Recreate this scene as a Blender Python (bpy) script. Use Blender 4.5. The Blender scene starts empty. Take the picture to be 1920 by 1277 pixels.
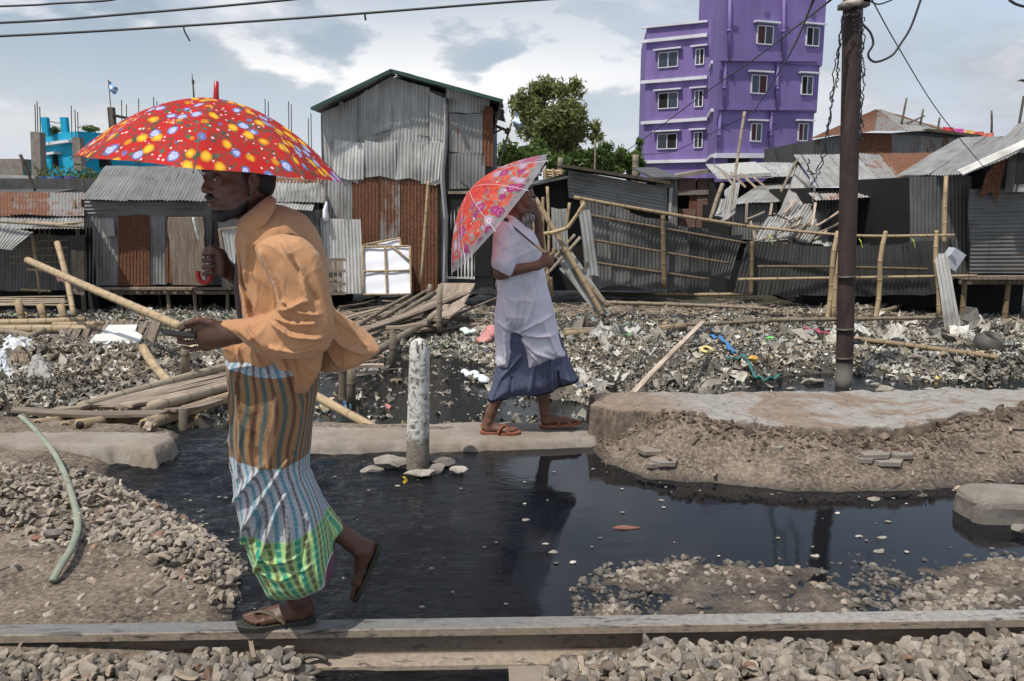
import bpy, math, random
import numpy as np
from mathutils import Vector, Matrix
random.seed(7); RNG = np.random.default_rng(11)
R = math.radians
scene = bpy.context.scene
COL = scene.collection
# ---------------------------------------------------------------- camera maths (photo pixels 1920 x 1277)
FPX = 1500.0; PITCH = math.atan(270/1500.0); CZ = 1.70
_cp, _sp = math.cos(PITCH), math.sin(PITCH)
def ray(px, py):
    a = (px-960)/FPX; b = (638.5-py)/FPX
    return np.array([a, _cp+b*_sp, -_sp+b*_cp])
def P(px, py, Y):                       # point on the ray at world depth Y
    d = ray(px, py); return np.array([0, 0, CZ]) + d*(Y/d[1])
def G(px, py, z=0.0):                   # point on the ray at world height z
    d = ray(px, py); return np.array([0, 0, CZ]) + d*((z-CZ)/d[2])
_PY = [5.6, 6.1, 7.5, 10.0, 17.0, 24.0, 60.0, 500.0]
_PZ = [-0.33, -0.33, -0.31, -0.36, -0.75, -0.95, -1.2, -1.6]
def zfar(Y): return np.interp(Y, _PY, _PZ)
def T(px, py, dz=0.0):                  # point where the ray meets the far rubbish field
    Y = 10.0
    for _ in range(40):
        d = ray(px, py); z = float(zfar(Y))+dz
        Yn = d[1]*((z-CZ)/d[2]) if d[2] < 0 else 60
        Y = 0.5*Y+0.5*min(max(Yn, 5), 80)
    return P(px, py, Y)
def H(px, py, A, B):                    # point where the ray meets the vertical plane through A and B
    d = ray(px, py); n = np.array([-(B[1]-A[1]), B[0]-A[0], 0.0])
    t = (np.array(A)-np.array([0, 0, CZ])).dot(n)/d.dot(n)
    return np.array([0, 0, CZ])+d*t
def nrm(v): v = np.asarray(v, float); return v/(np.linalg.norm(v)+1e-12)
def V3(*a): return np.array(a, float)
# ---------------------------------------------------------------- tags
def tag(o, label=None, cat=None, group=None, kind=None):
    if label: o['label'] = label
    if cat: o['category'] = cat
    if group: o['group'] = group
    if kind: o['kind'] = kind
    return o
WLOC = {}
def thing(name, loc, label, cat, group=None):
    o = bpy.data.objects.new(name, None); COL.objects.link(o); o.location = [float(v) for v in loc]
    o.empty_display_size = 0.1; WLOC[o.name] = np.array([float(v) for v in loc])
    return tag(o, label, cat, group)
# ---------------------------------------------------------------- mesh builder
class MB:
    def __init__(s): s.v = []; s.t = []; s.u = []; s.q = []; s.tr = []; s.mq = []; s.mt = []; s.n = 0
    def add(s, V, quads=None, tris=None, tone=(1, 0, 0.5), uv=None, mi=0):
        V = np.asarray(V, float).reshape(-1, 3); n = len(V)
        s.v.append(V)
        t = np.asarray(tone, float)
        if t.ndim == 1: t = np.tile(t[:3], (n, 1))
        s.t.append(t[:, :3])
        s.u.append(V.copy() if uv is None else np.asarray(uv, float).reshape(-1, 3))
        if quads is not None and len(quads):
            Q = np.asarray(quads, int).reshape(-1, 4)+s.n; s.q.append(Q); s.mq.append(np.full(len(Q), mi))
        if tris is not None and len(tris):
            Q = np.asarray(tris, int).reshape(-1, 3)+s.n; s.tr.append(Q); s.mt.append(np.full(len(Q), mi))
        s.n += n
        return s
    def build(s, name, mats, parent=None, smooth=False, origin=None):
        V = np.concatenate(s.v); tone = np.concatenate(s.t); uv = np.concatenate(s.u)
        Q = np.concatenate(s.q) if s.q else np.zeros((0, 4), int)
        TR = np.concatenate(s.tr) if s.tr else np.zeros((0, 3), int)
        mi = np.concatenate((s.mq or [])+(s.mt or []))
        if origin is None:
            if parent is not None: origin = WLOC[parent.name]
            else:
                origin = np.array([(V[:, 0].min()+V[:, 0].max())/2, (V[:, 1].min()+V[:, 1].max())/2, V[:, 2].min()])
        V = V-origin
        me = bpy.data.meshes.new(name)
        me.vertices.add(len(V)); me.vertices.foreach_set('co', V.astype(np.float32).ravel())
        nl = Q.size+TR.size; me.loops.add(nl)
        me.loops.foreach_set('vertex_index', np.concatenate([Q.ravel(), TR.ravel()]).astype(np.int32))
        npoly = len(Q)+len(TR); me.polygons.add(npoly)
        st = np.concatenate([np.arange(len(Q))*4, Q.size+np.arange(len(TR))*3]).astype(np.int32)
        me.polygons.foreach_set('loop_start', st)
        me.polygons.foreach_set('material_index', mi.astype(np.int32))
        me.polygons.foreach_set('use_smooth', np.full(npoly, bool(smooth)))
        me.update(calc_edges=True); me.validate()
        a = me.attributes.new('tone', 'FLOAT_VECTOR', 'POINT'); a.data.foreach_set('vector', tone.astype(np.float32).ravel())
        a = me.attributes.new('uvw', 'FLOAT_VECTOR', 'POINT'); a.data.foreach_set('vector', uv.astype(np.float32).ravel())
        for m in (mats if isinstance(mats, (list, tuple)) else [mats]): me.materials.append(m)
        o = bpy.data.objects.new(name, me); COL.objects.link(o)
        if parent is not None: o.parent = parent
        else: o.location = [float(v) for v in origin]
        WLOC[o.name] = origin
        return o
def copy_tree(o, parent=None):
    c = o.copy(); COL.objects.link(c)
    if parent is not None: c.parent = parent
    for ch in list(o.children): copy_tree(ch, c)
    return c
# ---------------------------------------------------------------- shapes
def box(mb, c, sx, sy, sz, ax=None, tone=(1, 0, .5), mi=0):
    c = np.asarray(c, float)
    if ax is None: ax = np.eye(3)
    ax = np.asarray(ax, float)
    V = []
    for k in (-.5, .5):
        for j in (-.5, .5):
            for i in (-.5, .5): V.append(c+ax[0]*i*sx+ax[1]*j*sy+ax[2]*k*sz)
    mb.add(V, [(0, 2, 3, 1), (4, 5, 7, 6), (0, 1, 5, 4), (2, 6, 7, 3), (0, 4, 6, 2), (1, 3, 7, 5)], tone=tone, mi=mi)
def axes(d, up=(0, 0, 1)):
    d = nrm(d); s = np.cross(d, up)
    if np.linalg.norm(s) < 1e-3: s = np.cross(d, (1, 0, 0))
    s = nrm(s); return d, s, np.cross(s, d)
def beam(mb, a, b, w, h, tone=(1, 0, .5), mi=0, up=(0, 0, 1)):
    a = np.asarray(a, float); b = np.asarray(b, float); d, s, u = axes(b-a, up)
    box(mb, (a+b)/2, np.linalg.norm(b-a), w, h, (d, s, u), tone, mi)
def plank(mb, a, b, w, h, tone=(1, 0, .5), up=(0, 0, 1), n=6, warp=0.01):
    a = np.asarray(a, float); b = np.asarray(b, float); d, s, u = axes(b-a, up); L = np.linalg.norm(b-a)
    V = []; UV = []; ph = random.random()*6
    for i in range(n+1):
        t = i/n; c = a+(b-a)*t+u*math.sin(t*3.1*1.2+ph)*warp
        ww = w*(1+random.uniform(-.06, .06))
        for (j, k) in ((-.5, -.5), (.5, -.5), (.5, .5), (-.5, .5)):
            V.append(c+s*j*ww+u*k*h+d*random.uniform(-.01, .01)*(i in (0, n))); UV.append((j*w+ph, t*L, k*h))
    Q = []
    for i in range(n):
        o = i*4
        for j in range(4): Q.append((o+j, o+(j+1) % 4, o+4+(j+1) % 4, o+4+j))
    Q += [(3, 2, 1, 0), (n*4, n*4+1, n*4+2, n*4+3)]
    mb.add(V, Q, tone=tone, uv=UV)
def catmull(pts, n=8):
    p = [np.asarray(q, float) for q in pts]
    if len(p) < 3: return [p[0]+(p[-1]-p[0])*i/n for i in range(n+1)]
    p = [2*p[0]-p[1]]+p+[2*p[-1]-p[-2]]; out = []
    for i in range(1, len(p)-2):
        for k in range(n):
            t = k/n
            out.append(.5*((2*p[i])+(-p[i-1]+p[i+1])*t+(2*p[i-1]-5*p[i]+4*p[i+1]-p[i+2])*t*t+(-p[i-1]+3*p[i]-3*p[i+1]+p[i+2])*t**3))
    out.append(p[-2]); return out
def tube(mb, pts, r, n=8, tone=(1, 0, .5), caps=True, flat=1.0, mi=0, up=(0, 0, 1)):
    pts = np.asarray(pts, float); m = len(pts)
    r = np.broadcast_to(np.asarray(r, float), (m,))
    tn = np.asarray(tone, float)
    tones = np.repeat(tn, n, axis=0) if tn.ndim == 2 else np.tile(tn, (m*n, 1))
    V = np.zeros((m, n, 3)); L = 0; UV = np.zeros((m, n, 3)); s_prev = None
    for i in range(m):
        d = pts[min(i+1, m-1)]-pts[max(i-1, 0)]; d = nrm(d)
        if s_prev is None: _, s, u = axes(d, up)
        else:
            s = nrm(s_prev-d*np.dot(s_prev, d)); u = np.cross(s, d)
        s_prev = s
        if i: L += np.linalg.norm(pts[i]-pts[i-1])
        for j in range(n):
            a = 2*math.pi*j/n
            V[i, j] = pts[i]+s*math.cos(a)*r[i]+u*math.sin(a)*r[i]*flat; UV[i, j] = (a*r[i], L, 0)
    Q = []
    for i in range(m-1):
        for j in range(n): Q.append((i*n+j, i*n+(j+1) % n, (i+1)*n+(j+1) % n, (i+1)*n+j))
    VV = list(V.reshape(-1, 3)); UU = list(UV.reshape(-1, 3)); TT = list(tones); TR = []
    if caps:
        for (i0, c, fl) in ((0, pts[0], 1), ((m-1)*n, pts[-1], 0)):
            k = len(VV); VV.append(c); UU.append(UU[i0]); TT.append(TT[i0]*np.array([.6, 1, 1]))
            for j in range(n):
                a, b = i0+j, i0+(j+1) % n
                TR.append((k, b, a) if fl else (k, a, b))
    mb.add(VV, Q, TR, tone=np.array(TT), uv=UU, mi=mi)
def bamboo(mb, a, b, r, tint=1.0, bend=0.02, n=8, node=0.28, via=None, taper=.85):
    a = np.asarray(a, float); b = np.asarray(b, float); L = np.linalg.norm(b-a)
    d, s, u = axes(b-a)
    base = catmull([a]+list(via or [])+[b], 10) if via else None
    rs = []; pts = []; tones = []; t = 0; bs = random.uniform(-1, 1)*bend*L; bu = random.uniform(-1, 1)*bend*L*.6
    ph = random.random()*node; seg = random.uniform(.85, 1.1)
    ts = [0.0]; x = ph
    while x < L-.03:
        if x > .03: ts += [max(0, x-.035)/L, max(0, x-.012)/L, x/L, (x+.012)/L, min(L, x+.035)/L]
        x += node*random.uniform(.85, 1.15)
    ts.append(1.0); ts = sorted(set(ts))
    x = None
    for t in ts:
        if base:
            k = t*(len(base)-1); i = min(int(k), len(base)-2); p = base[i]+(base[i+1]-base[i])*(k-i)
        else: p = a+(b-a)*t+s*math.sin(math.pi*t)*bs+u*math.sin(math.pi*t)*bu
        pts.append(p); rs.append(r*(1-(1-taper)*t)); tones.append([tint, 0, .5])
    # mark nodes: every group of five is (before, ring, node, ring, after)
    idx = [i for i in range(2, len(ts)-2) if abs(ts[i]-ts[i-1]) < .014/L+1e-6 and abs(ts[i+1]-ts[i]) < .014/L+1e-6]
    for i in idx:
        rs[i] *= 1.10; tones[i] = [tint*.42, 0, .5]
        rs[i-1] *= 1.05; tones[i-1] = [tint*.75, 0, .5]; tones[i+1] = [tint*1.12, 0, .5]
    tube(mb, pts, rs, n, tone=np.array(tones))
def corr(mb, p00, p10, p11, p01, pitch=.076, amp=.011, tone=(1, 0, .5), rag=0.0, nv=6, sag=0.0, off=0.0, dent=0.012, sub=6):
    """corrugated sheet: ridges run from p00 to p01, waves across p00 to p10"""
    p00, p10, p11, p01 = [np.asarray(p, float) for p in (p00, p10, p11, p01)]
    w = max(np.linalg.norm(p10-p00), np.linalg.norm(p11-p01)); h = np.linalg.norm(p01-p00)
    nu = max(4, int(w/pitch*sub)); nv = max(2, nv)
    N = nrm(np.cross(p10-p00, p01-p00)+np.cross(p11-p01, p11-p10)*.5)
    U, Vv = np.meshgrid(np.linspace(0, 1, nu+1), np.linspace(0, 1, nv+1))
    if rag > 0:
        k = int(w/pitch*sub/ (sub*1.0))+3
        e0 = np.interp(U[0], np.linspace(0, 1, max(3, k//5)), RNG.uniform(-rag, rag, max(3, k//5)))/max(h, .1)
        e1 = np.interp(U[0], np.linspace(0, 1, max(3, k//5)), RNG.uniform(-rag, rag, max(3, k//5)))/max(h, .1)
        Vv = Vv*(1+e1-e0)+e0
    Pp = (p00*(1-U[..., None])+p10*U[..., None])*(1-Vv[..., None])+(p01*(1-U[..., None])+p11*U[..., None])*Vv[..., None]
    ph = RNG.uniform(0, 6, 8)
    lf = sum(np.sin(U*w*f1+ph[i])*np.sin(Vv*h*f2+ph[i+4]) for i, (f1, f2) in enumerate(((1.7, 1.1), (3.9, 2.3), (7.1, 4.7), (2.3, 6.1))))
    disp = amp*np.sin(U*w/pitch*2*math.pi+ph[0])+dent*lf+off-sag*np.sin(math.pi*U)
    Pp = Pp+N*disp[..., None]
    uv = np.stack([U*w+ph[1]*3, Vv*h+ph[2], np.full_like(U, ph[3])], -1)
    i = np.arange(nu); j = np.arange(nv); I, J = np.meshgrid(i, j); a = (J*(nu+1)+I).ravel()
    mb.add(Pp.reshape(-1, 3), np.stack([a, a+1, a+nu+2, a+nu+1], 1), tone=tone, uv=uv.reshape(-1, 3))
def lerp(a, b, t): return np.asarray(a, float)*(1-t)+np.asarray(b, float)*t
def sheets(mb, p00, p10, p11, p01, w=.75, rust=.2, bright=1.0, rows=1, rag=.02, var=.18, amp=.011, pitch=.076, dent=.008, offs=.006, rustvar=.25, nv=6, step=.0):
    """a wall or roof covered with overlapping corrugated sheets of uneven tone"""
    L = max(np.linalg.norm(np.asarray(p10)-p00), np.linalg.norm(np.asarray(p11)-p01)); n = max(1, int(round(L/w)))
    for r_ in range(rows):
        v0, v1 = r_/rows, (r_+1)/rows
        cuts = [0]+[max(.0, min(1, (i+random.uniform(-.12, .12))/n)) for i in range(1, n)]+[1]
        for i in range(n):
            u0, u1 = cuts[i], cuts[i+1]+(.05/L if i < n-1 else 0)
            vv1 = v1+(.06/max(.5, np.linalg.norm(np.asarray(p01)-p00)) if r_ < rows-1 else 0)
            q = [lerp(lerp(p00, p10, u), lerp(p01, p11, u), v) for (u, v) in ((u0, v0), (u1, v0), (u1, vv1), (u0, vv1))]
            corr(mb, *q, pitch=pitch, amp=amp, rag=rag, nv=nv, dent=dent, off=random.uniform(0, offs)+((i % 2)*.004)+r_*step,
                 tone=(bright*random.uniform(1-var, 1+var), max(0, min(1, rust+random.uniform(-rustvar, rustvar))), random.random()))
def prism(mb, poly, z0, z1, tone=(1, 0, .5), mi=0):
    n = len(poly); V = [(p[0], p[1], z0) for p in poly]+[(p[0], p[1], z1) for p in poly]
    Q = [(i, (i+1) % n, n+(i+1) % n, n+i) for i in range(n)]
    c0 = len(V); cx = sum(p[0] for p in poly)/n; cy = sum(p[1] for p in poly)/n
    V += [(cx, cy, z0), (cx, cy, z1)]
    TR = [(c0, (i+1) % n, i) for i in range(n)]+[(c0+1, n+i, n+(i+1) % n) for i in range(n)]
    mb.add(V, Q, TR, tone=tone, mi=mi)
def polyslab(mb, pts, nvec, th, tone=(1, 0, .5), mi=0):
    """flat polygon given by 3D points, extruded by th along nvec"""
    pts = [np.asarray(p, float) for p in pts]; nvec = nrm(nvec)*th; n = len(pts)
    V = pts+[p+nvec for p in pts]; c = sum(pts)/n; V += [c, c+nvec]
    Q = [(i, (i+1) % n, n+(i+1) % n, n+i) for i in range(n)]
    TR = [(2*n, (i+1) % n, i) for i in range(n)]+[(2*n+1, n+i, n+(i+1) % n) for i in range(n)]
    mb.add(V, Q, TR, tone=tone, mi=mi)
def ico(sub=1):
    t = (1+5**.5)/2
    v = [nrm(p) for p in [(-1, t, 0), (1, t, 0), (-1, -t, 0), (1, -t, 0), (0, -1, t), (0, 1, t), (0, -1, -t), (0, 1, -t), (t, 0, -1), (t, 0, 1), (-t, 0, -1), (-t, 0, 1)]]
    f = [(0, 11, 5), (0, 5, 1), (0, 1, 7), (0, 7, 10), (0, 10, 11), (1, 5, 9), (5, 11, 4), (11, 10, 2), (10, 7, 6), (7, 1, 8), (3, 9, 4), (3, 4, 2), (3, 2, 6), (3, 6, 8), (3, 8, 9), (4, 9, 5), (2, 4, 11), (6, 2, 10), (8, 6, 7), (9, 8, 1)]
    for _ in range(sub):
        nf = []; cache = {}
        def mid(a, b):
            k = (min(a, b), max(a, b))
            if k not in cache: cache[k] = len(v); v.append(nrm(v[a]+v[b]))
            return cache[k]
        for a, b, c in f:
            x, y, z = mid(a, b), mid(b, c), mid(c, a); nf += [(a, x, z), (b, y, x), (c, z, y), (x, y, z)]
        f = nf
    return np.array(v), np.array(f)
_I1 = ico(1); _I2 = ico(2); _I3 = ico(3)
def rockshape(I, rng, planes=9, flat=.8, dr=(.55, .85)):
    V = I[0].copy()
    for _ in range(planes):
        n = nrm(rng.normal(size=3)); d = rng.uniform(*dr); k = V@n; m = k > d
        V[m] -= np.outer(k[m]-d, n)
    V += rng.normal(size=V.shape)*.012
    V *= np.array([1, rng.uniform(.6, .95), flat*rng.uniform(.55, 1)])
    return V
def randrot(rng, tilt=3.14):
    a = rng.uniform(0, 6.283); ca, sa = math.cos(a), math.sin(a)
    Z = np.array([[ca, -sa, 0], [sa, ca, 0], [0, 0, 1]])
    b = rng.uniform(-tilt, tilt); cb, sb = math.cos(b), math.sin(b)
    X = np.array([[1, 0, 0], [0, cb, -sb], [0, sb, cb]])
    c = rng.uniform(0, 6.283); cc, sc = math.cos(c), math.sin(c)
    Z2 = np.array([[cc, -sc, 0], [sc, cc, 0], [0, 0, 1]])
    return Z@X@Z2
def one_rock(name, c, size, mat, label, cat='rock', seed=0, sz=(1, .8, .6), tone=(1, 0, .5), parent=None, group=None, rotz=0):
    rng = np.random.default_rng(seed); V = rockshape(_I3, rng, 14, 1.0)*np.array(sz)*size
    V += (np.sin(V[:, [1, 2, 0]]/size*5+seed)*.03+np.sin(V[:, [2, 0, 1]]/size*13+seed)*.012)*size
    ca, sa = math.cos(rotz), math.sin(rotz); V = V@np.array([[ca, sa, 0], [-sa, ca, 0], [0, 0, 1]])
    mb = MB(); mb.add(V+np.asarray(c), tris=_I3[1], tone=tone)
    o = mb.build(name, mat, parent)
    if parent is None: tag(o, label, cat, group)
    return o
# ---------------------------------------------------------------- 2D signed distance (positive inside)
def sdpoly(poly, X, Y):
    poly = np.asarray(poly, float); X = np.asarray(X, float); Y = np.asarray(Y, float)
    d = np.full(X.shape, 1e9); ins = np.zeros(X.shape, bool); n = len(poly)
    for i in range(n):
        x0, y0 = poly[i]; x1, y1 = poly[(i+1) % n]; ex, ey = x1-x0, y1-y0
        t = np.clip(((X-x0)*ex+(Y-y0)*ey)/(ex*ex+ey*ey+1e-12), 0, 1)
        d = np.minimum(d, (X-x0-t*ex)**2+(Y-y0-t*ey)**2)
        c = ((y0 <= Y) & (y1 > Y)) | ((y1 <= Y) & (y0 > Y))
        with np.errstate(divide='ignore', invalid='ignore'):
            xi = x0+(Y-y0)/(y1-y0 if abs(y1-y0) > 1e-12 else 1e-12)*ex
        ins ^= c & (X < xi)
    return np.where(ins, 1, -1)*np.sqrt(d)
def fnoise(X, Y, seed=0, f=1.0, octs=4):
    rng = np.random.default_rng(seed); out = np.zeros(np.shape(X)); amp = 1.0; tot = 0
    for o in range(octs):
        for k in range(4):
            a = rng.uniform(0, 6.28); ph = rng.uniform(0, 6.28, 2); ff = f*(2**o)*rng.uniform(.8, 1.3)
            out += amp*np.sin((X*math.cos(a)+Y*math.sin(a))*ff+ph[0]+1.3*np.sin((X*-math.sin(a)+Y*math.cos(a))*ff*.7+ph[1]))
        tot += amp*2; amp *= .55
    return out/tot
# ---------------------------------------------------------------- materials
def newmat(name):
    m = bpy.data.materials.new(name); m.use_nodes = True; nt = m.node_tree
    b = nt.nodes['Principled BSDF']; return m, nt, b
class N:
    """tiny node-graph helper"""
    def __init__(s, nt): s.nt = nt
    def n(s, t, **kw):
        x = s.nt.nodes.new(t)
        for k, v in kw.items():
            if hasattr(x, k): setattr(x, k, v)
        return x
    def link(s, a, b): s.nt.links.new(a, b)
    def val(s, sock, v):
        if hasattr(v, 'is_linked') or isinstance(v, bpy.types.NodeSocket): s.link(v, sock)
        else: sock.default_value = v
    def attr(s, name): x = s.n('ShaderNodeAttribute'); x.attribute_name = name; return x
    def noise(s, vec, scale, detail=4, rough=.6, dist=0.0):
        x = s.n('ShaderNodeTexNoise'); x.inputs['Scale'].default_value = scale; x.inputs['Detail'].default_value = detail
        x.inputs['Roughness'].default_value = rough; x.inputs['Distortion'].default_value = dist
        if vec is not None: s.link(vec, x.inputs['Vector'])
        return x.outputs['Fac']
    def math(s, op, a, b=0.5, clamp=False):
        x = s.n('ShaderNodeMath'); x.operation = op; x.use_clamp = clamp; s.val(x.inputs[0], a); s.val(x.inputs[1], b); return x.outputs[0]
    def ramp(s, fac, stops, interp='LINEAR'):
        x = s.n('ShaderNodeValToRGB'); x.color_ramp.interpolation = interp; cr = x.color_ramp
        while len(cr.elements) < len(stops): cr.elements.new(.5)
        for e, (p, c) in zip(cr.elements, stops): e.position = p; e.color = (*c, 1) if len(c) == 3 else c
        s.val(x.inputs[0], fac); return x.outputs[0]
    def maprange(s, v, a, b, c=0, d=1):
        x = s.n('ShaderNodeMapRange'); s.val(x.inputs[0], v); x.inputs[1].default_value = a; x.inputs[2].default_value = b
        x.inputs[3].default_value = c; x.inputs[4].default_value = d; return x.outputs[0]
    def mix(s, f, a, b, mode='MIX'):
        x = s.n('ShaderNodeMix'); x.data_type = 'RGBA'; x.blend_type = mode
        s.val(x.inputs[0], f)
        for sock, v in ((x.inputs[6], a), (x.inputs[7], b)):
            if isinstance(v, bpy.types.NodeSocket): s.link(v, sock)
            else: sock.default_value = (*v, 1) if len(v) == 3 else v
        return x.outputs[2]
    def mapping(s, vec, scale=(1, 1, 1), rot=(0, 0, 0), loc=(0, 0, 0)):
        x = s.n('ShaderNodeMapping'); s.link(vec, x.inputs[0]); x.inputs['Scale'].default_value = scale
        x.inputs['Rotation'].default_value = rot; x.inputs['Location'].default_value = loc; return x.outputs[0]
    def bump(s, h, strength=.5, dist=.01, b=None):
        x = s.n('ShaderNodeBump'); x.inputs['Strength'].default_value = strength; x.inputs['Distance'].default_value = dist
        s.link(h, x.inputs['Height']); 
        if b is not None: s.link(x.outputs[0], b.inputs['Normal'])
        return x.outputs[0]
    def sep(s, v): x = s.n('ShaderNodeSeparateXYZ'); s.link(v, x.inputs[0]); return x.outputs
    def comb(s, a, b, c):
        x = s.n('ShaderNodeCombineXYZ'); s.val(x.inputs[0], a); s.val(x.inputs[1], b); s.val(x.inputs[2], c); return x.outputs[0]
def surf(name, stops, scale=6, rough=.85, bump=.3, bdist=.01, detail=5, stretch=(1, 1, 1), coord='obj', use_tone=True, spec=.3, fine=None, metal=0.0, dirt=None):
    m, nt, b = newmat(name); g = N(nt)
    if coord == 'obj': vec = g.n('ShaderNodeTexCoord').outputs['Object']
    elif coord == 'world': vec = g.n('ShaderNodeNewGeometry').outputs['Position']
    else: vec = g.attr('uvw').outputs['Vector']
    vec0 = vec
    vec = g.mapping(vec, stretch)
    nz = g.noise(vec, scale, detail)
    col = g.ramp(nz, stops)
    if fine:
        f2 = g.noise(vec, fine[0], 3); col = g.mix(g.maprange(f2, .35, .7, 0, fine[1]), col, fine[2])
    if dirt:
        f3 = g.noise(vec0, dirt[0], 4); col = g.mix(g.maprange(f3, .45, .65, 0, dirt[1]), col, dirt[2])
    if use_tone:
        t = g.sep(g.attr('tone').outputs['Vector'])[0]
        col = g.mix(1.0, col, g.comb(t, t, t), 'MULTIPLY')
    g.link(col, b.inputs['Base Color']); b.inputs['Roughness'].default_value = rough
    b.inputs['Specular IOR Level'].default_value = spec; b.inputs['Metallic'].default_value = metal
    if bump: g.bump(g.noise(vec, scale*4, 6, .65), bump, bdist, b)
    return m
def plain(name, col, rough=.6, spec=.4, metal=0.0, var=.15, scale=8, bump=0.15):
    c0 = tuple(c*(1-var) for c in col); c1 = tuple(min(1, c*(1+var)) for c in col)
    return surf(name, [(.3, c0), (.7, c1)], scale, rough, bump, .004, spec=spec, metal=metal)
def metal_mat(name='corrugated_metal', grey=.30, warm=1.0):
    m, nt, b = newmat(name); g = N(nt)
    uv = g.attr('uvw').outputs['Vector']; tn = g.sep(g.attr('tone').outputs['Vector'])
    st = g.noise(g.mapping(uv, (9, .9, 1)), 1.0, 6, .65)          # streaks along the ridges
    pt = g.noise(g.mapping(uv, (1.3, 1.3, 1)), 1.6, 5, .6)
    fn = g.noise(g.mapping(uv, (1, 1, 1)), 26, 4, .7)
    gb = g.ramp(g.math('ADD', g.math('MULTIPLY', st, .55), g.math('MULTIPLY', pt, .45)),
                [(.30, (grey*.38, grey*.36, grey*.33)), (.46, (grey*.87, grey*.85, grey*.80)), (.60, (grey*1.17*warm, grey*1.15, grey*1.11)), (.75, (grey*1.72, grey*1.7, grey*1.66))])
    t = tn[0]; gb = g.mix(1.0, gb, g.comb(t, t, t), 'MULTIPLY')
    rc = g.ramp(fn, [(.3, (.045, .018, .010)), (.5, (.13, .048, .020)), (.68, (.24, .10, .045)), (.8, (.30, .17, .09))])
    mask = g.math('ADD', g.math('MULTIPLY', st, .5), g.math('MULTIPLY', pt, .5))
    mask = g.math('ADD', mask, g.math('MULTIPLY', g.math('SUBTRACT', tn[1], .5), .62))
    mk = g.maprange(g.math('ADD', mask, g.math('MULTIPLY', fn, .12)), .56, .66, 0, .95)
    col = g.mix(mk, gb, rc)
    g.link(col, b.inputs['Base Color'])
    g.link(g.maprange(mk, 0, 1, .10, 0.0), b.inputs['Metallic']); g.link(g.maprange(mk, 0, 1, .52, .9), b.inputs['Roughness'])
    b.inputs['Specular IOR Level'].default_value = .35
    g.bump(g.noise(g.mapping(uv, (4, 4, 1)), 5, 5), .25, .01, b)
    return m
M = {}
M['metal'] = metal_mat('corrugated_metal', .36)
M['metal_light'] = metal_mat('pale_roof_metal', .30)
M['metal_dark'] = metal_mat('dark_metal', .08)
M['bamboo'] = surf('bamboo', [(.25, (.21, .15, .085)), (.5, (.35, .26, .155)), (.75, (.46, .365, .24))], 3, .55, .1, .003, stretch=(6, .7, 1), coord='uv', fine=(9, .5, (.22, .15, .09)))
M['old_bamboo'] = surf('weathered_bamboo', [(.25, (.15, .12, .09)), (.5, (.27, .22, .16)), (.75, (.38, .33, .25))], 3, .8, .3, .004, stretch=(6, .7, 1), coord='uv', fine=(9, .5, (.10, .08, .06)))
M['wood'] = surf('weathered_wood', [(.25, (.10, .075, .055)), (.5, (.21, .165, .125)), (.75, (.33, .28, .22))], 2.2, .85, .5, .006, stretch=(9, .8, 1), coord='uv', fine=(8, .4, (.07, .05, .04)))
M['dark_wood'] = surf('dark_wood', [(.25, (.03, .024, .018)), (.7, (.10, .08, .06))], 3, .85, .4, .006, stretch=(5, .8, 1), coord='uv')
M['dark'] = plain('dark_interior', (.012, .011, .010), .9)  # near-black colour stands in for shade inside rooms and openings
M['concrete'] = surf('old_concrete', [(.3, (.17, .145, .122)), (.5, (.25, .22, .188)), (.75, (.33, .30, .265))], 3.5, .9, .5, .012, coord='world', fine=(22, .5, (.17, .15, .13)), dirt=(1.8, .55, (.20, .15, .11)))
M['stone'] = surf('stone', [(.3, (.22, .195, .165)), (.55, (.34, .305, .26)), (.75, (.46, .42, .37))], 9, .85, .5, .006, coord='world', fine=(60, .4, (.17, .15, .13)))
M['brick'] = surf('worn_brick', [(.3, (.14, .06, .045)), (.6, (.27, .13, .095)), (.8, (.33, .26, .21))], 9, .9, .5, .006)
M['paint_white'] = plain('white_paint', (.72, .72, .70), .6)
M['black'] = plain('black_rubber', (.015, .015, .016), .5)
# ---------------------------------------------------------------- camera, sun, sky
cam = bpy.data.cameras.new('camera'); co = bpy.data.objects.new('camera', cam); COL.objects.link(co)
co.location = (0, 0, CZ); co.rotation_euler = (math.pi/2-PITCH, 0, 0); cam.sensor_width = 36; cam.lens = FPX/1920*36
cam.clip_start = .05; cam.clip_end = 3000; scene.camera = co
scene.render.resolution_x = 1024; scene.render.resolution_y = 681
scene.view_settings.view_transform = 'Standard'; scene.view_settings.look = 'None'; scene.view_settings.exposure = -0.20; scene.view_settings.gamma = 1
SUN = nrm((-.32, -.34, .88))
sl = bpy.data.lights.new('sun', 'SUN'); so = bpy.data.objects.new('sun', sl); COL.objects.link(so)
sl.energy = 5.0; sl.angle = R(.6); sl.color = (1, .95, .87)
so.rotation_euler = Vector(-SUN).to_track_quat('-Z', 'Y').to_euler()
elev = math.asin(SUN[2]); az = math.atan2(SUN[0], SUN[1])
w = bpy.data.worlds.new('World'); scene.world = w; w.use_nodes = True; nt = w.node_tree; g = N(nt)
bg = nt.nodes['Background']; sky = g.n('ShaderNodeTexSky'); sky.sky_type = 'NISHITA'; sky.sun_disc = False
sky.sun_elevation = elev; sky.sun_rotation = az; sky.dust_density = 2.5; sky.air_density = 1.2; sky.ozone_density = 1.5
tc = g.n('ShaderNodeTexCoord').outputs['Generated']; s3 = g.sep(tc)
zc = g.math('ADD', g.math('MAXIMUM', s3[2], 0.0), .16)
cv = g.comb(g.math('DIVIDE', s3[0], zc), g.math('DIVIDE', s3[1], zc), 0.0)      # clouds lie on a high flat layer
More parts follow.
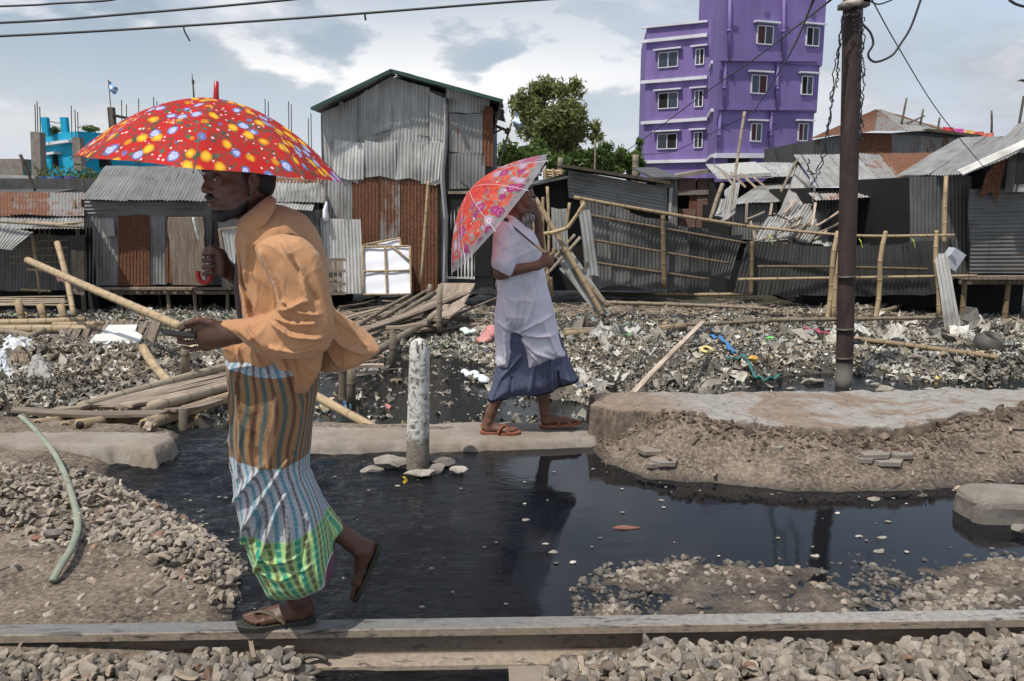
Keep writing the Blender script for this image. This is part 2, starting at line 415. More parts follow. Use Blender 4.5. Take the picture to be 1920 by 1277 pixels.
n1 = g.noise(g.mapping(cv, (1.0, .75, 1), loc=(2.3, 5.1, 0)), .62, 9, .56, .35)
n2 = g.noise(g.mapping(cv, (1, 1, 1), loc=(7.3, 1.1, 0)), .26, 4, .5)
veil = g.maprange(g.math('ADD', g.math('MULTIPLY', n2, .8), g.math('MULTIPLY', s3[0], .20)), .22, .58, .12, .97)
puff = g.maprange(n1, .47, .62, 0, 1)
# low cumulus heads near the horizon
n3 = g.noise(g.mapping(tc, (5, 5, 12), loc=(.4, .0, 1.7)), 1.0, 8, .52, .1)
low = g.math('MULTIPLY', g.maprange(n3, .46, .56, 0, 1), g.math('MULTIPLY', g.maprange(s3[2], 0.02, .10, 0, 1), g.maprange(s3[2], .34, .14, 0, 1)))
dens = g.math('MAXIMUM', g.math('MAXIMUM', puff, low), veil, )
shade = g.noise(g.mapping(cv, (1, 1, 1), loc=(1.6, 4.8, 0)), .95, 7, .6)
dark = g.math('ADD', g.maprange(shade, .40, .68, 0, .75), g.maprange(s3[0], 0.08, .5, 0, .55), True)
K = 8.0
hzn = g.maprange(s3[2], .02, .30, 1, 0)
cc = g.mix(dark, (K*1.08, K*1.12, K*1.20), (K*.62, K*.67, K*.76))
cc = g.mix(g.math('MULTIPLY', low, g.maprange(s3[0], .30, .0, 0.12, .9)), cc, (K*1.45, K*1.43, K*1.42))
veilc = g.mix(g.maprange(puff, 0, 1, 0, 1), (K*.80, K*.97, K*1.22), cc)
veilc = g.mix(low, veilc, cc)
veilc = g.mix(g.math('MULTIPLY', hzn, g.maprange(s3[0], .1, .6, .62, .25)), veilc, (K*1.12, K*1.15, K*1.18))
col = g.mix(g.math('MAXIMUM', dens, g.math('MULTIPLY', hzn, .9)), sky.outputs[0], veilc)
g.link(col, bg.inputs['Color']); bg.inputs['Strength'].default_value = .11
scene.cycles.use_adaptive_sampling = True; scene.cycles.max_bounces = 6; scene.cycles.transparent_max_bounces = 12
# ---------------------------------------------------------------- embankment, water, slabs, rail, ballast
def gp(l, z=0.0): return [tuple(G(x, y, z)[:2]) for x, y in l]
WATER = gp([(205, 878), (245, 850), (330, 838), (360, 800), (435, 800), (440, 836), (700, 832), (1090, 828), (1125, 868), (1210, 902), (1330, 908), (1500, 926), (1700, 924), (1920, 908), (2100, 905),
            (2100, 1030), (1900, 1042), (1780, 1056), (1600, 1046), (1420, 1060), (1280, 1052), (1160, 1062), (1105, 1090), (1085, 1130), (1080, 1240), (430, 1240), (445, 1165), (470, 1090), (452, 1040), (380, 985), (350, 960), (270, 930), (225, 905)])
NEARW = gp([(600, 1210), (1010, 1205), (1025, 1300), (1010, 1500), (560, 1500), (575, 1300)])
RA = G(0, 1190, .15); RB = G(1920, 1160, .15); rdir = nrm(RB-RA); rdir[2] = 0; rdir = nrm(rdir); rnor = V3(-rdir[1], rdir[0], 0)
PATHP = gp([(1112, 758), (1160, 768), (1250, 774), (1400, 792), (1520, 800), (1700, 800), (1820, 775), (1920, 762), (2200, 762), (2200, 722), (1108, 738)], .28)
def railside(X, Y): return (X-RA[0])*rnor[0]+(Y-RA[1])*rnor[1]       # >0 beyond the rail
def hgt(X, Y):
    d = -sdpoly(WATER, X, Y)                       # >0 outside the water
    dn = -sdpoly(NEARW, X, Y)
    nz = fnoise(X, Y, 3, 3.0, 5); nf = fnoise(X, Y, 9, 16.0, 3)
    left = .105*(1-np.exp(-np.clip(d, 0, 9)/.22))+.02*nz
    mid = .013+.030*nz+.012*nf-.02*np.exp(-((Y-G(1400, 1120)[1])/.12)**2)*(X < 1.3)
    ps = -sdpoly(PATHP, X, Y)
    up = .010+.268*np.clip(d/.50, 0, 1)**1.1*np.clip(.30+(X-.50)/.45, .20, 1)+.016*nz*np.clip(d/.3, 0, 1)+.007*nf; up = np.where(ps < .0, np.minimum(up, .20), up)
    wr = np.clip((X-(-.1))/.3, 0, 1); wu = np.clip((Y-3.75)/.25, 0, 1)
    h = left*(1-wr)+wr*(mid*(1-wu)+up*wu)
    edge = np.clip(d/.10, 0, 1); h = h*edge+(-.01+.006*nf)*(1-edge)
    h = np.where(d < 0, np.maximum(-.10, -.012+d*.6), h)
    # foreground side of the rail: ballast bed
    rs = railside(X, Y); near = .048+.025*nz+.035*np.clip(-dn*0+(np.abs(X+.12)-.42)/.18, 0, 1); near = np.where(dn < 0, np.maximum(-.09, -.012+dn*.8), near*np.clip(dn/.08, 0, 1)+.0)
    w = np.clip((.0-rs)/.08+.5, 0, 1); h = h*(1-w)+near*w
    # beyond the slabs the bank drops to the back pool
    yb = 5.62+.05*np.sin(X*3)
    k = np.clip((Y-yb)/.25, 0, 1); h = h*(1-k)+(-.42)*k
    return h
nx, ny = 620, 330
xs = np.linspace(-5.2, 5.6, nx); ys = 1.2+(6.2-1.2)*np.linspace(0, 1, ny)**1.0
X, Y = np.meshgrid(xs, ys); Z = hgt(X, Y)
I, J = np.meshgrid(np.arange(nx-1), np.arange(ny-1)); a = (J*nx+I).ravel()
mb = MB(); mb.add(np.stack([X, Y, Z], -1).reshape(-1, 3), np.stack([a, a+1, a+nx+1, a+nx], 1))
def dirt_mat():
    m, nt, b = newmat('dirt'); g = N(nt); pos = g.n('ShaderNodeNewGeometry').outputs['Position']; s = g.sep(pos)
    n = g.noise(pos, 4, 7, .65); n2 = g.noise(pos, 40, 4, .7)
    col = g.ramp(g.math('ADD', g.math('MULTIPLY', n, .6), g.math('MULTIPLY', n2, .4)), [(.36, (.045, .034, .026)), (.48, (.115, .086, .064)), (.62, (.21, .168, .13))])
    col = g.mix(g.maprange(n2, .45, .7, 0, .55), col, (.30, .26, .21))
    wet = g.maprange(g.math('ADD', s[2], g.math('MULTIPLY', n, .03)), .012, .06, 1, 0)     # soaked mud by the water line
    col = g.mix(g.math('MULTIPLY', wet, .80), col, (.028, .024, .021))
    g.link(col, b.inputs['Base Color']); g.link(g.maprange(wet, 0, 1, .92, .45), b.inputs['Roughness'])
    b.inputs['Specular IOR Level'].default_value = .3
    g.bump(g.noise(pos, 22, 8, .7), .7, .02, b); return m
M['dirt'] = dirt_mat()
tag(mb.build('ground', M['dirt'], smooth=True), kind='structure')
# water
def water_mat(name, base, ripples=True):
    m, nt, b = newmat(name); g = N(nt); pos = g.n('ShaderNodeNewGeometry').outputs['Position']; s = g.sep(pos)
    b.inputs['Base Color'].default_value = (*base, 1); b.inputs['Roughness'].default_value = .04; b.inputs['IOR'].default_value = 1.34
    b.inputs['Specular IOR Level'].default_value = .5
    a = g.noise(g.mapping(pos, (3.2, 8, 1), (0, 0, .25)), 2.2, 5, .6, 1.6)
    c = g.noise(g.mapping(pos, (1, 2, 1)), 12, 4, .6, .6)
    if ripples:
        rough = g.math('ADD', g.math('POWER', g.maprange(g.math('ADD', s[0], g.math('MULTIPLY', g.noise(pos, 1.3, 3), .5)), -.75, .42, 1, 0.0), 1.5), .004)                      # the current is fast on the left and still on the right
        h = g.math('MULTIPLY', g.math('ADD', g.math('MULTIPLY', a, 1.0), g.math('MULTIPLY', c, .4)), rough)
        g.bump(h, 1.0, .045, b)
    else: g.bump(a, .25, .01, b)
    return m
M['water'] = water_mat('black_water', (.006, .007, .009)); M['pool'] = water_mat('pool_water', (.012, .013, .013), False)
mb = MB(); nx2, ny2 = 420, 300
xs = np.linspace(-5.2, 5.6, nx2); ys = np.linspace(1.15, 5.75, ny2); X2, Y2 = np.meshgrid(xs, ys)
amp = np.clip((-.05-X2)/.8, 0, 1)**1.3+.02*np.clip((Y2-2.3)/.4, .2, 1)
churn = np.exp(-(((X2+1.6)/.75)**2+((Y2-4.75)/.45)**2))
Zw = (.011*amp*fnoise(X2, Y2*2.2, 21, 11, 3)+(.026*churn)*fnoise(X2, Y2*1.5, 22, 14, 3))
a = (np.meshgrid(np.arange(nx2-1), np.arange(ny2-1))[1]*nx2+np.meshgrid(np.arange(nx2-1), np.arange(ny2-1))[0]).ravel()
mb.add(np.stack([X2, Y2, Zw], -1).reshape(-1, 3), np.stack([a, a+1, a+nx2+1, a+nx2], 1))
tag(mb.build('water', M['water'], smooth=True), kind='structure')
# scum and small scraps drifting on the water
rng = np.random.default_rng(91); mb = MB()
for k in range(520):
    xx, yy = rng.uniform(-1.9, 3.6), rng.uniform(2.75, 5.0); dd = float(sdpoly(WATER, np.array([xx]), np.array([yy]))[0])
    if dd < .01 or rng.random() > math.exp(-dd/.16)+.10: continue
    s_ = rng.uniform(.003, .013)*(1.6 if rng.random() < .1 else 1); n_ = 5; c = V3(xx, yy, .0035+(.006 if xx < -.2 else 0)); pts = [c+V3(math.cos(a_)*s_*rng.uniform(.6, 1.5), math.sin(a_)*s_*rng.uniform(.5, 1), 0) for a_ in np.linspace(0, 5.1, n_)]
    polyslab(mb, pts, (rng.normal()*.2, rng.normal()*.2, 1), .003, tone=(rng.uniform(.3, 1.6), 0, .5))
tag(mb.build('scum', M['stone']), kind='stuff')
# concrete slabs
def slab(name, pts, z, th, label, mat, rag=.02, seed=1, res=.02, bumps=.006):
    rng = np.random.default_rng(seed); P2 = []
    for i in range(len(pts)):
        a, b = np.array(pts[i]), np.array(pts[(i+1) % len(pts)]); L = np.linalg.norm(b-a); n = max(1, int(L/.06))
        for k in range(n): P2.append(a+(b-a)*k/n+rng.normal(size=2)*rag*.35)
    P2 = np.array(P2); c = P2.mean(0); n = len(P2); rings = [0, .5, .8, .93, .985, 1.0]
    V = []; 
    x0, y0 = P2.min(0)-.16; x1, y1 = P2.max(0)+.16
    nx, ny = int((x1-x0)/res)+2, int((y1-y0)/res)+2
    gx, gy = np.meshgrid(np.linspace(x0, x1, nx), np.linspace(y0, y1, ny)); d = sdpoly(P2, gx, gy)
    zz = z-.014*np.exp(-np.clip(d, 0, 1)/.012)+bumps*fnoise(gx, gy, seed, 7, 4)
    zz = zz-np.exp(-np.clip(d, 0, 1)/.035)*.012*np.abs(fnoise(gx, gy, seed+3, 28, 3)); zz = np.where(d < 0, z-.014-th*np.clip(-d/.026, 0, 1), zz)
    keep = d > -.11
    I, J = np.meshgrid(np.arange(nx-1), np.arange(ny-1)); a = (J*nx+I).ravel(); Q = np.stack([a, a+1, a+nx+1, a+nx], 1)
    ok = keep.ravel()[Q].any(1)
    Q = Q[ok]; use = np.unique(Q); rm = -np.ones(nx*ny, int); rm[use] = np.arange(len(use))
    Vv = np.stack([gx, gy, zz], -1).reshape(-1, 3)[use]
    mb = MB(); mb.add(Vv, rm[Q]); o = mb.build(name, mat, smooth=True); tag(o, kind='structure'); return o
def path_mat():
    m, nt, b = newmat('cracked_path'); g = N(nt); pos = g.n('ShaderNodeNewGeometry').outputs['Position']; s = g.sep(pos)
    n = g.noise(pos, 1.4, 6, .6, .6); n2 = g.noise(pos, 14, 5, .65)
    con = g.ramp(n2, [(.3, (.20, .182, .162)), (.7, (.30, .28, .255))]); mud = g.ramp(n2, [(.3, (.15, .11, .08)), (.7, (.25, .19, .145))])
    mk = g.maprange(g.math('ADD', n, g.math('MULTIPLY', n2, .08)), .60, .63, 0, 1)
    mk = g.math('MAXIMUM', mk, g.maprange(g.math('ADD', s[0], g.math('MULTIPLY', n, .8)), 1.35, 1.6, 1, 0))
    col = g.mix(mk, con, mud)
    v = g.n('ShaderNodeTexVoronoi'); v.feature = 'DISTANCE_TO_EDGE'; v.inputs['Scale'].default_value = 2.2
    wv = g.n('ShaderNodeVectorMath'); wv.operation = 'ADD'; g.link(g.mapping(pos, (.7, 1.6, 1)), wv.inputs[0])
    nn = g.n('ShaderNodeTexNoise'); nn.inputs['Scale'].default_value = 3; g.link(pos, nn.inputs['Vector']); g.link(nn.outputs['Color'], wv.inputs[1]); g.link(wv.outputs[0], v.inputs['Vector'])
    cr = g.maprange(v.outputs['Distance'], .0, .014, 1, 0)
    col = g.mix(g.math('MULTIPLY', cr, .8), col, (.07, .05, .04))
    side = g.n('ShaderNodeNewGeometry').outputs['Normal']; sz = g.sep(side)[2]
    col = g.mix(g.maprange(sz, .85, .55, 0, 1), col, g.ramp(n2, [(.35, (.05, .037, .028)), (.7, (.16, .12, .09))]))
    g.link(col, b.inputs['Base Color']); b.inputs['Roughness'].default_value = .9
    g.bump(g.math('SUBTRACT', n2, g.math('MULTIPLY', cr, .6)), .5, .012, b); return m
M['path'] = path_mat()
slab('path', PATHP, .285, .34, '', M['path'], .06, 4, bumps=.012)
slab('walkway_slab', gp([(560, 836), (430, 834), (430, 806), (560, 796), (1098, 788), (1122, 796), (1118, 822), (900, 830), (700, 832)], .06), .065, .20, '', M['concrete'], .02, 6)
slab('walkway_slab', gp([(-300, 842), (0, 836), (230, 838), (285, 844), (325, 822), (318, 810), (200, 808), (0, 810), (-300, 808)], .115), .122, .24, '', M['concrete'], .03, 8)
# ragged blocks of the broken path edge (end block on the left)
mb = MB(); e0 = G(1100, 800, .10); rng = np.random.default_rng(5)
V = rockshape(_I3, rng, 16, 1.2); V[:, 2] = np.clip(V[:, 2], -.7, .42)
# rail
def rail_profile():
    return [(-.034, .15), (.034, .15), (.037, .146), (.037, .118), (.010, .104), (.0085, .035), (.062, .016), (.064, 0), (-.064, 0), (-.062, .016), (-.0085, .035), (-.010, .104), (-.037, .118), (-.037, .146)]
pr = rail_profile(); a0 = RA+rnor*.034-rdir*2.2; a0[2] = 0; L = 11.0; n = 60; V = []; UV = []
for i in range(n+1):
    for (u, z) in pr: V.append(a0+rdir*L*i/n+rnor*u+V3(0, 0, z)); UV.append((L*i/n, u, z))
m_ = len(pr); Q = [(i*m_+j, (i+1)*m_+j, (i+1)*m_+(j+1) % m_, i*m_+(j+1) % m_) for i in range(n) for j in range(m_)]
mb = MB(); mb.add(V, Q, uv=UV)
def rail_mat():
    m, nt, b = newmat('rail_steel'); g = N(nt); uv = g.attr('uvw').outputs['Vector']; s = g.sep(uv)
    n = g.noise(g.mapping(uv, (6, 30, 30)), 1.5, 6, .65, .5); n2 = g.noise(g.mapping(uv, (1, 1, 1)), 40, 4)
    dry = g.ramp(n2, [(.3, (.20, .155, .115)), (.7, (.31, .25, .195))])
    top = g.ramp(n2, [(.3, (.20, .19, .175)), (.7, (.33, .305, .28))])
    istop = g.maprange(s[2], .1475, .149, 0, 1); col = g.mix(istop, dry, top)
    stain = g.maprange(n, .56, .62, 0, .85); col = g.mix(stain, col, (.035, .03, .026))
    wetl = g.math('MULTIPLY', g.maprange(s[0], 5.1, 4.0, 0, 1), istop); col = g.mix(g.math('MULTIPLY', wetl, .62), col, (.10, .10, .10))
    web_shade = g.math('MULTIPLY', g.maprange(s[2], .118, .108, 0, 1), g.maprange(s[2], .03, .04, 0, 1)); col = g.mix(g.math('MULTIPLY', web_shade, .55), col, (.08, .06, .045))  # shade below the rail head put into the web colour
    g.link(col, b.inputs['Base Color']); g.link(g.maprange(istop, 0, 1, .8, .58), b.inputs['Roughness']); g.link(g.math('MULTIPLY', istop, .10), b.inputs['Metallic'])
    g.bump(n2, .2, .003, b); return m
M['rail'] = rail_mat(); o = mb.build('railway_rail', M['rail']); tag(o, 'long steel rail crossing the bottom of the picture under the foot of the nearer man', 'rail')
# a second look: sleeper end and clips
def sleeper(px, zt, label, w=.20):
    c = G(px, 1246, zt); c = c-rnor*.45; mb = MB(); box(mb, c+V3(0, 0, -.07), w, 1.25, .13, (rdir, rnor, V3(0, 0, 1)))
    o = mb.build('railway_sleeper', M['concrete']); tag(o, label, 'sleeper', 'concrete sleepers under the rail'); return o
mb = MB(); c = G(985, 1250, .0)
plank(mb, c-rnor*.9+V3(0, 0, -.035), c+rnor*.04+V3(0, 0, -.035), .13, .09, n=5, warp=0)
tag(mb.build('railway_sleeper', M['concrete']), 'weathered sleeper end poking out below the rail foot beside the black gap', 'sleeper')
def clip(px, py, label, s=1.0, flip=1):
    c = G(px, py, .03); pts = []
    for k in range(15):
        a = -2.2+k/14*4.6; pts.append(c+rdir*math.cos(a)*.055*s*flip+rnor*math.sin(a)*.035*s+V3(0, 0, .012+.015*math.sin(a*1.3)))
    mb = MB(); tube(mb, pts, .0085, 8); tag(mb.build('rail_clip', M['iron'], smooth=True), label, 'rail clip')
M['iron'] = plain('dirty_iron', (.10, .085, .07), .6, metal=.3)
clip(590, 1252, 'curved iron rail clip at the edge of the black gap in front of the rail', 1.0, -1)
clip(1395, 1232, 'bent iron hook half buried in the pale ballast right of the gap', 1.1, -1)
# stones: numpy scatter of faceted rocks
ROCKS = [rockshape(_I2, np.random.default_rng(100+i), 11, .95, (.40, .74)) for i in range(14)]
def scatter_rocks(name, mat, pts, sizes, tones, tilt=.6, seed=1, kind='stuff'):
    rng = np.random.default_rng(seed); mb = MB(); F = _I2[1]; nv = len(_I2[0])
    Vs = []; Fs = []; Ts = []
    for k, (p, s, t) in enumerate(zip(pts, sizes, tones)):
        Vv = (ROCKS[rng.integers(14)]*s)@randrot(rng, tilt).T+p; Vs.append(Vv); Fs.append(F+k*nv); Ts.append(np.tile(t, (nv, 1)))
    mb.add(np.concatenate(Vs), tris=np.concatenate(Fs), tone=np.concatenate(Ts)); return tag(mb.build(name, mat), kind=kind)
def stone_tones(n, rng, lo=.55, hi=1.35):
    b = rng.uniform(lo, hi, n)**1.1; t = np.stack([b, rng.uniform(0, 1, n), rng.uniform(0, 1, n)], 1); return t
def stone_mat():
    m, nt, b = newmat('ballast_stone'); g = N(nt); pos = g.n('ShaderNodeNewGeometry').outputs['Position']; tn = g.sep(g.attr('tone').outputs['Vector'])
    n = g.noise(pos, 30, 5, .65)
    a = g.ramp(n, [(.3, (.16, .142, .12)), (.6, (.27, .24, .205)), (.8, (.36, .33, .29))])
    hue = g.ramp(tn[1], [(0, (1, .97, .93)), (.5, (1.02, .97, .90)), (.8, (.88, .90, .93)), (.965, (1.0, .95, .88)), (1.0, (1.02, .68, .55))])
    col = g.mix(1, a, hue, 'MULTIPLY'); col = g.mix(1, col, g.comb(tn[0], tn[0], tn[0]), 'MULTIPLY')
    z = g.sep(pos)[2]; wet = g.maprange(z, .004, .022, 1, 0); col = g.mix(g.math('MULTIPLY', wet, .75), col, (.03, .027, .024))
    g.link(col, b.inputs['Base Color']); g.link(g.maprange(wet, 0, 1, .88, .25), b.inputs['Roughness']); b.inputs['Specular IOR Level'].default_value = .3
    g.bump(g.noise(pos, 90, 5, .7), .35, .004, b); return m
M['ballast'] = stone_mat()
M['crumb'] = surf('crumbled_earth', [(.3, (.085, .062, .046)), (.6, (.19, .145, .11)), (.8, (.27, .225, .18))], 20, .95, .5, .005, coord='world')
# near ballast
rng = np.random.default_rng(42)
def sample(n, x0, x1, y0, y1, rng): return rng.uniform(x0, x1, n), rng.uniform(y0, y1, n)
x, y = sample(12500, -2.6, 2.6, 1.55, 2.85, rng); rs = railside(x, y); dn = -sdpoly(NEARW, x, y)
k = (rs < np.where(np.abs(x+.12) > .55, -.045, -.075)) & (dn > .0) & (rs > -1.15); x, y = x[k], y[k]; h = hgt(x, y)
s = rng.uniform(.016, .040, len(x)); s = np.where(rng.random(len(x)) < .08, s*1.4, s)
top = np.where(railside(x, y) > -.16, .02, .05)
z = h+s*.3+rng.uniform(-.005, 1, len(x))*top*.6
scatter_rocks('ballast', M['ballast'], np.stack([x, y, z], 1), s, stone_tones(len(x), rng, .6, 1.25), 3.1, 1)
# left gravel bank: heap of pale stones over dirt
BANK = gp([(190, 905), (300, 935), (385, 985), (455, 1045), (475, 1075), (440, 1140), (410, 1165), (300, 1110), (235, 1060), (120, 1065), (30, 1050), (-200, 1050), (-200, 960), (60, 900)])
x, y = sample(15000, -3.4, -.75, 2.75, 4.7, rng); d = sdpoly(BANK, x, y); dw = -sdpoly(WATER, x, y)
pk = np.clip(.55+d*6, 0.10, 1)*(dw > .0)*(railside(x, y) > .05); k = rng.random(len(x)) < pk; x, y, d, dw = x[k], y[k], d[k], dw[k]
k2 = rng.random(len(x)) < np.where(y > 3.85, .16+.2*(fnoise(x, y, 5, 4, 2) > 0), 1)*np.clip(.62+1.6*fnoise(x, y, 6, 3.2, 2)+d*3, .25, 1); x, y, d, dw = x[k2], y[k2], d[k2], dw[k2]
s = rng.uniform(.011, .031, len(x))*np.where(rng.random(len(x)) < .07, 1.5, 1); lay = np.clip(d*5, 0, 1)*rng.uniform(0, 1, len(x))*.05
z = hgt(x, y)+s*np.where(d > .02, .25, -.05)+lay*np.clip(dw*8, 0, 1)
scatter_rocks('gravel', M['ballast'], np.stack([x, y, z], 1), s, stone_tones(len(x), rng, .75, 1.5), 1.2, 2)
# flat half-sunk stones on the right bank, and thin ones over the upper dirt
x, y = sample(9500, .25, 4.0, 2.62, 3.75, rng); dw = -sdpoly(WATER, x, y); k = (dw > -.05) & (railside(x, y) > .05)
cl = fnoise(x, y, 77, 4, 3); k &= rng.random(len(x)) < np.clip(.40+cl*.9, .10, 1); x, y = x[k], y[k]
s = rng.uniform(.006, .029, len(x)); z = np.maximum(hgt(x, y), -.004)+s*.05
scatter_rocks('gravel', M['ballast'], np.stack([x, y, z], 1), s, stone_tones(len(x), rng, .65, 1.35), .35, 3)
x, y = sample(3600, .3, 5.2, 3.9, 5.1, rng); dw = -sdpoly(WATER, x, y); pp = sdpoly(PATHP, x, y); k = (dw > .0) & (pp < -.02); x, y = x[k], y[k]
cl = fnoise(x, y, 79, 3, 3); k = rng.random(len(x)) < np.clip(.25+cl, .08, 1); x, y = x[k], y[k]
s = rng.uniform(.004, .016, len(x))*np.where(rng.random(len(x)) < .05, 2.2, 1); z = hgt(x, y)+s*.0
scatter_rocks('pebbles', M['ballast'], np.stack([x, y, z], 1), s, stone_tones(len(x), rng, .6, 1.3), .3, 4)
x, y = sample(26000, .3, 5.2, 4.5, 5.4, rng); pp = sdpoly(PATHP, x, y); k = (pp < .012) & (pp > -.20) & (rng.random(len(x)) < np.exp(np.clip(pp, -1, 0)/.06)*.75) & (-sdpoly(WATER, x, y) > .02); x, y = x[k], y[k]
s = rng.uniform(.006, .024, len(x))*np.where(rng.random(len(x)) < .08, 1.9, 1); z = hgt(x, y)+s*.25
scatter_rocks('rubble', M['crumb'], np.stack([x, y, z], 1), s, stone_tones(len(x), rng, .5, 1.2), 1.5, 14)
# twigs and dry leaves caught among the stones
mb = MB(); rng2 = np.random.default_rng(8)
for k in range(420):
    if k % 3 == 0: xx, yy = rng2.uniform(-2.5, 2.4), rng2.uniform(2.0, 2.55)
    elif k % 3 == 1: xx, yy = rng2.uniform(.4, 4.6), rng2.uniform(4.2, 5.0)
    else: xx, yy = rng2.uniform(-3.6, -1.0), rng2.uniform(2.9, 4.8)
    if sdpoly(WATER, np.array([xx]), np.array([yy]))[0] > 0 or sdpoly(NEARW, np.array([xx]), np.array([yy]))[0] > -.05 or abs(railside(xx, yy)) < .09: continue
    z = float(hgt(np.array([xx]), np.array([yy]))[0])+(.05 if k % 3 != 1 else .012); a = rng2.uniform(0, 6.28); L = rng2.uniform(.02, .10)
    p = V3(xx, yy, z); q = p+V3(math.cos(a)*L, math.sin(a)*L, rng2.uniform(-.01, .02))
    if k % 2: tube(mb, [p, (p+q)/2+V3(0, 0, .004), q], rng2.uniform(.0012, .003), 5, tone=(rng2.uniform(.5, 1.6), 0, .5))
    else: plank(mb, p, q, rng2.uniform(.008, .025), .001, tone=(rng2.uniform(.7, 2), 0, .5), n=4, warp=.006)
tag(mb.build('twigs', M['wood']), kind='stuff')
# single stones that stand out
def seat(px, py, z=0.0): return G(px, py, z)
one_rock('brick_lump', seat(1176, 990, .0), .075, M['brick'], 'flat reddish brick lump lying alone in the still black water', 'brick', 3, (1.0, .45, .36))
one_rock('rock', seat(100, 1002, .14), .062, M['stone'], 'dark brown rounded rock on the gravel beside the green hose', 'rock', 5, (1, .8, .72), tone=(.45, 0, .5))
one_rock('brick_lump', seat(70, 1008, .125), .03, M['brick'], 'small red brick chip touching the dark rock on the gravel', 'brick', 6, (1, .8, .6))
one_rock('rock', seat(693, 882, .0), .075, M['stone'], 'low flat tan rock left of the concrete post base', 'rock', 7, (1.2, .7, .45), tone=(.8, 0, .5))
one_rock('rock', seat(735, 868, .03), .125, M['stone'], 'big layered tan rock against the left foot of the concrete post', 'rock', 8, (1.1, .8, .6), tone=(.8, 0, .5))
one_rock('rock', seat(820, 866, .03), .105, M['stone'], 'dark flat topped rock behind the right foot of the concrete post', 'rock', 9, (1.1, .7, .5), tone=(.5, 0, .5))
one_rock('rock', seat(818, 880, .02), .065, M['stone'], 'small brown rock in front of the dark flat topped one right of the post', 'rock', 19, (1.1, .7, .6), tone=(.6, 0, .5))
one_rock('rock', seat(860, 882, .02), .062, M['stone'], 'pale pointed rock standing free to the right of the post', 'rock', 10, (1, .7, .8), tone=(1.5, 0, .5))
one_rock('rock', seat(788, 886, .03), .095, M['stone'], 'crumpled grey lump right in front of the concrete post base', 'rock', 11, (1.2, .6, .6), tone=(.95, 0, .5))
o = MB(); plank(o, seat(757, 893, .035)-V3(0, .02, 0), seat(760, 905, .0)-V3(0, .0, .0), .035, .012, tone=(1, 0, .5)); tag(o.build('wrapper', plain('yellow_wrapper', (.6, .42, .03), .5)), 'crushed yellow wrapper stuck on the stones at the post foot', 'wrapper')
for i, (px, py, s, l, tn) in enumerate([(1240, 938, .018, 'tiny pale stone in the water near the upper bank', 1.1), (1140, 880, .0, '', 1),
    (1640, 937, .038, 'oval brown stone awash right of the pole reflection', .8), (1730, 929, .030, 'small dark mossy stone by the upper water edge', .35),
    (1611, 1006, .017, 'pale round pebble in the water below the pole reflection', 1.2), (1653, 1008, .025, 'speckled oval pebble right of the pale round one', .9),
    (1570, 962, .014, 'white chip floating beside the pole reflection', 1.9), (1650, 1034, .027, 'grey stone at the lower water edge right of the pole reflection', .95), (1530, 1043, .024, 'pale stone where the pole reflection ends', 1.5),
    (1022, 1020, .021, 'pale left stone of two small ones under the second man', 1.1), (1037, 1036, .026, 'elongated right stone of two small ones under the second man', .9), (1075, 1055, .018, 'little pale stone before the right gravel begins', 1.2),
    (1812, 966, .020, 'dark pebble left of the big concrete block', .5), (985, 975, .022, 'thin wet stone breaking the surface in the second man reflection', .8)]):
    if s: one_rock('stone', seat(px, py, .002), s, M['stone'], l, 'stone', 30+i, (1.2, .8, .5), tone=(tn, 0, .5))
# chunk of concrete at the right
def chunk(px0, px1, py, zt, dep, label, seed, name='concrete_block'):
    a = G(px0, py, 0); b = G(px1, py, 0); w = b[0]-a[0]; rng = np.random.default_rng(seed); n = 12
    V = _I3[0].copy(); V = np.sign(V)*np.abs(V)**.38; V = V/np.abs(V).max(0); V += rng.normal(size=V.shape)*.010+.03*np.sin(V[:, [1, 2, 0]]*4+seed)
    V = V*np.array([w/2, dep/2, zt/2+.04])+np.array([(a[0]+b[0])/2, a[1]+dep/2, zt/2-.04]); mb = MB(); mb.add(V, tris=_I3[1], tone=(.85, 0, .5))
    return tag(mb.build(name, M['concrete']), label, 'concrete block')
chunk(1830, 1985, 985, .15, .26, 'big broken concrete block in the water at the right edge', 3)
one_rock('rock', seat(1915, 990, .04), .05, M['stone'], 'brown stone leaning on the big concrete block', 'rock', 55, tone=(.6, 0, .5))
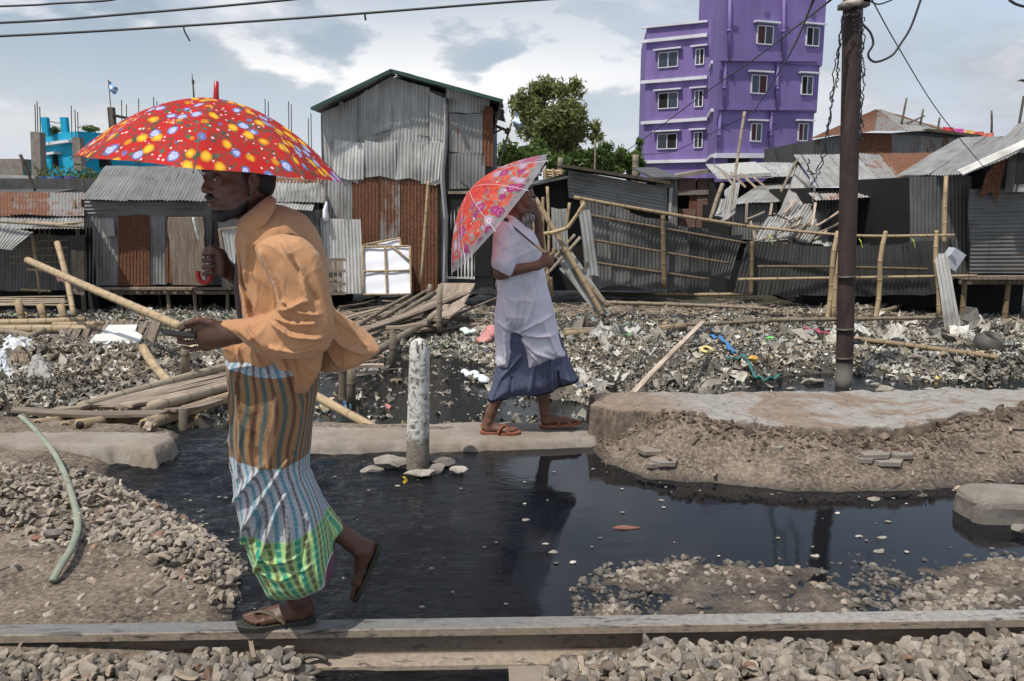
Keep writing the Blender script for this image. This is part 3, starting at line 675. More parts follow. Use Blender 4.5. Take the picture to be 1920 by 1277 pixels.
# broken slabs lying on the upper dirt
mb = MB()
def flake(px, py, s, n=6, seed=0, tone=1.1, dz=.012):
    rng = np.random.default_rng(seed); h = .05
    for _ in range(8): c = G(px, py, h); h = .5*h+.5*float(hgt(c[:1], c[1:2])[0])
    c = G(px, py, h+dz*.2); pts = []
    for k in range(n): a = 6.283*k/n+rng.uniform(-.25, .25); pts.append(c+V3(math.cos(a)*s*rng.uniform(.75, 1.15), math.sin(a)*s*.8*rng.uniform(.75, 1.15), 0))
    polyslab(mb, [p+V3(0, 0, -.02) for p in pts], (0.02, -.05, 1), .025, tone=(tone, 0, .5))
    return c
for i, (px, py, s, tn, lab) in enumerate([(1220, 842, .10, 1.0, 'pale concrete flake highest on the dirt slope left'), (1248, 862, .09, 1.0, 'split concrete flake in the middle of the dirt slope'), (1228, 868, .06, .9, 'small concrete flake below the split one'),
        (1640, 848, .12, .95, 'large cracked concrete flake on the dirt slope under the pole'), (1660, 862, .10, 1.0, 'lower cracked concrete flake under the large one'), (1620, 858, .07, .9, 'thin concrete flake at the left of the cracked group'), (1690, 850, .08, .9, 'tilted concrete flake at the right of the cracked group'),
        (1190, 806, .05, .9, 'little pale flake near the broken path end'), (1345, 808, .05, 1.0, 'pale flake just under the path edge'), (1455, 838, .045, 1.0, 'lone triangular pale flake on the brown dirt')]):
    mb = MB(); flake(px, py, s, 6, i+3, tn); tag(mb.build('concrete_flake', M['concrete']), lab, 'concrete flake', 'broken concrete flakes on the dirt slope')
# concrete marker post
base = G(782, 878, 0.0); tp = P(787, 634, base[1]); pts = [lerp(base+V3(0, 0, -.08), tp, t) for t in np.linspace(0, .93, 24)]; pts += [lerp(base, tp, .965), lerp(base, tp, .985), lerp(base, tp, 1.0)]
rs = list(np.linspace(.076, .062, 24))+[.054, .036, .008]; mb = MB(); tube(mb, pts, rs, 26)
def post_mat():
    m, nt, b = newmat('flaking_post'); g = N(nt); pos = g.n('ShaderNodeNewGeometry').outputs['Position']; z = g.sep(pos)[2]
    n = g.noise(pos, 24, 5, .65, 1.0); n2 = g.noise(pos, 5, 4)
    wh = g.ramp(n, [(.38, (.13, .115, .10)), (.44, (.36, .34, .31)), (.56, (.60, .58, .54))]); br = g.ramp(n, [(.35, (.13, .105, .08)), (.65, (.25, .215, .175))])
    f = g.maprange(g.math('ADD', z, g.math('MULTIPLY', n2, .12)), .30, .24, 0, 1); col = g.mix(f, wh, br)
    g.link(col, b.inputs['Base Color']); b.inputs['Roughness'].default_value = .9; g.bump(n, .8, .012, b); return m
root = thing('concrete_post', base, 'stubby flaking white concrete post with rounded top standing in the black water', 'post')
mb.build('shaft', post_mat(), root, smooth=True)
mb = MB()
for dx in (-.012, .012):
    q = P(787+dx*400, 648, base[1]-.066); tube(mb, [q+V3(0, 0, .028), q+V3(0, -.004, 0), q-V3(0, .002, .025)], .0042, 6)
mb.build('rebar_stub', M['iron'], root)
# hose
hp = [G(38, 780, .12), G(60, 800, .12), G(95, 840, .12), G(120, 885, .13), G(138, 940, .15), G(146, 985, .165), G(135, 1025, .16), G(113, 1062, .15), G(98, 1090, .12)]
mb = MB(); tube(mb, catmull(hp, 8), .0165, 12, flat=.8); tag(mb.build('hose', surf('green_hose', [(.3, (.17, .20, .15)), (.7, (.28, .31, .24))], 5, .6, .2, .004, coord='world', dirt=(3, .6, (.33, .29, .23))), smooth=True), 'pale green hose lying over the left gravel bank', 'hose')
# ---------------------------------------------------------------- the low ground beyond the path: mud, pools, rubbish
POOLZ = -.34
POOLS = [gp(l, POOLZ) for l in ([(585, 700), (640, 672), (700, 668), (790, 672), (900, 676), (925, 700), (900, 716), (930, 736), (1010, 752), (1100, 760), (1105, 830), (560, 830), (570, 740)],
         [(1370, 716), (1440, 704), (1560, 700), (1680, 712), (1800, 720), (1920, 712), (2150, 700), (2150, 770), (1360, 770)],
         [(-400, 770), (0, 772), (80, 778), (210, 782), (330, 790), (345, 830), (-400, 840)])]
MOUNDS = [(1250, 668, 2.4, 1.3, .20), (1420, 690, 1.3, .7, .10), (150, 690, 2.2, 1.4, .16), (20, 660, 1.2, .9, .14), (850, 640, 1.6, .9, .10), (1000, 600, 2, 1, .06)]
MC = [(T(px, py)[:2], a, b, h) for px, py, a, b, h in MOUNDS]
def hfar(X, Y):
    z = zfar(Y)+.03*fnoise(X, Y, 31, 1.6, 4)+.012*fnoise(X, Y, 32, 8, 3)
    for c, a, b, h in MC: z = z+h*np.exp(-((X-c[0])/a)**2-((Y-c[1])/b)**2)
    for pl in POOLS:
        d = sdpoly(pl, X, Y)+.12*fnoise(X, Y, 35, 3.2, 4); k = np.clip(.5+d/.16, 0, 1); z = z*(1-k)+(POOLZ-.05)*k
    return z
def hz(p): return float(hfar(np.array([p[0]]), np.array([p[1]]))[0])
nx, ny = 520, 360
ys = 5.7+(24-5.7)*np.linspace(0, 1, ny)**1.5; U = np.linspace(-1, 1, nx); X = U[None, :]*(3.2+ys[:, None]*.85)*1.0; Y = np.repeat(ys[:, None], nx, 1); Z = hfar(X, Y)
I, J = np.meshgrid(np.arange(nx-1), np.arange(ny-1)); a = (J*nx+I).ravel()
mb = MB(); mb.add(np.stack([X, Y, Z], -1).reshape(-1, 3), np.stack([a, a+1, a+nx+1, a+nx], 1))
yb = [24, 30, 45, 80, 200, 900, 2500]; V = []
for yy in yb:
    for i in range(31): V.append(((i/30*2-1)*(3.2+yy*.85)*(1 if yy < 25 else 1.6), yy, float(zfar(yy))-(.02 if yy > 24 else 0.0)))
Q = [(j*31+i, j*31+i+1, (j+1)*31+i+1, (j+1)*31+i) for j in range(len(yb)-1) for i in range(30)]; mb.add(V, Q)
def mud_mat():
    m, nt, b = newmat('rubbish_mud'); g = N(nt); pos = g.n('ShaderNodeNewGeometry').outputs['Position']; s = g.sep(pos)
    n = g.noise(pos, 3, 7, .7); n2 = g.noise(pos, 24, 6, .75)
    col = g.ramp(g.math('ADD', g.math('MULTIPLY', n, .4), g.math('MULTIPLY', n2, .6)), [(.35, (.02, .018, .014)), (.5, (.075, .066, .05)), (.65, (.18, .16, .125))])
    wet = g.maprange(g.math('ADD', s[2], g.math('MULTIPLY', n, .03)), POOLZ+.0, POOLZ+.06, 1, 0); col = g.mix(g.math('MULTIPLY', wet, .8), col, (.055, .055, .038))
    g.link(col, b.inputs['Base Color']); g.link(g.maprange(wet, 0, 1, .9, .4), b.inputs['Roughness']); g.bump(n2, .8, .04, b); return m
M['mud'] = mud_mat(); tag(mb.build('mud_ground', M['mud'], smooth=True), kind='structure')
mb = MB(); V = [(x, y, POOLZ) for y in np.linspace(5.7, 11, 10) for x in np.linspace(-9, 9, 10)]
mb.add(V, [(j*10+i, j*10+i+1, j*10+i+11, j*10+i+10) for j in range(9) for i in range(9)]); tag(mb.build('pool_water', M['pool'], smooth=True), kind='structure')
# ---- rubbish: numpy-scattered crumpled scraps
PAL = [((.42, .38, .30), 32), ((.31, .285, .23), 20), ((.19, .16, .12), 15), ((.54, .51, .44), 18), ((.07, .06, .05), 12), ((.74, .73, .70), 11), ((.42, .31, .17), 7), ((.26, .17, .09), 6),
       ((.50, .49, .47), 7), ((.05, .14, .26), 1.2), ((.08, .30, .32), 1.2), ((.10, .30, .10), .6), ((.65, .30, .07), 1.0), ((.68, .50, .12), .9), ((.55, .20, .18), .7), ((.16, .14, .22), 1.2)]
PALC = np.array([c for c, _ in PAL]); PALW = np.array([w for _, w in PAL], float); PALW /= PALW.sum()
PALW_B = PALW.copy(); PALW_B[[2, 4, 6, 7]] *= 2.2; PALW_B[[5, 8]] *= .45; PALW_B /= PALW_B.sum()
def scraps(name, n, xr, seed, y0=5.9, y1=18.2, size=(.014, .056), weights=PALW, crump=.35, dens=None, lift=.03, kind='stuff', gx=4):
    rng = np.random.default_rng(seed); r = rng.random(n)
    y = y0*(y1/y0)**r; x = rng.uniform(xr[0], xr[1], n)*y
    keep = np.ones(n, bool)
    for pl in POOLS:
        d = sdpoly(pl, x, y)+.12*fnoise(x, y, 35, 3.2, 4); keep &= (d < .02) | (rng.random(n) < .05+.10*np.clip(fnoise(x, y, 44, 2.5, 3), 0, 1))
    if dens is not None: keep &= rng.random(n) < dens(x, y)
    x, y = x[keep], y[keep]; n = len(x); z = np.maximum(hfar(x, y), np.where(y < 10.6, POOLZ+.004, -9))+rng.random(n)**2*lift
    s = size[0]*(size[1]/size[0])**rng.random(n)**1.35*(y/8)**.35
    el = rng.uniform(.14, .85, n)
    k = gx; uu, vv = np.meshgrid(np.linspace(-1, 1, k), np.linspace(-1, 1, 3)); nv = k*3
    base = np.stack([uu.ravel(), vv.ravel(), np.zeros(nv)], 1)
    V = np.repeat(base[None], n, 0); V[:, :, 1] *= el[:, None]
    V += rng.normal(size=V.shape)*np.array([.16, .16, crump])
    curl = rng.uniform(-.8, .8, n); V[:, :, 2] += curl[:, None]*V[:, :, 0]**2
    a = rng.uniform(0, 6.283, n); b = rng.normal(size=n)*.36; c = rng.normal(size=n)*.32
    ca, sa, cb, sb, cc, sc = np.cos(a), np.sin(a), np.cos(b), np.sin(b), np.cos(c), np.sin(c)
    Rm = np.zeros((n, 3, 3)); Rx = np.zeros((n, 3, 3)); Ry = np.zeros((n, 3, 3))
    Rm[:, 0, 0] = ca; Rm[:, 0, 1] = -sa; Rm[:, 1, 0] = sa; Rm[:, 1, 1] = ca; Rm[:, 2, 2] = 1
    Rx[:, 0, 0] = 1; Rx[:, 1, 1] = cb; Rx[:, 1, 2] = -sb; Rx[:, 2, 1] = sb; Rx[:, 2, 2] = cb
    Ry[:, 1, 1] = 1; Ry[:, 0, 0] = cc; Ry[:, 0, 2] = sc; Ry[:, 2, 0] = -sc; Ry[:, 2, 2] = cc
    Rt = Rm@Rx@Ry; V = np.einsum('nij,nkj->nki', Rt, V)*s[:, None, None]+np.stack([x, y, z+s*.22], 1)[:, None, :]
    ci = rng.choice(len(PALC), n, p=weights); pt_ = np.clip(.98+.75*fnoise(x, y*1.4, 61, 1.1, 3)+.45*fnoise(x, y, 62, 5, 2), .35, 1.5)[:, None]; C = PALC[ci]*rng.uniform(.65, 1.25, (n, 1))*pt_; br_ = np.clip(fnoise(x, y, 63, .8, 2)*2, 0, 1)[:, None]; C = C*(1-.5*br_)+.5*br_*C.mean(1, keepdims=True)*np.array([1.12, .99, .80]); C = C*np.array([.97, 1, 1.04]); C = C*.70+.30*np.array([.31, .285, .235])
    C = C*(1-.25*rng.random((n, 1)))+.25*rng.random((n, 1))*np.array([.12, .10, .07])
    tone = np.repeat(C, nv, 0)
    q = np.array([(j*k+i, j*k+i+1, (j+1)*k+i+1, (j+1)*k+i) for j in range(2) for i in range(k-1)])
    Q = (q[None]+(np.arange(n)*nv)[:, None, None]).reshape(-1, 4)
    mb = MB(); mb.add(V.reshape(-1, 3), Q, tone=tone); return tag(mb.build(name, M['scrap']), kind=kind)
def scrap_mat():
    m, nt, b = newmat('scrap'); g = N(nt); pos = g.n('ShaderNodeNewGeometry').outputs['Position']
    a = g.attr('tone').outputs['Vector']; n = g.noise(pos, 18, 4, .7); col = g.mix(g.maprange(n, .42, .7, 0, .65), a, (.11, .09, .065))
    g.link(col, b.inputs['Base Color']); b.inputs['Roughness'].default_value = .6; b.inputs['Specular IOR Level'].default_value = .35; return m
M['scrap'] = scrap_mat()
scraps('rubbish', 44000, (-.84, .80), 1)
scraps('rubbish', 17000, (-.84, .80), 2, size=(.010, .035), crump=.5, gx=3)
scraps('rubbish', 3000, (-.84, .80), 3, size=(.045, .10), crump=.25, y0=6.0, dens=lambda x, y: np.clip(.25+fnoise(x, y, 50, 1.2, 2), .1, .9))
scraps('rubbish', 9000, (-.70, -.15), 4, size=(.015, .07), y0=6.2, y1=10, weights=PALW_B, lift=.07)
bagw = np.zeros(len(PALC)); bagw[[0, 3, 5, 8, 4, 1]] = [2, 3, 3, 4, 1.5, 2]; bagw /= bagw.sum()
scraps('rubbish', 420, (-.2, .70), 14, y0=6.6, y1=15, size=(.10, .26), weights=bagw, crump=.22, gx=7, dens=lambda x, y: np.clip(.2+1.2*fnoise(x, y, 51, 1.0, 2), .06, 1))
# long thin straw and sticks
def straws(name, n, cx, seed, spread, L=(.06, .4), r=(.002, .006), tone=(.6, 1.6), lift=.06):
    rng = np.random.default_rng(seed); mb = MB(); Vs = []; Qs = []; Ts = []; k = 0
    for i in range(n):
        c = cx+rng.normal(size=2)*spread; a = rng.normal()*.9; l = L[0]*(L[1]/L[0])**rng.random(); rr = rng.uniform(*r)
        z = max(float(hfar(np.array([c[0]]), np.array([c[1]]))[0]), POOLZ if c[1] < 10.6 else -9)+rng.random()**2*lift+.01
        d = V3(math.cos(a), math.sin(a), rng.normal()*.14); p = V3(c[0], c[1], z); s = nrm(np.cross(d, (0, 0, 1))); bend = rng.normal()*.12*l
        V = []
        for t in (-.5, 0, .5):
            q = p+d*l*t+s*bend*(1-4*t*t)
            for e in ((1, -.6), (-1, -.6), (0, 1)): V.append(q+s*e[0]*rr+V3(0, 0, e[1]*rr))
        Vs += V; Qs += [(k+o+j, k+o+(j+1) % 3, k+o+3+(j+1) % 3, k+o+3+j) for o in (0, 3) for j in range(3)]; k += 9
        Ts += [(rng.uniform(*tone), 0, .5)]*9
    mb.add(Vs, Qs, tone=np.array(Ts)); return tag(mb.build(name, M['wood']), kind='stuff')
straws('straw', 1500, T(170, 700)[:2], 5, np.array([1.1, .75]))
straws('straw', 500, T(60, 640)[:2], 15, np.array([1.3, .6]))
straws('straw', 700, T(1200, 585)[:2], 6, np.array([2.6, .9]), L=(.2, .9), r=(.006, .016))
straws('straw', 600, T(1100, 640)[:2], 7, np.array([3.5, 2]), L=(.06, .5), r=(.003, .009))
straws('straw', 350, T(720, 610)[:2], 8, np.array([1.2, .8]), L=(.3, 1.1), r=(.006, .014), lift=.15)
straws('straw', 250, T(1700, 600)[:2], 9, np.array([2.6, .6]), L=(.2, .8), r=(.005, .014))
# stones and lumps lying in the back pool edge
for i, (px, py, s, lab, tn, szz) in enumerate([(1524, 718, .13, 'rounded tan boulder in the pool left of the utility pole', .95, (1.2, .6, .45)), (1661, 730, .09, 'pale lump of rubble at the far edge of the path', 1.1, (1.3, .6, .6)), (1642, 722, .06, 'small pointed stone beside the pale lump behind the path', .9, (1, .6, .7)),
        (1742, 730, .07, 'flat pale stone alone behind the path right of the rubble lump', 1.1, (1.3, .6, .35)), (1483, 728, .06, 'small flat stone at the pool edge before the boulder', .9, (1.2, .6, .4)), (210, 718, .09, 'upright pale foam-like block on the straw heap at left', 1.5, (.6, .5, .8)), (174, 700, .05, 'small white lump on the straw heap', 1.7, (1, .7, .7))]):
    p = T(px, py); p[2] = max(hz(p), POOLZ)+s*.2; one_rock('rock', p, s, M['stone'], lab, 'rock', 60+i, szz, tone=(tn, 0, .5))
# distinct pieces of rubbish
def cloth_strip(name, pts, w, col, label, cat, th=.02):
    mb = MB(); pts = catmull([T(px, py)+V3(0, 0, .05) for px, py in pts], 8); pts = [V3(p[0], p[1], max(hz(p), POOLZ)+.06+.02*math.sin(i*1.1)) for i, p in enumerate(pts)]
    rs = [w*(.5+.5*abs(math.sin(i*.9+1)))*(1 if 0 < i < len(pts)-1 else .3) for i in range(len(pts))]
    tube(mb, pts, rs, 7, flat=.45); o = mb.build(name, plain(name+'_paint', col, .6, var=.35, scale=20), smooth=True); tag(o, label, cat); return o
cloth_strip('cloth_strip', [(1330, 672), (1350, 678), (1368, 692), (1376, 696)], .036, (.05, .17, .36), 'blue twisted cloth on the rubbish heap behind the slanting stick', 'cloth')
cloth_strip('cloth_strip', [(1360, 704), (1395, 702), (1420, 716), (1440, 720), (1466, 712)], .034, (.03, .13, .12), 'long dark green cloth lying across the rubbish right of the blue one', 'cloth')
cloth_strip('plastic_sheet', [(1075, 520), (1100, 524)], .04, (.5, .5, .5), 'grey scrap by the fence foot', 'plastic')
cloth_strip('plastic_sheet', [(905, 660), (925, 640), (945, 650)], .13, (.50, .22, .20), 'salmon pink plastic sheet by the pool behind the second man', 'plastic')
cloth_strip('plastic_bag', [(868, 708), (890, 712), (912, 722)], .07, (.62, .66, .70), 'pale crumpled plastic bag floating in the pool left of the second man', 'plastic bag')
cloth_strip('plastic_bag', [(868, 642), (890, 646)], .09, (.55, .66, .60), 'whitish green plastic bag on the debris behind the concrete post', 'plastic bag')
cloth_strip('plastic_sheet', [(1285, 655), (1300, 645), (1322, 652), (1345, 665)], .06, (.02, .03, .035), 'black plastic sheet crumpled on top of the rubbish heap', 'plastic')
cloth_strip('cloth_strip', [(1505, 640), (1530, 642), (1560, 650)], .05, (.33, .06, .10), 'dark red cloth among the rubbish left of the utility pole', 'cloth')
cloth_strip('plastic_sheet', [(1085, 568), (1100, 566), (1118, 568)], .05, (.70, .16, .06), 'orange plastic scrap behind the second man shoulder', 'plastic')
p = T(1323, 694); p[2] = hz(p)+.07; mb = MB(); tube(mb, [p+V3(math.cos(a)*.058, math.sin(a)*.058, .02*math.sin(a)) for a in np.linspace(0, 6.283, 20)], .020, 8, caps=False, flat=.7)
tag(mb.build('float_ring', plain('yellow_plastic', (.62, .50, .20), .5), smooth=True), 'yellow ring shaped float on the rubbish heap', 'float')
for (px, py, col, lab, cat, s) in [(1294, 648, (.80, .26, .03), 'small orange cup on top of the black plastic', 'cup', .045), (1440, 672, (.15, .55, .12), 'light green plastic scrap on the rubbish heap', 'plastic', .06), (1412, 704, (.62, .33, .06), 'orange brown plastic lump next to the green cloth', 'plastic', .07), (199, 625, (.75, .58, .05), 'yellow round lid on the bamboo pole end', 'lid', .09), (1178, 656, (.2, .45, .2), 'pale green scrap near the bamboo poles', 'plastic', .05)]:
    p = T(px, py); p[2] = hz(p)+.07; one_rock('rubbish_piece', p, s, plain('piece_paint', col, .5), lab, cat, int(px), (1, .8, .6))
# tyre-like pot at the right
p = T(1848, 664); p[2] = hz(p)+.10; mb = MB(); ax = nrm((.25, -.35, .9)); d, s_, u = axes(ax, (0, 1, 0)); prof = [(-.16, .10), (-.14, .15), (-.10, .17), (-.06, .175), (-.03, .165), (0, .18), (.05, .19), (.10, .18), (.13, .15), (.17, .14), (.175, .12), (.12, .11), (.0, .12)]
V = []; n = 28
for (h, r) in prof:
    for j in range(n): a = 6.283*j/n; V.append(p+ax*h+(s_*math.cos(a)+u*math.sin(a))*r)
Q = [(i*n+j, i*n+(j+1) % n, (i+1)*n+(j+1) % n, (i+1)*n+j) for i in range(len(prof)-1) for j in range(n)]
mb.add(V, Q); tag(mb.build('broken_jar', plain('dark_clay', (.07, .065, .055), .6, var=.3), smooth=True), 'dark ribbed clay jar with broken mouth lying tilted on the rubbish at right', 'jar')
# white boards on the slatted mat
def pxpoly(pts, Y0, dz=0.0): return [P(x, y, Y0) for x, y in pts]
mat_pts = [P(x, y, T(x, y)[1]*k) for x, y, k in ((126, 602, .90), (298, 602, .90), (274, 655, .93), (96, 658, .93))]
mb = MB(); n = 19
for i in range(n):
    u = (i+.5)/n; a = lerp(mat_pts[0], mat_pts[1], u); b = lerp(mat_pts[3], mat_pts[2], u)+V3(random.uniform(-.02, .02), random.uniform(-.05, .05), 0)
    plank(mb, a, b, .072*random.uniform(.7, 1.05), .012, tone=(random.uniform(.6, 1.15), 0, .5), n=6, warp=.012)
root = thing('slatted_mat', lerp(mat_pts[3], mat_pts[2], .5), 'grey wooden slatted platform lying tilted on the rubbish at left', 'platform'); mb.build('slats', M['wood'], root)
mb = MB(); tube(mb, [mat_pts[0]+V3(0, 0, -.03), mat_pts[3]+V3(0, 0, -.03)], .022, 7, tone=(.6, 0, .5)); tube(mb, [mat_pts[1]+V3(0, 0, -.03), mat_pts[2]+V3(0, 0, -.03)], .022, 7); mb.build('crossbar', M['dark_wood'], root)
def onmat(px, py, dz):
    A, B, C = mat_pts[0], mat_pts[1], mat_pts[3]; nn = nrm(np.cross(B-A, C-A)); d = ray(px, py); t = (A+nn*0-np.array([0, 0, CZ])).dot(nn)/d.dot(nn); q = np.array([0, 0, CZ])+d*t
    return q+nn*(dz if nn[2] > 0 else -dz)
foam = plain('white_foam_board', (.60, .60, .57), .7, var=.06, scale=14)
mb = MB(); polyslab(mb, [onmat(x, y, .012) for x, y in [(204, 614), (258, 613), (252, 632), (188, 634)]], (0, -.1, 1), .03); tag(mb.build('foam_board', foam), 'smaller white foam board lying uppermost on the slatted platform', 'foam board')
mb = MB(); polyslab(mb, [onmat(x, y, .05) for x, y in [(180, 638), (256, 632), (268, 640), (262, 652), (248, 656), (175, 657), (169, 653)]], (0, -.1, 1), .035); tag(mb.build('foam_board', foam), 'larger white foam board with cut corners lying in front of the smaller one', 'foam board')
def tarp(px0, py0, px1, py1, label, col, seed, hump=.1):
    rng = np.random.default_rng(seed); A = T(px0, py1); B = T(px1, py1); Ct = T(px0, py0); n = 16; V = []
    for j in range(n+1):
        for i in range(n+1):
            u, v = i/n, j/n; q = T(px0+(px1-px0)*u, py1+(py0-py1)*v); e = min(u, 1-u, v, 1-v)
            V.append(V3(q[0]+rng.normal()*.012, q[1]+rng.normal()*.012, hz(q)+.04+hump*min(1, e*3.2)+.025*math.sin(u*9+seed)*math.sin(v*7)+rng.normal()*.008))
    mb = MB(); mb.add(V, [(j*(n+1)+i, j*(n+1)+i+1, (j+1)*(n+1)+i+1, (j+1)*(n+1)+i) for j in range(n) for i in range(n)]); return tag(mb.build('plastic_sheet', plain('sheet_paint', col, .55, var=.2, scale=9)), label, 'plastic')
tarp(5, 668, 64, 684, 'white crumpled sack on the debris at the left edge', (.52, .53, .55), 3)
tarp(-30, 688, 26, 728, 'white torn sheet hanging down the debris at the left edge', (.50, .51, .54), 4)
tarp(356, 656, 398, 678, 'pale yellow foam cushion on the debris beside the short stump', (.55, .50, .30), 5, .13)
tarp(20, 690, 62, 712, 'brown woven sheet beside the white torn sheet', (.16, .12, .08), 6, .12)
tarp(55, 703, 100, 728, 'grey plastic sheet on the straw heap', (.28, .27, .25), 7, .08)
# ---------------------------------------------------------------- shacks
def W(x, y, Y): return P(x, y, Y)
def sheetobj(name, parent, quads, mat='metal', **kw):
    mb = MB()
    for q in quads: sheets(mb, *q[:4], **{**kw, **(q[4] if len(q) > 4 else {})})
    return mb.build(name, M[mat], parent, smooth=True)
def Q4(x0, y0, x1, y1, x2, y2, x3, y3, Ya, Yb=None):
    """pixels: bottom-left, bottom-right, top-right, top-left"""
    Yb = Ya if Yb is None else Yb
    return W(x0, y0, Ya), W(x1, y1, Ya), W(x2, y2, Yb), W(x3, y3, Yb)
def gz(x, Y): return float(hfar(np.array([x]), np.array([Y]))[0]) if Y < 24 else float(zfar(Y))
def boxroom(mb, x0, x1, Y, dep, z0, z1, tone=(1, 0, .5)): box(mb, V3((x0+x1)/2, Y+dep/2, (z0+z1)/2), x1-x0, dep, z1-z0, tone=tone)
def part(name, parent, fn, mat, smooth=False):
    mb = MB(); fn(mb); return mb.build(name, M[mat] if isinstance(mat, str) else mat, parent, smooth)
def pole(px0, py0, px1, py1, Y0, Y1=None, r=.03, label='', cat='bamboo pole', mat='bamboo', tint=1.0, name='bamboo_pole', group=None, parent=None, bend=.015, via=None):
    Y1 = Y0 if Y1 is None else Y1
    mb = MB(); bamboo(mb, W(px0, py0, Y0), W(px1, py1, Y1), r, tint, bend, via=[W(*v) for v in via] if via else None)
    o = mb.build(name, M[mat], parent, smooth=True)
    if parent is None: tag(o, label, cat, group)
    return o
def stilts(root, xs, Y, zt, r=.035, mat='old_bamboo', name='stilt', tint=.9):
    for x in xs:
        a = V3(x, Y+random.uniform(-.05, .05), gz(x, Y)-.15); mb = MB(); bamboo(mb, a, V3(x+random.uniform(-.05, .05), Y, zt), r, tint, .01); mb.build(name, M[mat], root, smooth=True)
# --- left shack on stilts (brown-grey roof, rusty door sheet)
Y = 17.3; r1 = thing('shack', V3(W(290, 537, Y)[0], Y, gz(-7, Y)), 'low tin shack on stilts with a long grey corrugated roof behind the nearer man', 'shack')
x0, x1 = W(160, 540, Y)[0], W(600, 540, Y)[0]; zf = W(300, 537, Y)[2]; zt = W(300, 374, Y)[2]
part('room', r1, lambda mb: boxroom(mb, x0+.05, x1-.05, Y+.06, 3.0, zf, zt), 'dark')
sheetobj('wall', r1, [Q4(160, 536, 224, 535, 224, 404, 160, 404, Y, Y) + (dict(rust=.24, bright=.66),), Q4(280, 534, 312, 534, 312, 402, 280, 402, Y) + (dict(rust=.2, bright=.75),),
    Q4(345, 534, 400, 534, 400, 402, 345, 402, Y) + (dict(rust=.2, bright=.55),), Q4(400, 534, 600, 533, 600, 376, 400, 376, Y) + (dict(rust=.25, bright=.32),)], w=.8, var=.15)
sheetobj('wall_patch', r1, [Q4(222, 535, 281, 535, 281, 403, 222, 403, Y-.03) + (dict(rust=.78, bright=.8),)], w=.35, rustvar=.06, var=.1)
sheetobj('door', r1, [Q4(310, 530, 347, 530, 347, 408, 310, 408, Y-.05) + (dict(rust=.5, bright=.55),)], w=.9)
sheetobj('top_band', r1, [(W(160, 405, Y-.02), W(160, 377, Y-.02), W(400, 377, Y-.02), W(400, 405, Y-.02), dict(rust=.12, bright=.5))], w=.4, nv=20)
a, b = W(343, 533, Y-.05), W(370, 536, Y-.95); t_ = W(343, 406, Y-.05)[2]
part('open_door', r1, lambda mb: plank(mb, (a+b)/2+V3(0, 0, 0), V3((a+b)[0]/2, (a+b)[1]/2, t_), .75, .03, up=(0.05, 1, 0), tone=(.9, 0, .5)), 'wood')
sheetobj('roof', r1, [(W(150, 374, Y-.45), W(610, 380, Y-.45), W(610, 312, Y+1.6), W(197, 312, Y+1.6), dict(rust=.17, bright=.50))], mat='metal', w=.8, rag=.03, var=.12, nv=10)
part('corner_post', r1, lambda mb: bamboo(mb, V3(x0-.04, Y-.05, gz(x0, Y)-.1), V3(x0-.04, Y-.05, zt), .05, .8, .01), 'old_bamboo', True)
part('floor_beam', r1, lambda mb: (beam(mb, V3(x0-.15, Y-.12, zf-.03), V3(x1, Y-.12, zf-.03), .12, .05, tone=(1.4, 0, .5)), beam(mb, V3(x0-.1, Y+.05, zf-.14), V3(x1, Y+.05, zf-.14), .1, .08)), 'wood')
for i, px in enumerate(np.linspace(176, 352, 14)):
    def joist(mb, px=px):
        c = W(px+random.uniform(-3, 3), 544, Y-.12); n_ = 12
        for rr, dy, tn in ((.045, 0, 1.2), (.03, -.004, .15)): tube(mb, [c+V3(0, dy, 0), c+V3(0, .5, 0)], rr, n_, tone=(tn, 0, .5))
    part('floor_joist', r1, joist, 'bamboo')
part('under_floor_shade', r1, lambda mb: boxroom(mb, x0, x1+.1, Y+1.6, 1.5, -1.2, zf-.05), 'dark')  # added black box stands in for the shadow under the floor
stilts(r1, [W(px, 560, Y)[0] for px in (172, 226, 318, 366, 425)], Y, zf-.1, .045)
stilts(r1, [W(px, 560, Y+.9)[0] for px in (200, 250, 300, 378, 450)], Y+.9, zf-.1, .04, tint=.5)
mb = MB(); A, B = W(188, 410, Y-.1), W(212, 410, Y-.1); V = []
for j in range(9):
    for i in range(7): u, v = i/6, j/8; V.append(lerp(A, B, u+.06*v)+V3(0, .025*math.sin(u*9+v), -v*.38*(1+.05*math.sin(i))))
mb.add(V, [(j*7+i, j*7+i+1, j*7+i+8, j*7+i+7) for j in range(8) for i in range(6)]); tag(mb.build('hanging_cloth', plain('grey_cloth', (.42, .38, .36), .9, var=.1), smooth=True), 'small pinkish grey cloth hung on the wall of the left stilt shack', 'cloth')
mb = MB(); pts = [W(362, 408, Y-.8), W(368, 430, Y-.8), W(374, 455, Y-.8)]; tube(mb, catmull(pts, 5), [.05, .05, .055, .06, .05, .06, .055, .04, .04, .03, .02], 8, flat=.4); tag(mb.build('hanging_cloth', plain('white_rag', (.6, .6, .58), .9), smooth=True), 'long white rag draped over the open door of the left shack', 'cloth')
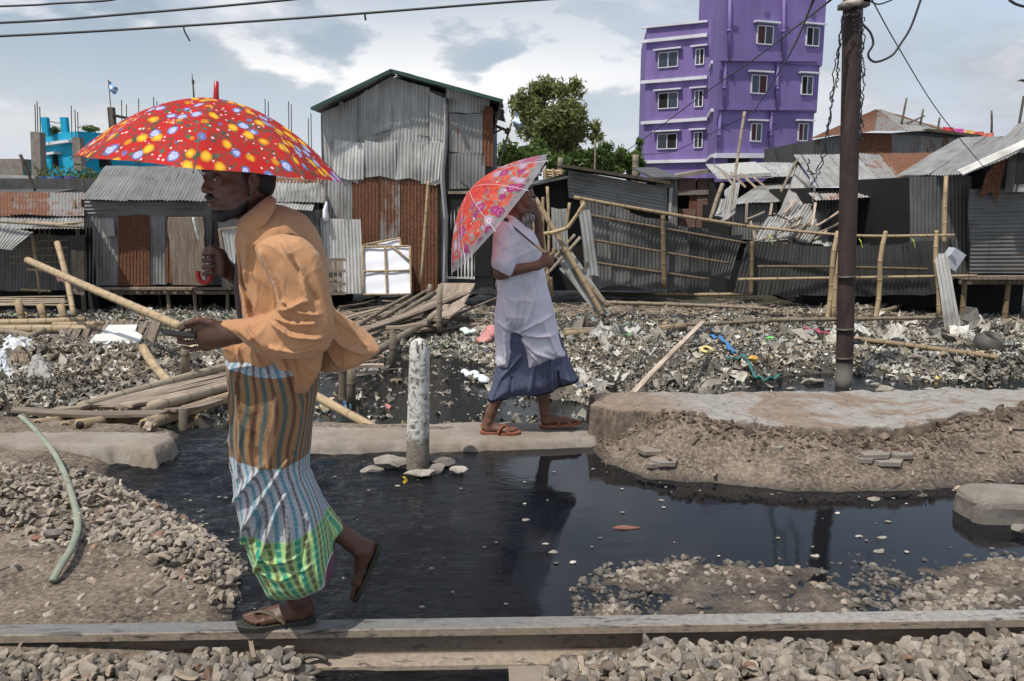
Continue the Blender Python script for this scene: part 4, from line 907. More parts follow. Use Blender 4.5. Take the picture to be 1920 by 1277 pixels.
# --- small lean-to behind the man's neck
Y = 16.6; r2 = thing('lean_to', V3(W(550, 560, Y)[0], Y, gz(-5, Y)), 'small lean-to with a bright ribbed roof and rusty ridge between nearer man and tall shack', 'shack')
sheetobj('roof', r2, [(W(480, 392, Y), W(586, 394, Y), W(602, 339, Y+1.3), W(480, 337, Y+1.3), dict(rust=.22, bright=.85))], w=1.2, rag=.02, nv=8)
sheetobj('ridge_cap', r2, [(W(480, 341, Y+1.2), W(603, 343, Y+1.2), W(603, 335, Y+1.35), W(480, 333, Y+1.35), dict(rust=.95, bright=.8))], w=2, amp=.004)
part('room', r2, lambda mb: boxroom(mb, W(410, 500, Y)[0], W(598, 500, Y)[0], Y+.12, 1.0, W(500, 540, Y)[2], W(500, 394, Y)[2]), 'metal_dark')
sheetobj('gable', r2, [(W(505, 337, Y+1.9), W(600, 337, Y+1.9), W(575, 318, Y+1.9), W(535, 318, Y+1.9), dict(rust=.2, bright=.5))], w=.8)
def tilted_frame(x, y, w, h, lean, Y, label, name='window_frame'):
    root = thing(name, W(x, y+h, Y), label, 'frame'); c = [W(x+lean, y, Y), W(x+w+lean, y-4, Y), W(x+w, y+h, Y), W(x, y+h, Y)]
    for i in range(4): part('frame_bar', root, lambda mb, i=i: plank(mb, c[i], c[(i+1) % 4], .05, .03, up=(0, 1, 0), tone=(1.2, 0, .5)), 'wood')
    sheetobj('panel', root, [(c[3]+V3(0, .03, 0), c[2]+V3(0, .03, 0), c[1]+V3(0, .03, 0), c[0]+V3(0, .03, 0), dict(rust=.1, bright=1.2))], w=2)
tilted_frame(425, 430, 34, 95, -14, 15.8, 'old grey window frame with tin panel leaning behind the nearer man chest')
# --- tall two-storey tin house
Y = 17.5; D = 4.2; r3 = thing('tin_house', V3(W(760, 550, Y)[0], Y, gz(-2, Y)), 'tall two storey corrugated tin house with green edged gable and rusty ground floor', 'house')
zg = gz(-2, Y)
def gab(mb):
    pl = [W(607, 552, Y), W(925, 552, Y), W(925, 205, Y), W(733, 143, Y), W(600, 215, Y)]; polyslab(mb, [p+V3(0, .06, 0) for p in pl], (0, 1, 0), D, tone=(.8, 0, .5))
part('room', r3, gab, 'metal_dark')
sheetobj('upper_wall', r3, [Q4(600+10, 322, 672, 344, 672, 178, 602, 214, Y) + (dict(bright=.80),), Q4(672, 342, 735, 338, 735, 142, 672, 178, Y) + (dict(bright=.95),),
    Q4(733, 340, 806, 346, 806, 166, 733, 141, Y) + (dict(bright=.92),), Q4(806, 348, 828, 344, 834, 186, 806, 170, Y-.02) + (dict(bright=1.25),)], rust=.10, w=.72, rows=2, rag=.03, var=.14, rustvar=.1, dent=.012, nv=10, step=.012)
sheetobj('wall_flap', r3, [Q4(622, 328, 682, 340, 684, 270, 626, 262, Y-.05) + (dict(bright=1.35),), Q4(684, 332, 742, 336, 742, 262, 684, 266, Y-.055) + (dict(bright=1.15),), Q4(742, 338, 792, 338, 792, 268, 742, 262, Y-.05) + (dict(bright=1.3),),
    Q4(790, 343, 822, 340, 830, 268, 794, 272, Y-.09) + (dict(bright=1.5),)], rust=.0, w=.8, rag=.05, rustvar=.05, dent=.02, nv=10)
sheetobj('lower_wall', r3, [Q4(606, 552, 634, 552, 634, 316, 606, 306, Y+.01) + (dict(rust=.15, bright=1.0),), Q4(632, 552, 660, 550, 660, 326, 632, 318, Y) + (dict(rust=.45, bright=.9),), Q4(660, 550, 712, 550, 712, 326, 660, 326, Y) + (dict(rust=.95, bright=.9),),
    Q4(712, 550, 750, 548, 750, 326, 712, 326, Y) + (dict(rust=.62, bright=.9),), Q4(750, 548, 822, 545, 822, 326, 750, 326, Y) + (dict(rust=1.0, bright=.85),)], w=.6, rustvar=.05, var=.08, nv=10)
def post(mb):
    pts = catmull([W(834, 540, Y-.06), W(836, 420, Y-.07), W(830, 330, Y-.1), W(836, 260, Y-.07), W(836, 185, Y-.05)], 8); tube(mb, pts, .125, 12, flat=.35, tone=(1.1, .1, .5))
part('corner_post', r3, post, 'metal', True)
sheetobj('side_wall_upper', r3, [Q4(836, 211, 918, 214, 918, 186, 836, 164, Y-.02) + (dict(bright=1.0),)], rust=.05, w=.5, rustvar=.03)
sheetobj('shutter', r3, [Q4(842, 286, 906, 286, 906, 214, 842, 214, Y-.04) + (dict(bright=.75),)], rust=.42, w=.9, rustvar=.05)
sheetobj('shutter', r3, [Q4(842, 356, 910, 354, 910, 287, 842, 287, Y-.03) + (dict(bright=.62),)], rust=.05, w=.9, rustvar=.02)
sheetobj('lower_panel', r3, [Q4(838, 524, 890, 524, 890, 386, 838, 386, Y-.03) + (dict(bright=1.6),)], rust=.05, w=.9, rustvar=.02)
part('dark_opening', r3, lambda mb: box(mb, W(880, 440, Y-.0), .95, .08, 1.8), 'dark')
part('lintel', r3, lambda mb: beam(mb, W(840, 361, Y-.06), W(915, 361, Y-.06), .05, .06, tone=(1.2, 0, .5)), 'wood')
sheetobj('edge_strip', r3, [Q4(905, 310, 924, 312, 924, 200, 905, 200, Y-.045) + (dict(bright=.6),)], rust=.75, w=.5)
for tag_, ax, ay, ex, ey in (('roof', 733, 131, 583, 203), ('roof', 733, 131, 943, 188)):
    f0 = W(ax, ay, Y-.35); f1 = W(ex, ey, Y-.35); bk = V3(0, D+.7, 0); side = nrm(f1-f0); nn = nrm(np.cross(side, (0, 1, 0))); nn = nn if nn[2] > 0 else -nn
    def rf(mb, f0=f0, f1=f1): sheets(mb, f1, f1+bk, f0+bk, f0, w=.8, rust=.15, bright=.9, nv=6)
    o = part('roof', r3, rf, 'metal', True)
    part('roof_edge', o, lambda mb, f0=f0, f1=f1, nn=nn: [beam(mb, f0-nn*.02+V3(0, -.03, 0), f1-nn*.02+V3(0, -.03, 0), .03, .07)], plain('green_trim', (.02, .06, .05), .6))
for px, py in ((845, 188), (905, 203), (640, 195)): part('rafter_end', r3, lambda mb, px=px, py=py: beam(mb, W(px, py, Y-.4), W(px, py, Y+.1), .08, .08), 'dark_wood')
# awning flap at right eave
sheetobj('side_flap', r3, [(W(922, 262, Y+.3), W(926, 240, Y+2.2), W(941, 192, Y+2.2), W(938, 190, Y-.2), dict(rust=.6, bright=.5))], w=1.2)
# white framed boards leaning on the rusty wall
def framed(name, pts, Y, label, bars, seed=0):
    root = thing(name, lerp(W(*pts[2], Y), W(*pts[3], Y), .5), label, 'frame'); c = [W(x, y, Y+(.0 if i > 1 else .35)) for i, (x, y) in enumerate(pts)]
    n_ = 14; V = []
    for j in range(n_+1):
        for i in range(n_+1): u, v = i/n_, j/n_; V.append(lerp(lerp(c[0], c[1], u), lerp(c[3], c[2], u), v)+V3(0, .02+.02*math.sin(u*7+v*5+seed)*math.sin(v*9-u*4), 0))
    mb = MB(); mb.add(V, [(j*(n_+1)+i, j*(n_+1)+i+1, (j+1)*(n_+1)+i+1, (j+1)*(n_+1)+i) for j in range(n_) for i in range(n_)]); mb.build('sheet', M['white_sheet'], root, smooth=True)
    for (a, b) in bars+[((0, 0), (1, 0)), ((1, 0), (1, 1)), ((0, 0), (0, 1)), ((0, 1), (1, 1))]:
        f = lambda uv: lerp(lerp(c[0], c[1], uv[0]), lerp(c[3], c[2], uv[0]), uv[1])+V3(0, -.03, 0)
        part('bar', root, lambda mb, a=a, b=b: bamboo(mb, f(a), f(b), .024, 1, .006), 'bamboo', True)
M['white_sheet'] = plain('white_sheet', (.74, .75, .80), .6, var=.05, scale=3)
framed('framed_board', [(680, 460), (749, 446), (770, 548), (684, 548)], 16.9, 'white board with bamboo edge mostly hidden behind a larger framed one', [((.4, .02), (1, .5))])
framed('framed_board', [(681, 463), (769, 461), (772, 551), (682, 552)], 16.6, 'large white sheet stretched on a bamboo frame leaning against the rusty wall', [((.47, 0), (.49, 1)), ((0, .52), (1, .51)), ((.62, 0), (1, .33))], 2)
# leaning sheets, door, pole
s_ = MB(); sheets(s_, *Q4(604, 552, 682, 550, 676, 411, 601, 409, 16.9), w=1.8, rust=.02, bright=1.5, rag=.015, rustvar=.02, nv=10); tag(s_.build('tin_sheet', M['metal'], smooth=True), 'bright clean corrugated sheet leaning left of the framed white boards', 'metal sheet')
rd = thing('wooden_crate', W(630, 552, 16.2), 'weathered slatted wooden crate panel in front of the bright leaning tin sheet', 'crate')
for i in range(5): part('board', rd, lambda mb, i=i: plank(mb, W(604+i*8.6, 553, 16.2), W(603+i*8.6, 486, 16.3), .075, .02, up=(0, 1, 0), tone=(random.uniform(1, 1.5), 0, .5)), 'wood')
for y in (487, 508, 533, 550): part('batten', rd, lambda mb, y=y: plank(mb, W(596, y, 16.12), W(648, y, 16.12), .06, .03, up=(0, 1, 0), tone=(1.1, 0, .5)), 'wood')
pole(803, 340, 789, 532, 17.0, 16.7, .035, 'bamboo pole leaning upright against the rusty wall of the tall tin house')
pole(612, 318, 611, 384, 16.9, None, .03, 'dark bamboo pole end from which the white bag hangs', mat='old_bamboo')
mb = MB(); c = W(611, 398, 16.85); tube(mb, [W(612, 378, 16.85), W(612, 384, 16.85), W(610, 394, 16.85), W(611, 406, 16.85), W(611, 415, 16.85)], [.02, .06, .10, .13, .11], 12, flat=.5); tag(mb.build('plastic_bag', M['white_sheet'], smooth=True), 'white plastic bag hanging from a pole at the corner of the tall tin house', 'plastic bag')
part('antenna_arm', r3, lambda mb: (tube(mb, [W(920, 232, Y+.3), W(955, 247, Y+.2)], .035, 6), tube(mb, [W(922, 252, Y+.3), W(945, 240, Y+.2)], .02, 6), tube(mb, [W(948, 244, Y+.2), W(956, 248, Y+.2)], .07, 8)), 'dark_wood')
# --- far left shack: rusty low roof, lattice front
Y = 16.8; r4 = thing('shack', V3(W(70, 540, Y)[0], Y, gz(-10, Y)), 'leftmost shack with a low reddish rusty roof and bamboo lattice front', 'shack')
part('room', r4, lambda mb: boxroom(mb, W(-200, 500, Y)[0], W(155, 500, Y)[0], Y+.5, 2.5, gz(-10, Y), W(80, 428, Y)[2]), 'dark')
sheetobj('roof', r4, [(W(-200, 402, Y-.2), W(158, 405, Y-.2), W(158, 362, Y+1.9), W(-200, 357, Y+1.9), dict(rust=.60, bright=.6))], w=.85, rag=.02, nv=8, rustvar=.2)
sheetobj('porch_roof', r4, [(W(-200, 428, Y-.9), W(158, 430, Y-.9), W(158, 408, Y-.1), W(-200, 404, Y-.1), dict(rust=.25, bright=.7))], w=.9, rag=.05, nv=6)
sheetobj('side_sheet', r4, [(W(-40, 462, Y-1.1), W(20, 470, Y-1.1), W(62, 436, Y-.9), W(-40, 412, Y-.9), dict(rust=.35, bright=1.0))], w=.9)
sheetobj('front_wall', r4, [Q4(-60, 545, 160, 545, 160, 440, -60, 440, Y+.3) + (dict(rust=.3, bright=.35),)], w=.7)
for i, px in enumerate((62, 74, 84, 93)): part('lattice_bar', r4, lambda mb, px=px: bamboo(mb, W(px, 500, Y-.3), W(px, 425, Y-.3), .02, .7, .01), 'old_bamboo', True)
for i, py in enumerate((452, 466, 480, 493)): part('lattice_bar', r4, lambda mb, py=py: bamboo(mb, W(20, py+1, Y-.35), W(128, py-2, Y-.35), .024, .8, .01), 'old_bamboo', True)
part('mask_board', r4, lambda mb: plank(mb, W(146, 552, Y-.4), W(147, 470, Y-.4), .27, .03, up=(0, 1, 0), tone=(.9, 0, .5)), 'wood')
for k, (a, b) in enumerate((((60, 440), (75, 550)), ((40, 543), (95, 546)), ((50, 505), (110, 508)))): part('lattice_bar', r4, lambda mb, a=a, b=b: bamboo(mb, W(*a, Y-.6), W(*b, Y-.6), .03, 1, .01), 'bamboo', True)
part('eave_pole', r4, lambda mb: bamboo(mb, W(-60, 412, Y-1), W(158, 426, Y-1), .03, 1, .01), 'old_bamboo', True)
for i in range(5): part('loose_stick', r4, lambda mb, i=i: bamboo(mb, W(40+i*14, 414+i*2, Y-.85), W(130+i*7, 424-i*2, Y-.7), .018, 1.2, .02), 'bamboo', True)
# bamboo platform
r5 = thing('bamboo_platform', V3(W(60, 580, 15.3)[0], 15.3, gz(-9, 15.3)), 'low platform of split bamboo on short legs before the leftmost shack', 'platform')
part('top', r5, lambda mb: [plank(mb, W(-80, 574-i*2.0, 15.0+i*.10), W(128-i*1+random.uniform(-4, 4), 571-i*1.8+(2 if i % 2 else 0), 15.0+i*.10), .085, .015, tone=(random.uniform(1.2, 1.6), 0, .5)) for i in range(9)], 'old_bamboo')
for px in (38, 80, 118): part('leg', r5, lambda mb, px=px: bamboo(mb, W(px-5, 562 if px == 38 else 570, 14.95), V3(W(px+5, 600, 14.9)[0], 14.9, gz(-9, 14.9)-.05), .07, 1.0, .01), 'bamboo', True)
pole(107, 455, 138, 592, 15.2, 14.2, .055, 'upright yellow bamboo post with pink rag tied round it near the left platform', tint=1.1)
pole(-100, 606, 160, 600, 13.2, 13.4, .07, 'thick pale bamboo lying behind the slatted platform, upper of the pair at left')
pole(-100, 622, 178, 618, 12.5, 12.6, .085, 'thickest pale bamboo lying just behind the slatted platform at left')
pole(100, 610, 196, 608, 13.0, 13.0, .055, 'short bamboo with the yellow lid at its right end')
pole(-60, 680, 84, 618, 9.8, 10.8, .05, 'grey crossed stick at the left edge rising to the right', mat='old_bamboo')
pole(-60, 610, 88, 636, 11.8, 11.2, .05, 'grey crossed stick at the left edge sloping down to the right', mat='old_bamboo')
pole(52, 488, 338, 612, 13.2, 8.6, .058, 'long pale bamboo pole slanting down to the nearer man hand', tint=1.15)
mb = MB(); c = W(117, 522, 12.6)
for k in range(4): tube(mb, [c+V3(.07*math.cos(a+k), .06*math.sin(a+k), .05*math.sin(a*2+k)) for a in np.linspace(0, 6, 12)], .012, 5)
tag(mb.build('tied_rag', plain('pink_rag', (.55, .30, .30), .8)), 'small pink rag knotted round the slanting pale bamboo pole', 'rag')
# --- middle low shack with sloping black roof edge
Y = 19.0; r6 = thing('shack', V3(W(1160, 540, Y)[0], Y, gz(2, Y)), 'low shack of horizontal grey sheets with sloping black roof behind the bamboo fence', 'shack')
def rm6(mb): polyslab(mb, [W(1000, 545, Y+.08), W(1254, 545, Y+.08), W(1254, 352, Y+.08), W(1066, 322, Y+.08), W(1000, 345, Y+.08)], (0, 1, 0), 3.2)
part('room', r6, rm6, 'dark')
sheetobj('wall', r6, [(W(1065, 371, Y), W(1065, 318, Y), W(1252, 352, Y), W(1252, 405, Y), dict(rust=.12, bright=.62))], w=.9, rustvar=.08, nv=24, rag=.02)
part('roof', r6, lambda mb: polyslab(mb, [W(1060, 314, Y-.3), W(1258, 346, Y-.3), W(1258, 346, Y-.3)+V3(0, 3.4, .1), W(1060, 314, Y-.3)+V3(0, 3.4, .1)], (0, 0, 1), .07), 'dark_wood')
part('side_roof', r6, lambda mb: polyslab(mb, [W(985, 352, Y-.5), W(1066, 334, Y-.5), W(1066, 334, Y-.5)+V3(0, 3, .1), W(985, 352, Y-.5)+V3(0, 3, .1)], (0, 0, 1), .04), 'metal_dark')
part('drain_pipe', r6, lambda mb: tube(mb, [W(1258, 352, Y-.1), W(1256, 410, Y-.1)], .04, 8, tone=(1, 0, .5)), 'metal')
for px in (1002, 1018, 1026): pole(px, 350 if px == 1026 else 370, px+2, 500, 17.4, 17.2, .035, {1002: 'thin bamboo upright left of three behind the man with phone', 1018: 'thin bamboo upright in the middle of three behind the man with phone', 1026: 'taller bamboo upright right of three behind the man with phone'}[px])
s_ = MB(); sheets(s_, *Q4(1036, 470, 1066, 470, 1062, 388, 1033, 392, 18.2), w=.8, rust=.35, bright=.9, rag=.05); tag(s_.build('tin_sheet', M['metal'], smooth=True), 'small grey rust-topped sheet standing behind the thin bamboo uprights', 'metal sheet')
# --- brick building
Y = 24; r7 = thing('brick_building', V3(W(1298, 420, Y)[0], Y, -1), 'unfinished red brick building with one dark window below the purple block', 'building')
def brickmat():
    m, nt, b = newmat('brickwork'); g = N(nt); pos = g.n('ShaderNodeNewGeometry').outputs['Position']; s = g.sep(pos)
    bt = g.n('ShaderNodeTexBrick'); g.link(g.comb(s[0], s[2], 0.0), bt.inputs['Vector']); bt.inputs['Scale'].default_value = 1.0
    bt.inputs['Brick Width'].default_value = .22; bt.inputs['Row Height'].default_value = .07; bt.inputs['Mortar Size'].default_value = .008
    bt.inputs['Color1'].default_value = (.20, .095, .065, 1); bt.inputs['Color2'].default_value = (.13, .065, .05, 1); bt.inputs['Mortar'].default_value = (.20, .17, .14, 1)
    n = g.noise(pos, 5, 5, .7); col = g.mix(g.maprange(n, .45, .7, 0, .6), bt.outputs[0], (.17, .14, .11)); g.link(col, b.inputs['Base Color']); b.inputs['Roughness'].default_value = .9; return m
M['brickwork'] = brickmat()
def wallhole(mb, x0, x1, y0, y1, hx0, hx1, hy0, hy1, Y, th=.2):
    for (a, b, c, d) in ((x0, hx0, y0, y1), (hx1, x1, y0, y1), (hx0, hx1, y0, hy0), (hx0, hx1, hy1, y1)):
        A, B = W(a, d, Y), W(b, c, Y); box(mb, (A+B)/2+V3(0, th/2, 0), B[0]-A[0], th, B[2]-A[2])
part('wall', r7, lambda mb: wallhole(mb, 1254, 1340, 334, 430, 1272, 1305, 365, 392, Y), 'brickwork')
part('room', r7, lambda mb: boxroom(mb, W(1256, 400, Y)[0], W(1338, 400, Y)[0], Y+.5, 4, -1, W(1300, 338, Y)[2]), 'dark')
part('shutter', r7, lambda mb: box(mb, W(1299, 378, Y+.05), .22, .05, .44), plain('red_shutter', (.16, .06, .04), .8))
part('roof', r7, lambda mb: polyslab(mb, [W(1245, 340, Y-.2), W(1342, 322, Y-.2), W(1342, 322, Y-.2)+V3(0, 5, 0), W(1245, 340, Y-.2)+V3(0, 5, 0)], (0, 0, 1), .12), 'concrete')
part('beam', r7, lambda mb: beam(mb, W(1256, 362, Y-.02), W(1338, 360, Y-.02), .05, .14), 'concrete')
# --- roofs behind the collapsed shack
Y = 22; r8 = thing('shack', V3(W(1420, 430, Y)[0], Y, -1), 'shack with a pale sheet on its roof right in front of the purple block', 'shack')
sheetobj('roof', r8, [(W(1345, 336, Y), W(1502, 330, Y), W(1490, 304, Y+2.5), W(1322, 308, Y+2.5), dict(rust=.18, bright=1.2))], mat='metal_light', w=.9, rag=.03)
part('pale_sheet', r8, lambda mb: polyslab(mb, [W(1368, 334, Y+.05), W(1446, 330, Y+.05), W(1416, 309, Y+2.1), W(1340, 314, Y+2.1)], (0, 0, 1), .09), plain('pale_sheet', (.36, .36, .34), .7))
part('room', r8, lambda mb: boxroom(mb, W(1360, 380, Y)[0], W(1500, 380, Y)[0], Y+.4, 2.5, -1, W(1400, 340, Y)[2]), 'dark')
for k in range(4): part('rafter', r8, lambda mb, k=k: beam(mb, W(1352+k*18, 320+k*2, Y-.1), W(1378+k*20, 350+k, Y-.3), .05, .05, tone=(2, 0, .5)), 'wood')
Y = 20.5; r9 = thing('shack', V3(W(1430, 450, Y)[0], Y, -1), 'shack with a plain grey sloping roof behind the collapsed tin heap', 'shack')
sheetobj('roof', r9, [(W(1368, 384, Y), W(1462, 378, Y), W(1500, 322, Y+3), W(1456, 322, Y+3), dict(rust=.1, bright=.95))], mat='metal_light', w=.9, rustvar=.05)
sheetobj('wall', r9, [Q4(1372, 450, 1470, 450, 1470, 380, 1374, 384, Y+.2) + (dict(rust=.2, bright=.5),)], w=.7)
part('room', r9, lambda mb: boxroom(mb, W(1376, 400, Y)[0], W(1470, 400, Y)[0], Y+.4, 3, -1, W(1400, 386, Y)[2]), 'dark')
# --- collapsed heap of tin
Y = 17.6; r10 = thing('collapsed_roof', V3(W(1470, 470, Y)[0], Y, gz(5, Y)), 'heap of collapsed grey roof sheets and broken battens behind the dark fence', 'wreckage')
rngh = np.random.default_rng(17)
hp_ = [((1395, 470), (1440, 405), 70, .95), ((1410, 462), (1455, 400), 60, 1.25), ((1440, 455), (1490, 392), 60, 1.1), ((1470, 452), (1510, 380), 52, .9), ((1500, 470), (1470, 410), 60, 1.3), ((1430, 440), (1476, 375), 50, .8), ((1520, 462), (1500, 400), 40, 1.1), ((1350, 420), (1362, 345), 26, .9), ((1336, 415), (1352, 372), 30, 1.2)]
for i, (a, b, w_, br) in enumerate(hp_):
    A = W(a[0], a[1], Y-.5+i*.1); B = W(b[0], b[1], Y+.5+i*.12); C = W(a[0]+w_, a[1]-rngh.uniform(-8, 16), Y-.3+i*.1); Dd = W(b[0]+w_, b[1]+rngh.uniform(-4, 18), Y+.6+i*.12)
    mb = MB(); corr(mb, A, C, Dd, B, tone=(br*.85, .15, .5), rag=.12, dent=.05, nv=12); mb.build('roof_sheet', M['metal'], r10, smooth=True)
for i in range(26):
    x, y = rngh.uniform(1398, 1540), rngh.uniform(400, 458); a = rngh.normal()*.7-.5; L_ = rngh.uniform(20, 60)
    part('batten', r10, lambda mb: plank(mb, W(x, y, Y-.5+rngh.uniform(-.2, .3)), W(x+math.cos(a)*L_, y+math.sin(a)*L_*.8, Y-.2), .05, .025, tone=(rngh.uniform(1, 2.4), 0, .5)), 'wood')
pole(1396, 210, 1366, 425, 18.5, 18.0, .035, 'tall thin bare pole leaning in front of the purple building', mat='old_bamboo', tint=1.3)
pole(1355, 345, 1330, 418, 18.4, 18.0, .05, 'short leaning plank pole beside the brick building', mat='old_bamboo')
# --- right middle shack with half rusty roof
Y = 18.4; r11 = thing('shack', V3(W(1610, 540, Y)[0], Y, gz(7, Y)), 'shack with half grey and half rusty roof right behind the utility pole', 'shack')
part('room', r11, lambda mb: boxroom(mb, W(1520, 400, Y)[0], W(1704, 400, Y)[0], Y+.1, 3.0, gz(7, Y), W(1600, 352, Y)[2]), 'dark')
sheetobj('roof', r11, [(W(1532, 352, Y-.3), W(1655, 347, Y-.3), W(1606, 288, Y+2.6), W(1488, 290, Y+2.6), dict(rust=.02, bright=.95, rustvar=.04)), (W(1655, 347, Y-.31), W(1728, 345, Y-.31), W(1690, 288, Y+2.6), W(1606, 288, Y+2.6), dict(rust=.62, bright=.95)), (W(1728, 345, Y-.3), W(1800, 343, Y-.3), W(1760, 288, Y+2.6), W(1690, 288, Y+2.6), dict(rust=.95, bright=.9))], mat='metal_light', w=.75, rag=.02, nv=10)
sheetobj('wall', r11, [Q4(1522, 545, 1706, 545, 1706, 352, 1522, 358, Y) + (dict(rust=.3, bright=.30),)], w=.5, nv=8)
sheetobj('porch_roof', r11, [(W(1530, 376, Y-.9), W(1704, 366, Y-.9), W(1700, 358, Y-.1), W(1515, 362, Y-.1), dict(rust=.35, bright=1.0))], w=1.0, rag=.03)
sheetobj('gable', r11, [(W(1462, 400, Y+1.0), W(1528, 420, Y-.1), W(1530, 352, Y-.1), W(1494, 306, Y+2.2), dict(rust=.05, bright=.7, rustvar=.0))], w=.9)
part('gable_board', r11, lambda mb: plank(mb, W(1462, 362, Y+1.2), W(1496, 300, Y+2.2), .12, .05, up=(1, 0, 0), tone=(1, 0, .5)), 'wood')
# --- hipped roof house behind
Y = 25; r12 = thing('house', V3(W(1670, 400, Y)[0], Y, -1), 'house with a low hipped roof of grey and rust sheets, topmost right of the pole', 'house')
ap = W(1646, 206, Y+3.5); ap2 = W(1640, 206, Y+3.5)
sheetobj('roof', r12, [(W(1515, 261, Y), W(1640, 246, Y), ap, ap2, dict(rust=.72, bright=1.0)), (W(1640, 246, Y), W(1752, 247, Y), ap+V3(.1, 0, 0), ap, dict(rust=.40, bright=.62)), (W(1752, 247, Y), W(1830, 258, Y+2), ap+V3(.12, .05, 0), ap+V3(.1, 0, 0), dict(rust=.6, bright=.6))], w=1.1, rag=.03, nv=10)
part('room', r12, lambda mb: polyslab(mb, [W(1527, 300, Y+.3), W(1835, 300, Y+.3), W(1835, 256, Y+.3), W(1700, 247, Y+.3), W(1527, 262, Y+.3)], (0, 1, 0), 5), 'metal_dark')
sheetobj('wall', r12, [Q4(1527, 298, 1604, 298, 1604, 250, 1527, 262, Y+.25) + (dict(rust=.3, bright=.4),), Q4(1604, 298, 1672, 298, 1672, 250, 1604, 248, Y+.25) + (dict(rust=.85, bright=.6),), Q4(1672, 298, 1830, 298, 1830, 262, 1672, 250, Y+.25) + (dict(rust=.3, bright=.6),)], w=.9)
part('flat_roof', r12, lambda mb: polyslab(mb, [W(1740, 246, Y-.1), W(1840, 258, Y-.1), W(1840, 258, Y-.1)+V3(0, 4, 0), W(1740, 246, Y-.1)+V3(0, 4, 0)], (0, 0, 1), .08), 'dark_wood')
for px, py, qx, qy, lab in ((1690, 226, 1700, 184, 'leftmost thin stick above the hipped roof'), (1723, 236, 1731, 205, 'thin leaning stick with a cross twig above the hipped roof'), (1757, 248, 1762, 220, 'dark short stick left of the drying cloths'), (1859, 244, 1859, 207, 'upright dark stick right of the drying cloths')):
    pole(px, py+8, qx, qy, 26, None, .035, lab, mat='old_bamboo', tint=.5, name='roof_stick', cat='stick')
pole(1700, 232, 1734, 217, 25.9, None, .03, 'thin cross twig over the hipped roof', mat='old_bamboo', tint=.5, name='roof_stick', cat='stick')
cols_ = [(.60, .06, .07), (.62, .08, .35), (.70, .42, .12), (.62, .10, .07), (.65, .18, .12)]
for i in range(5):
    mb = MB(); A, B = W(1768+i*19, 238+i*3, 25.5), W(1768+i*19+20, 239+i*2.5, 25.5); V = []
    for j in range(5):
        for k in range(7): V.append(lerp(A, B, k/6)+V3(0, .04*math.sin(k*1.7+i)*j/4, -j/4*(.22+.05*math.sin(i*3+k))))
    mb.add(V, [(j*7+k, j*7+k+1, j*7+k+8, j*7+k+7) for j in range(4) for k in range(6)]); tag(mb.build('drying_cloth', plain('washing_dye', cols_[i], .8, var=.5, scale=14), smooth=True), ['red and white drying cloth at the left end of the line', 'magenta drying cloth second on the line', 'yellow orange drying cloth in the middle of the line', 'bright red drying cloth fourth on the line', 'faded red drying cloth at the right end of the line'][i], 'cloth', 'cloths drying on the far roof')
# --- far right shack, large grey roof
Y = 15.2; r13 = thing('shack', V3(W(1800, 560, Y)[0], Y, gz(8.5, Y)), 'big dark tin shack on stilts with a long grey roof at the right edge', 'shack')
rb = Y+3.4
sheetobj('roof', r13, [(W(1680, 330, Y+1.5), W(1812, 326, Y-.4), W(1905, 254, rb-.6), W(1798, 258, rb+1), dict(rust=.03, bright=.8)), (W(1812, 326, Y-.4), W(2060, 230, Y-.4), W(2060, 150, rb-.6), W(1905, 236, rb-.6), dict(rust=.03, bright=.8))], mat='metal_light', w=.8, rag=.02, rustvar=.03, var=.08, nv=10)
part('roof_lap', r13, lambda mb: plank(mb, W(1800, 324, Y-.46), W(1960, 251, Y-.5), .16, .03, up=(0, -.5, .8), tone=(1.6, 0, .5)), 'metal_light')
part('room', r13, lambda mb: polyslab(mb, [W(1708, 518, Y+.5), W(1990, 518, Y+.5), W(1990, 262, Y+.5), W(1815, 330, Y+.5), W(1708, 332, Y+.5)], (0, 1, 0), 3), 'dark')
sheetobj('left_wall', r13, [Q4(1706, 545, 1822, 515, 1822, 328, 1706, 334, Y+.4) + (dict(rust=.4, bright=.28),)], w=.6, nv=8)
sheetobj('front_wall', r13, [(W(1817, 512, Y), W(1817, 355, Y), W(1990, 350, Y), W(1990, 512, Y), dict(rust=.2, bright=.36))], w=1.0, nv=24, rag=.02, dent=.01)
sheetobj('hanging_sheet', r13, [(W(1838, 368, Y-.1), W(1872, 370, Y-.1), W(1890, 296, Y-.2), W(1852, 316, Y-.2), dict(rust=.85, bright=.45))], w=.5, rag=.1)
rw = part('window_box', r13, lambda mb: box(mb, W(1922, 318, Y-.25), .42, .4, .8, tone=(1.0, 0, .5)), 'metal'); part('pane', rw, lambda mb: box(mb, W(1922, 316, Y-.46), .3, .03, .55), 'dark'); 
part('corner_post', r13, lambda mb: bamboo(mb, W(1770, 455, Y-.3), W(1774, 330, Y-.1), .045, 1, .01), 'bamboo', True)
part('floor_beam', r13, lambda mb: (beam(mb, W(1800, 520, Y-.1), W(1990, 520, Y-.1), .25, .06, tone=(1, 0, .5)), beam(mb, W(1800, 529, Y+.3), W(1990, 529, Y+.3), .1, .08)), 'wood')
part('under_floor_shade', r13, lambda mb: boxroom(mb, W(1795, 500, Y)[0], W(2000, 500, Y)[0], Y+1.2, 1.5, -1.2, W(1850, 522, Y)[2]), 'dark')  # black box added as the shade beneath this floor
stilts(r13, [W(px, 560, Y)[0] for px in (1806, 1886, 1960)], Y, W(1850, 522, Y)[2], .055, 'bamboo', tint=.6)
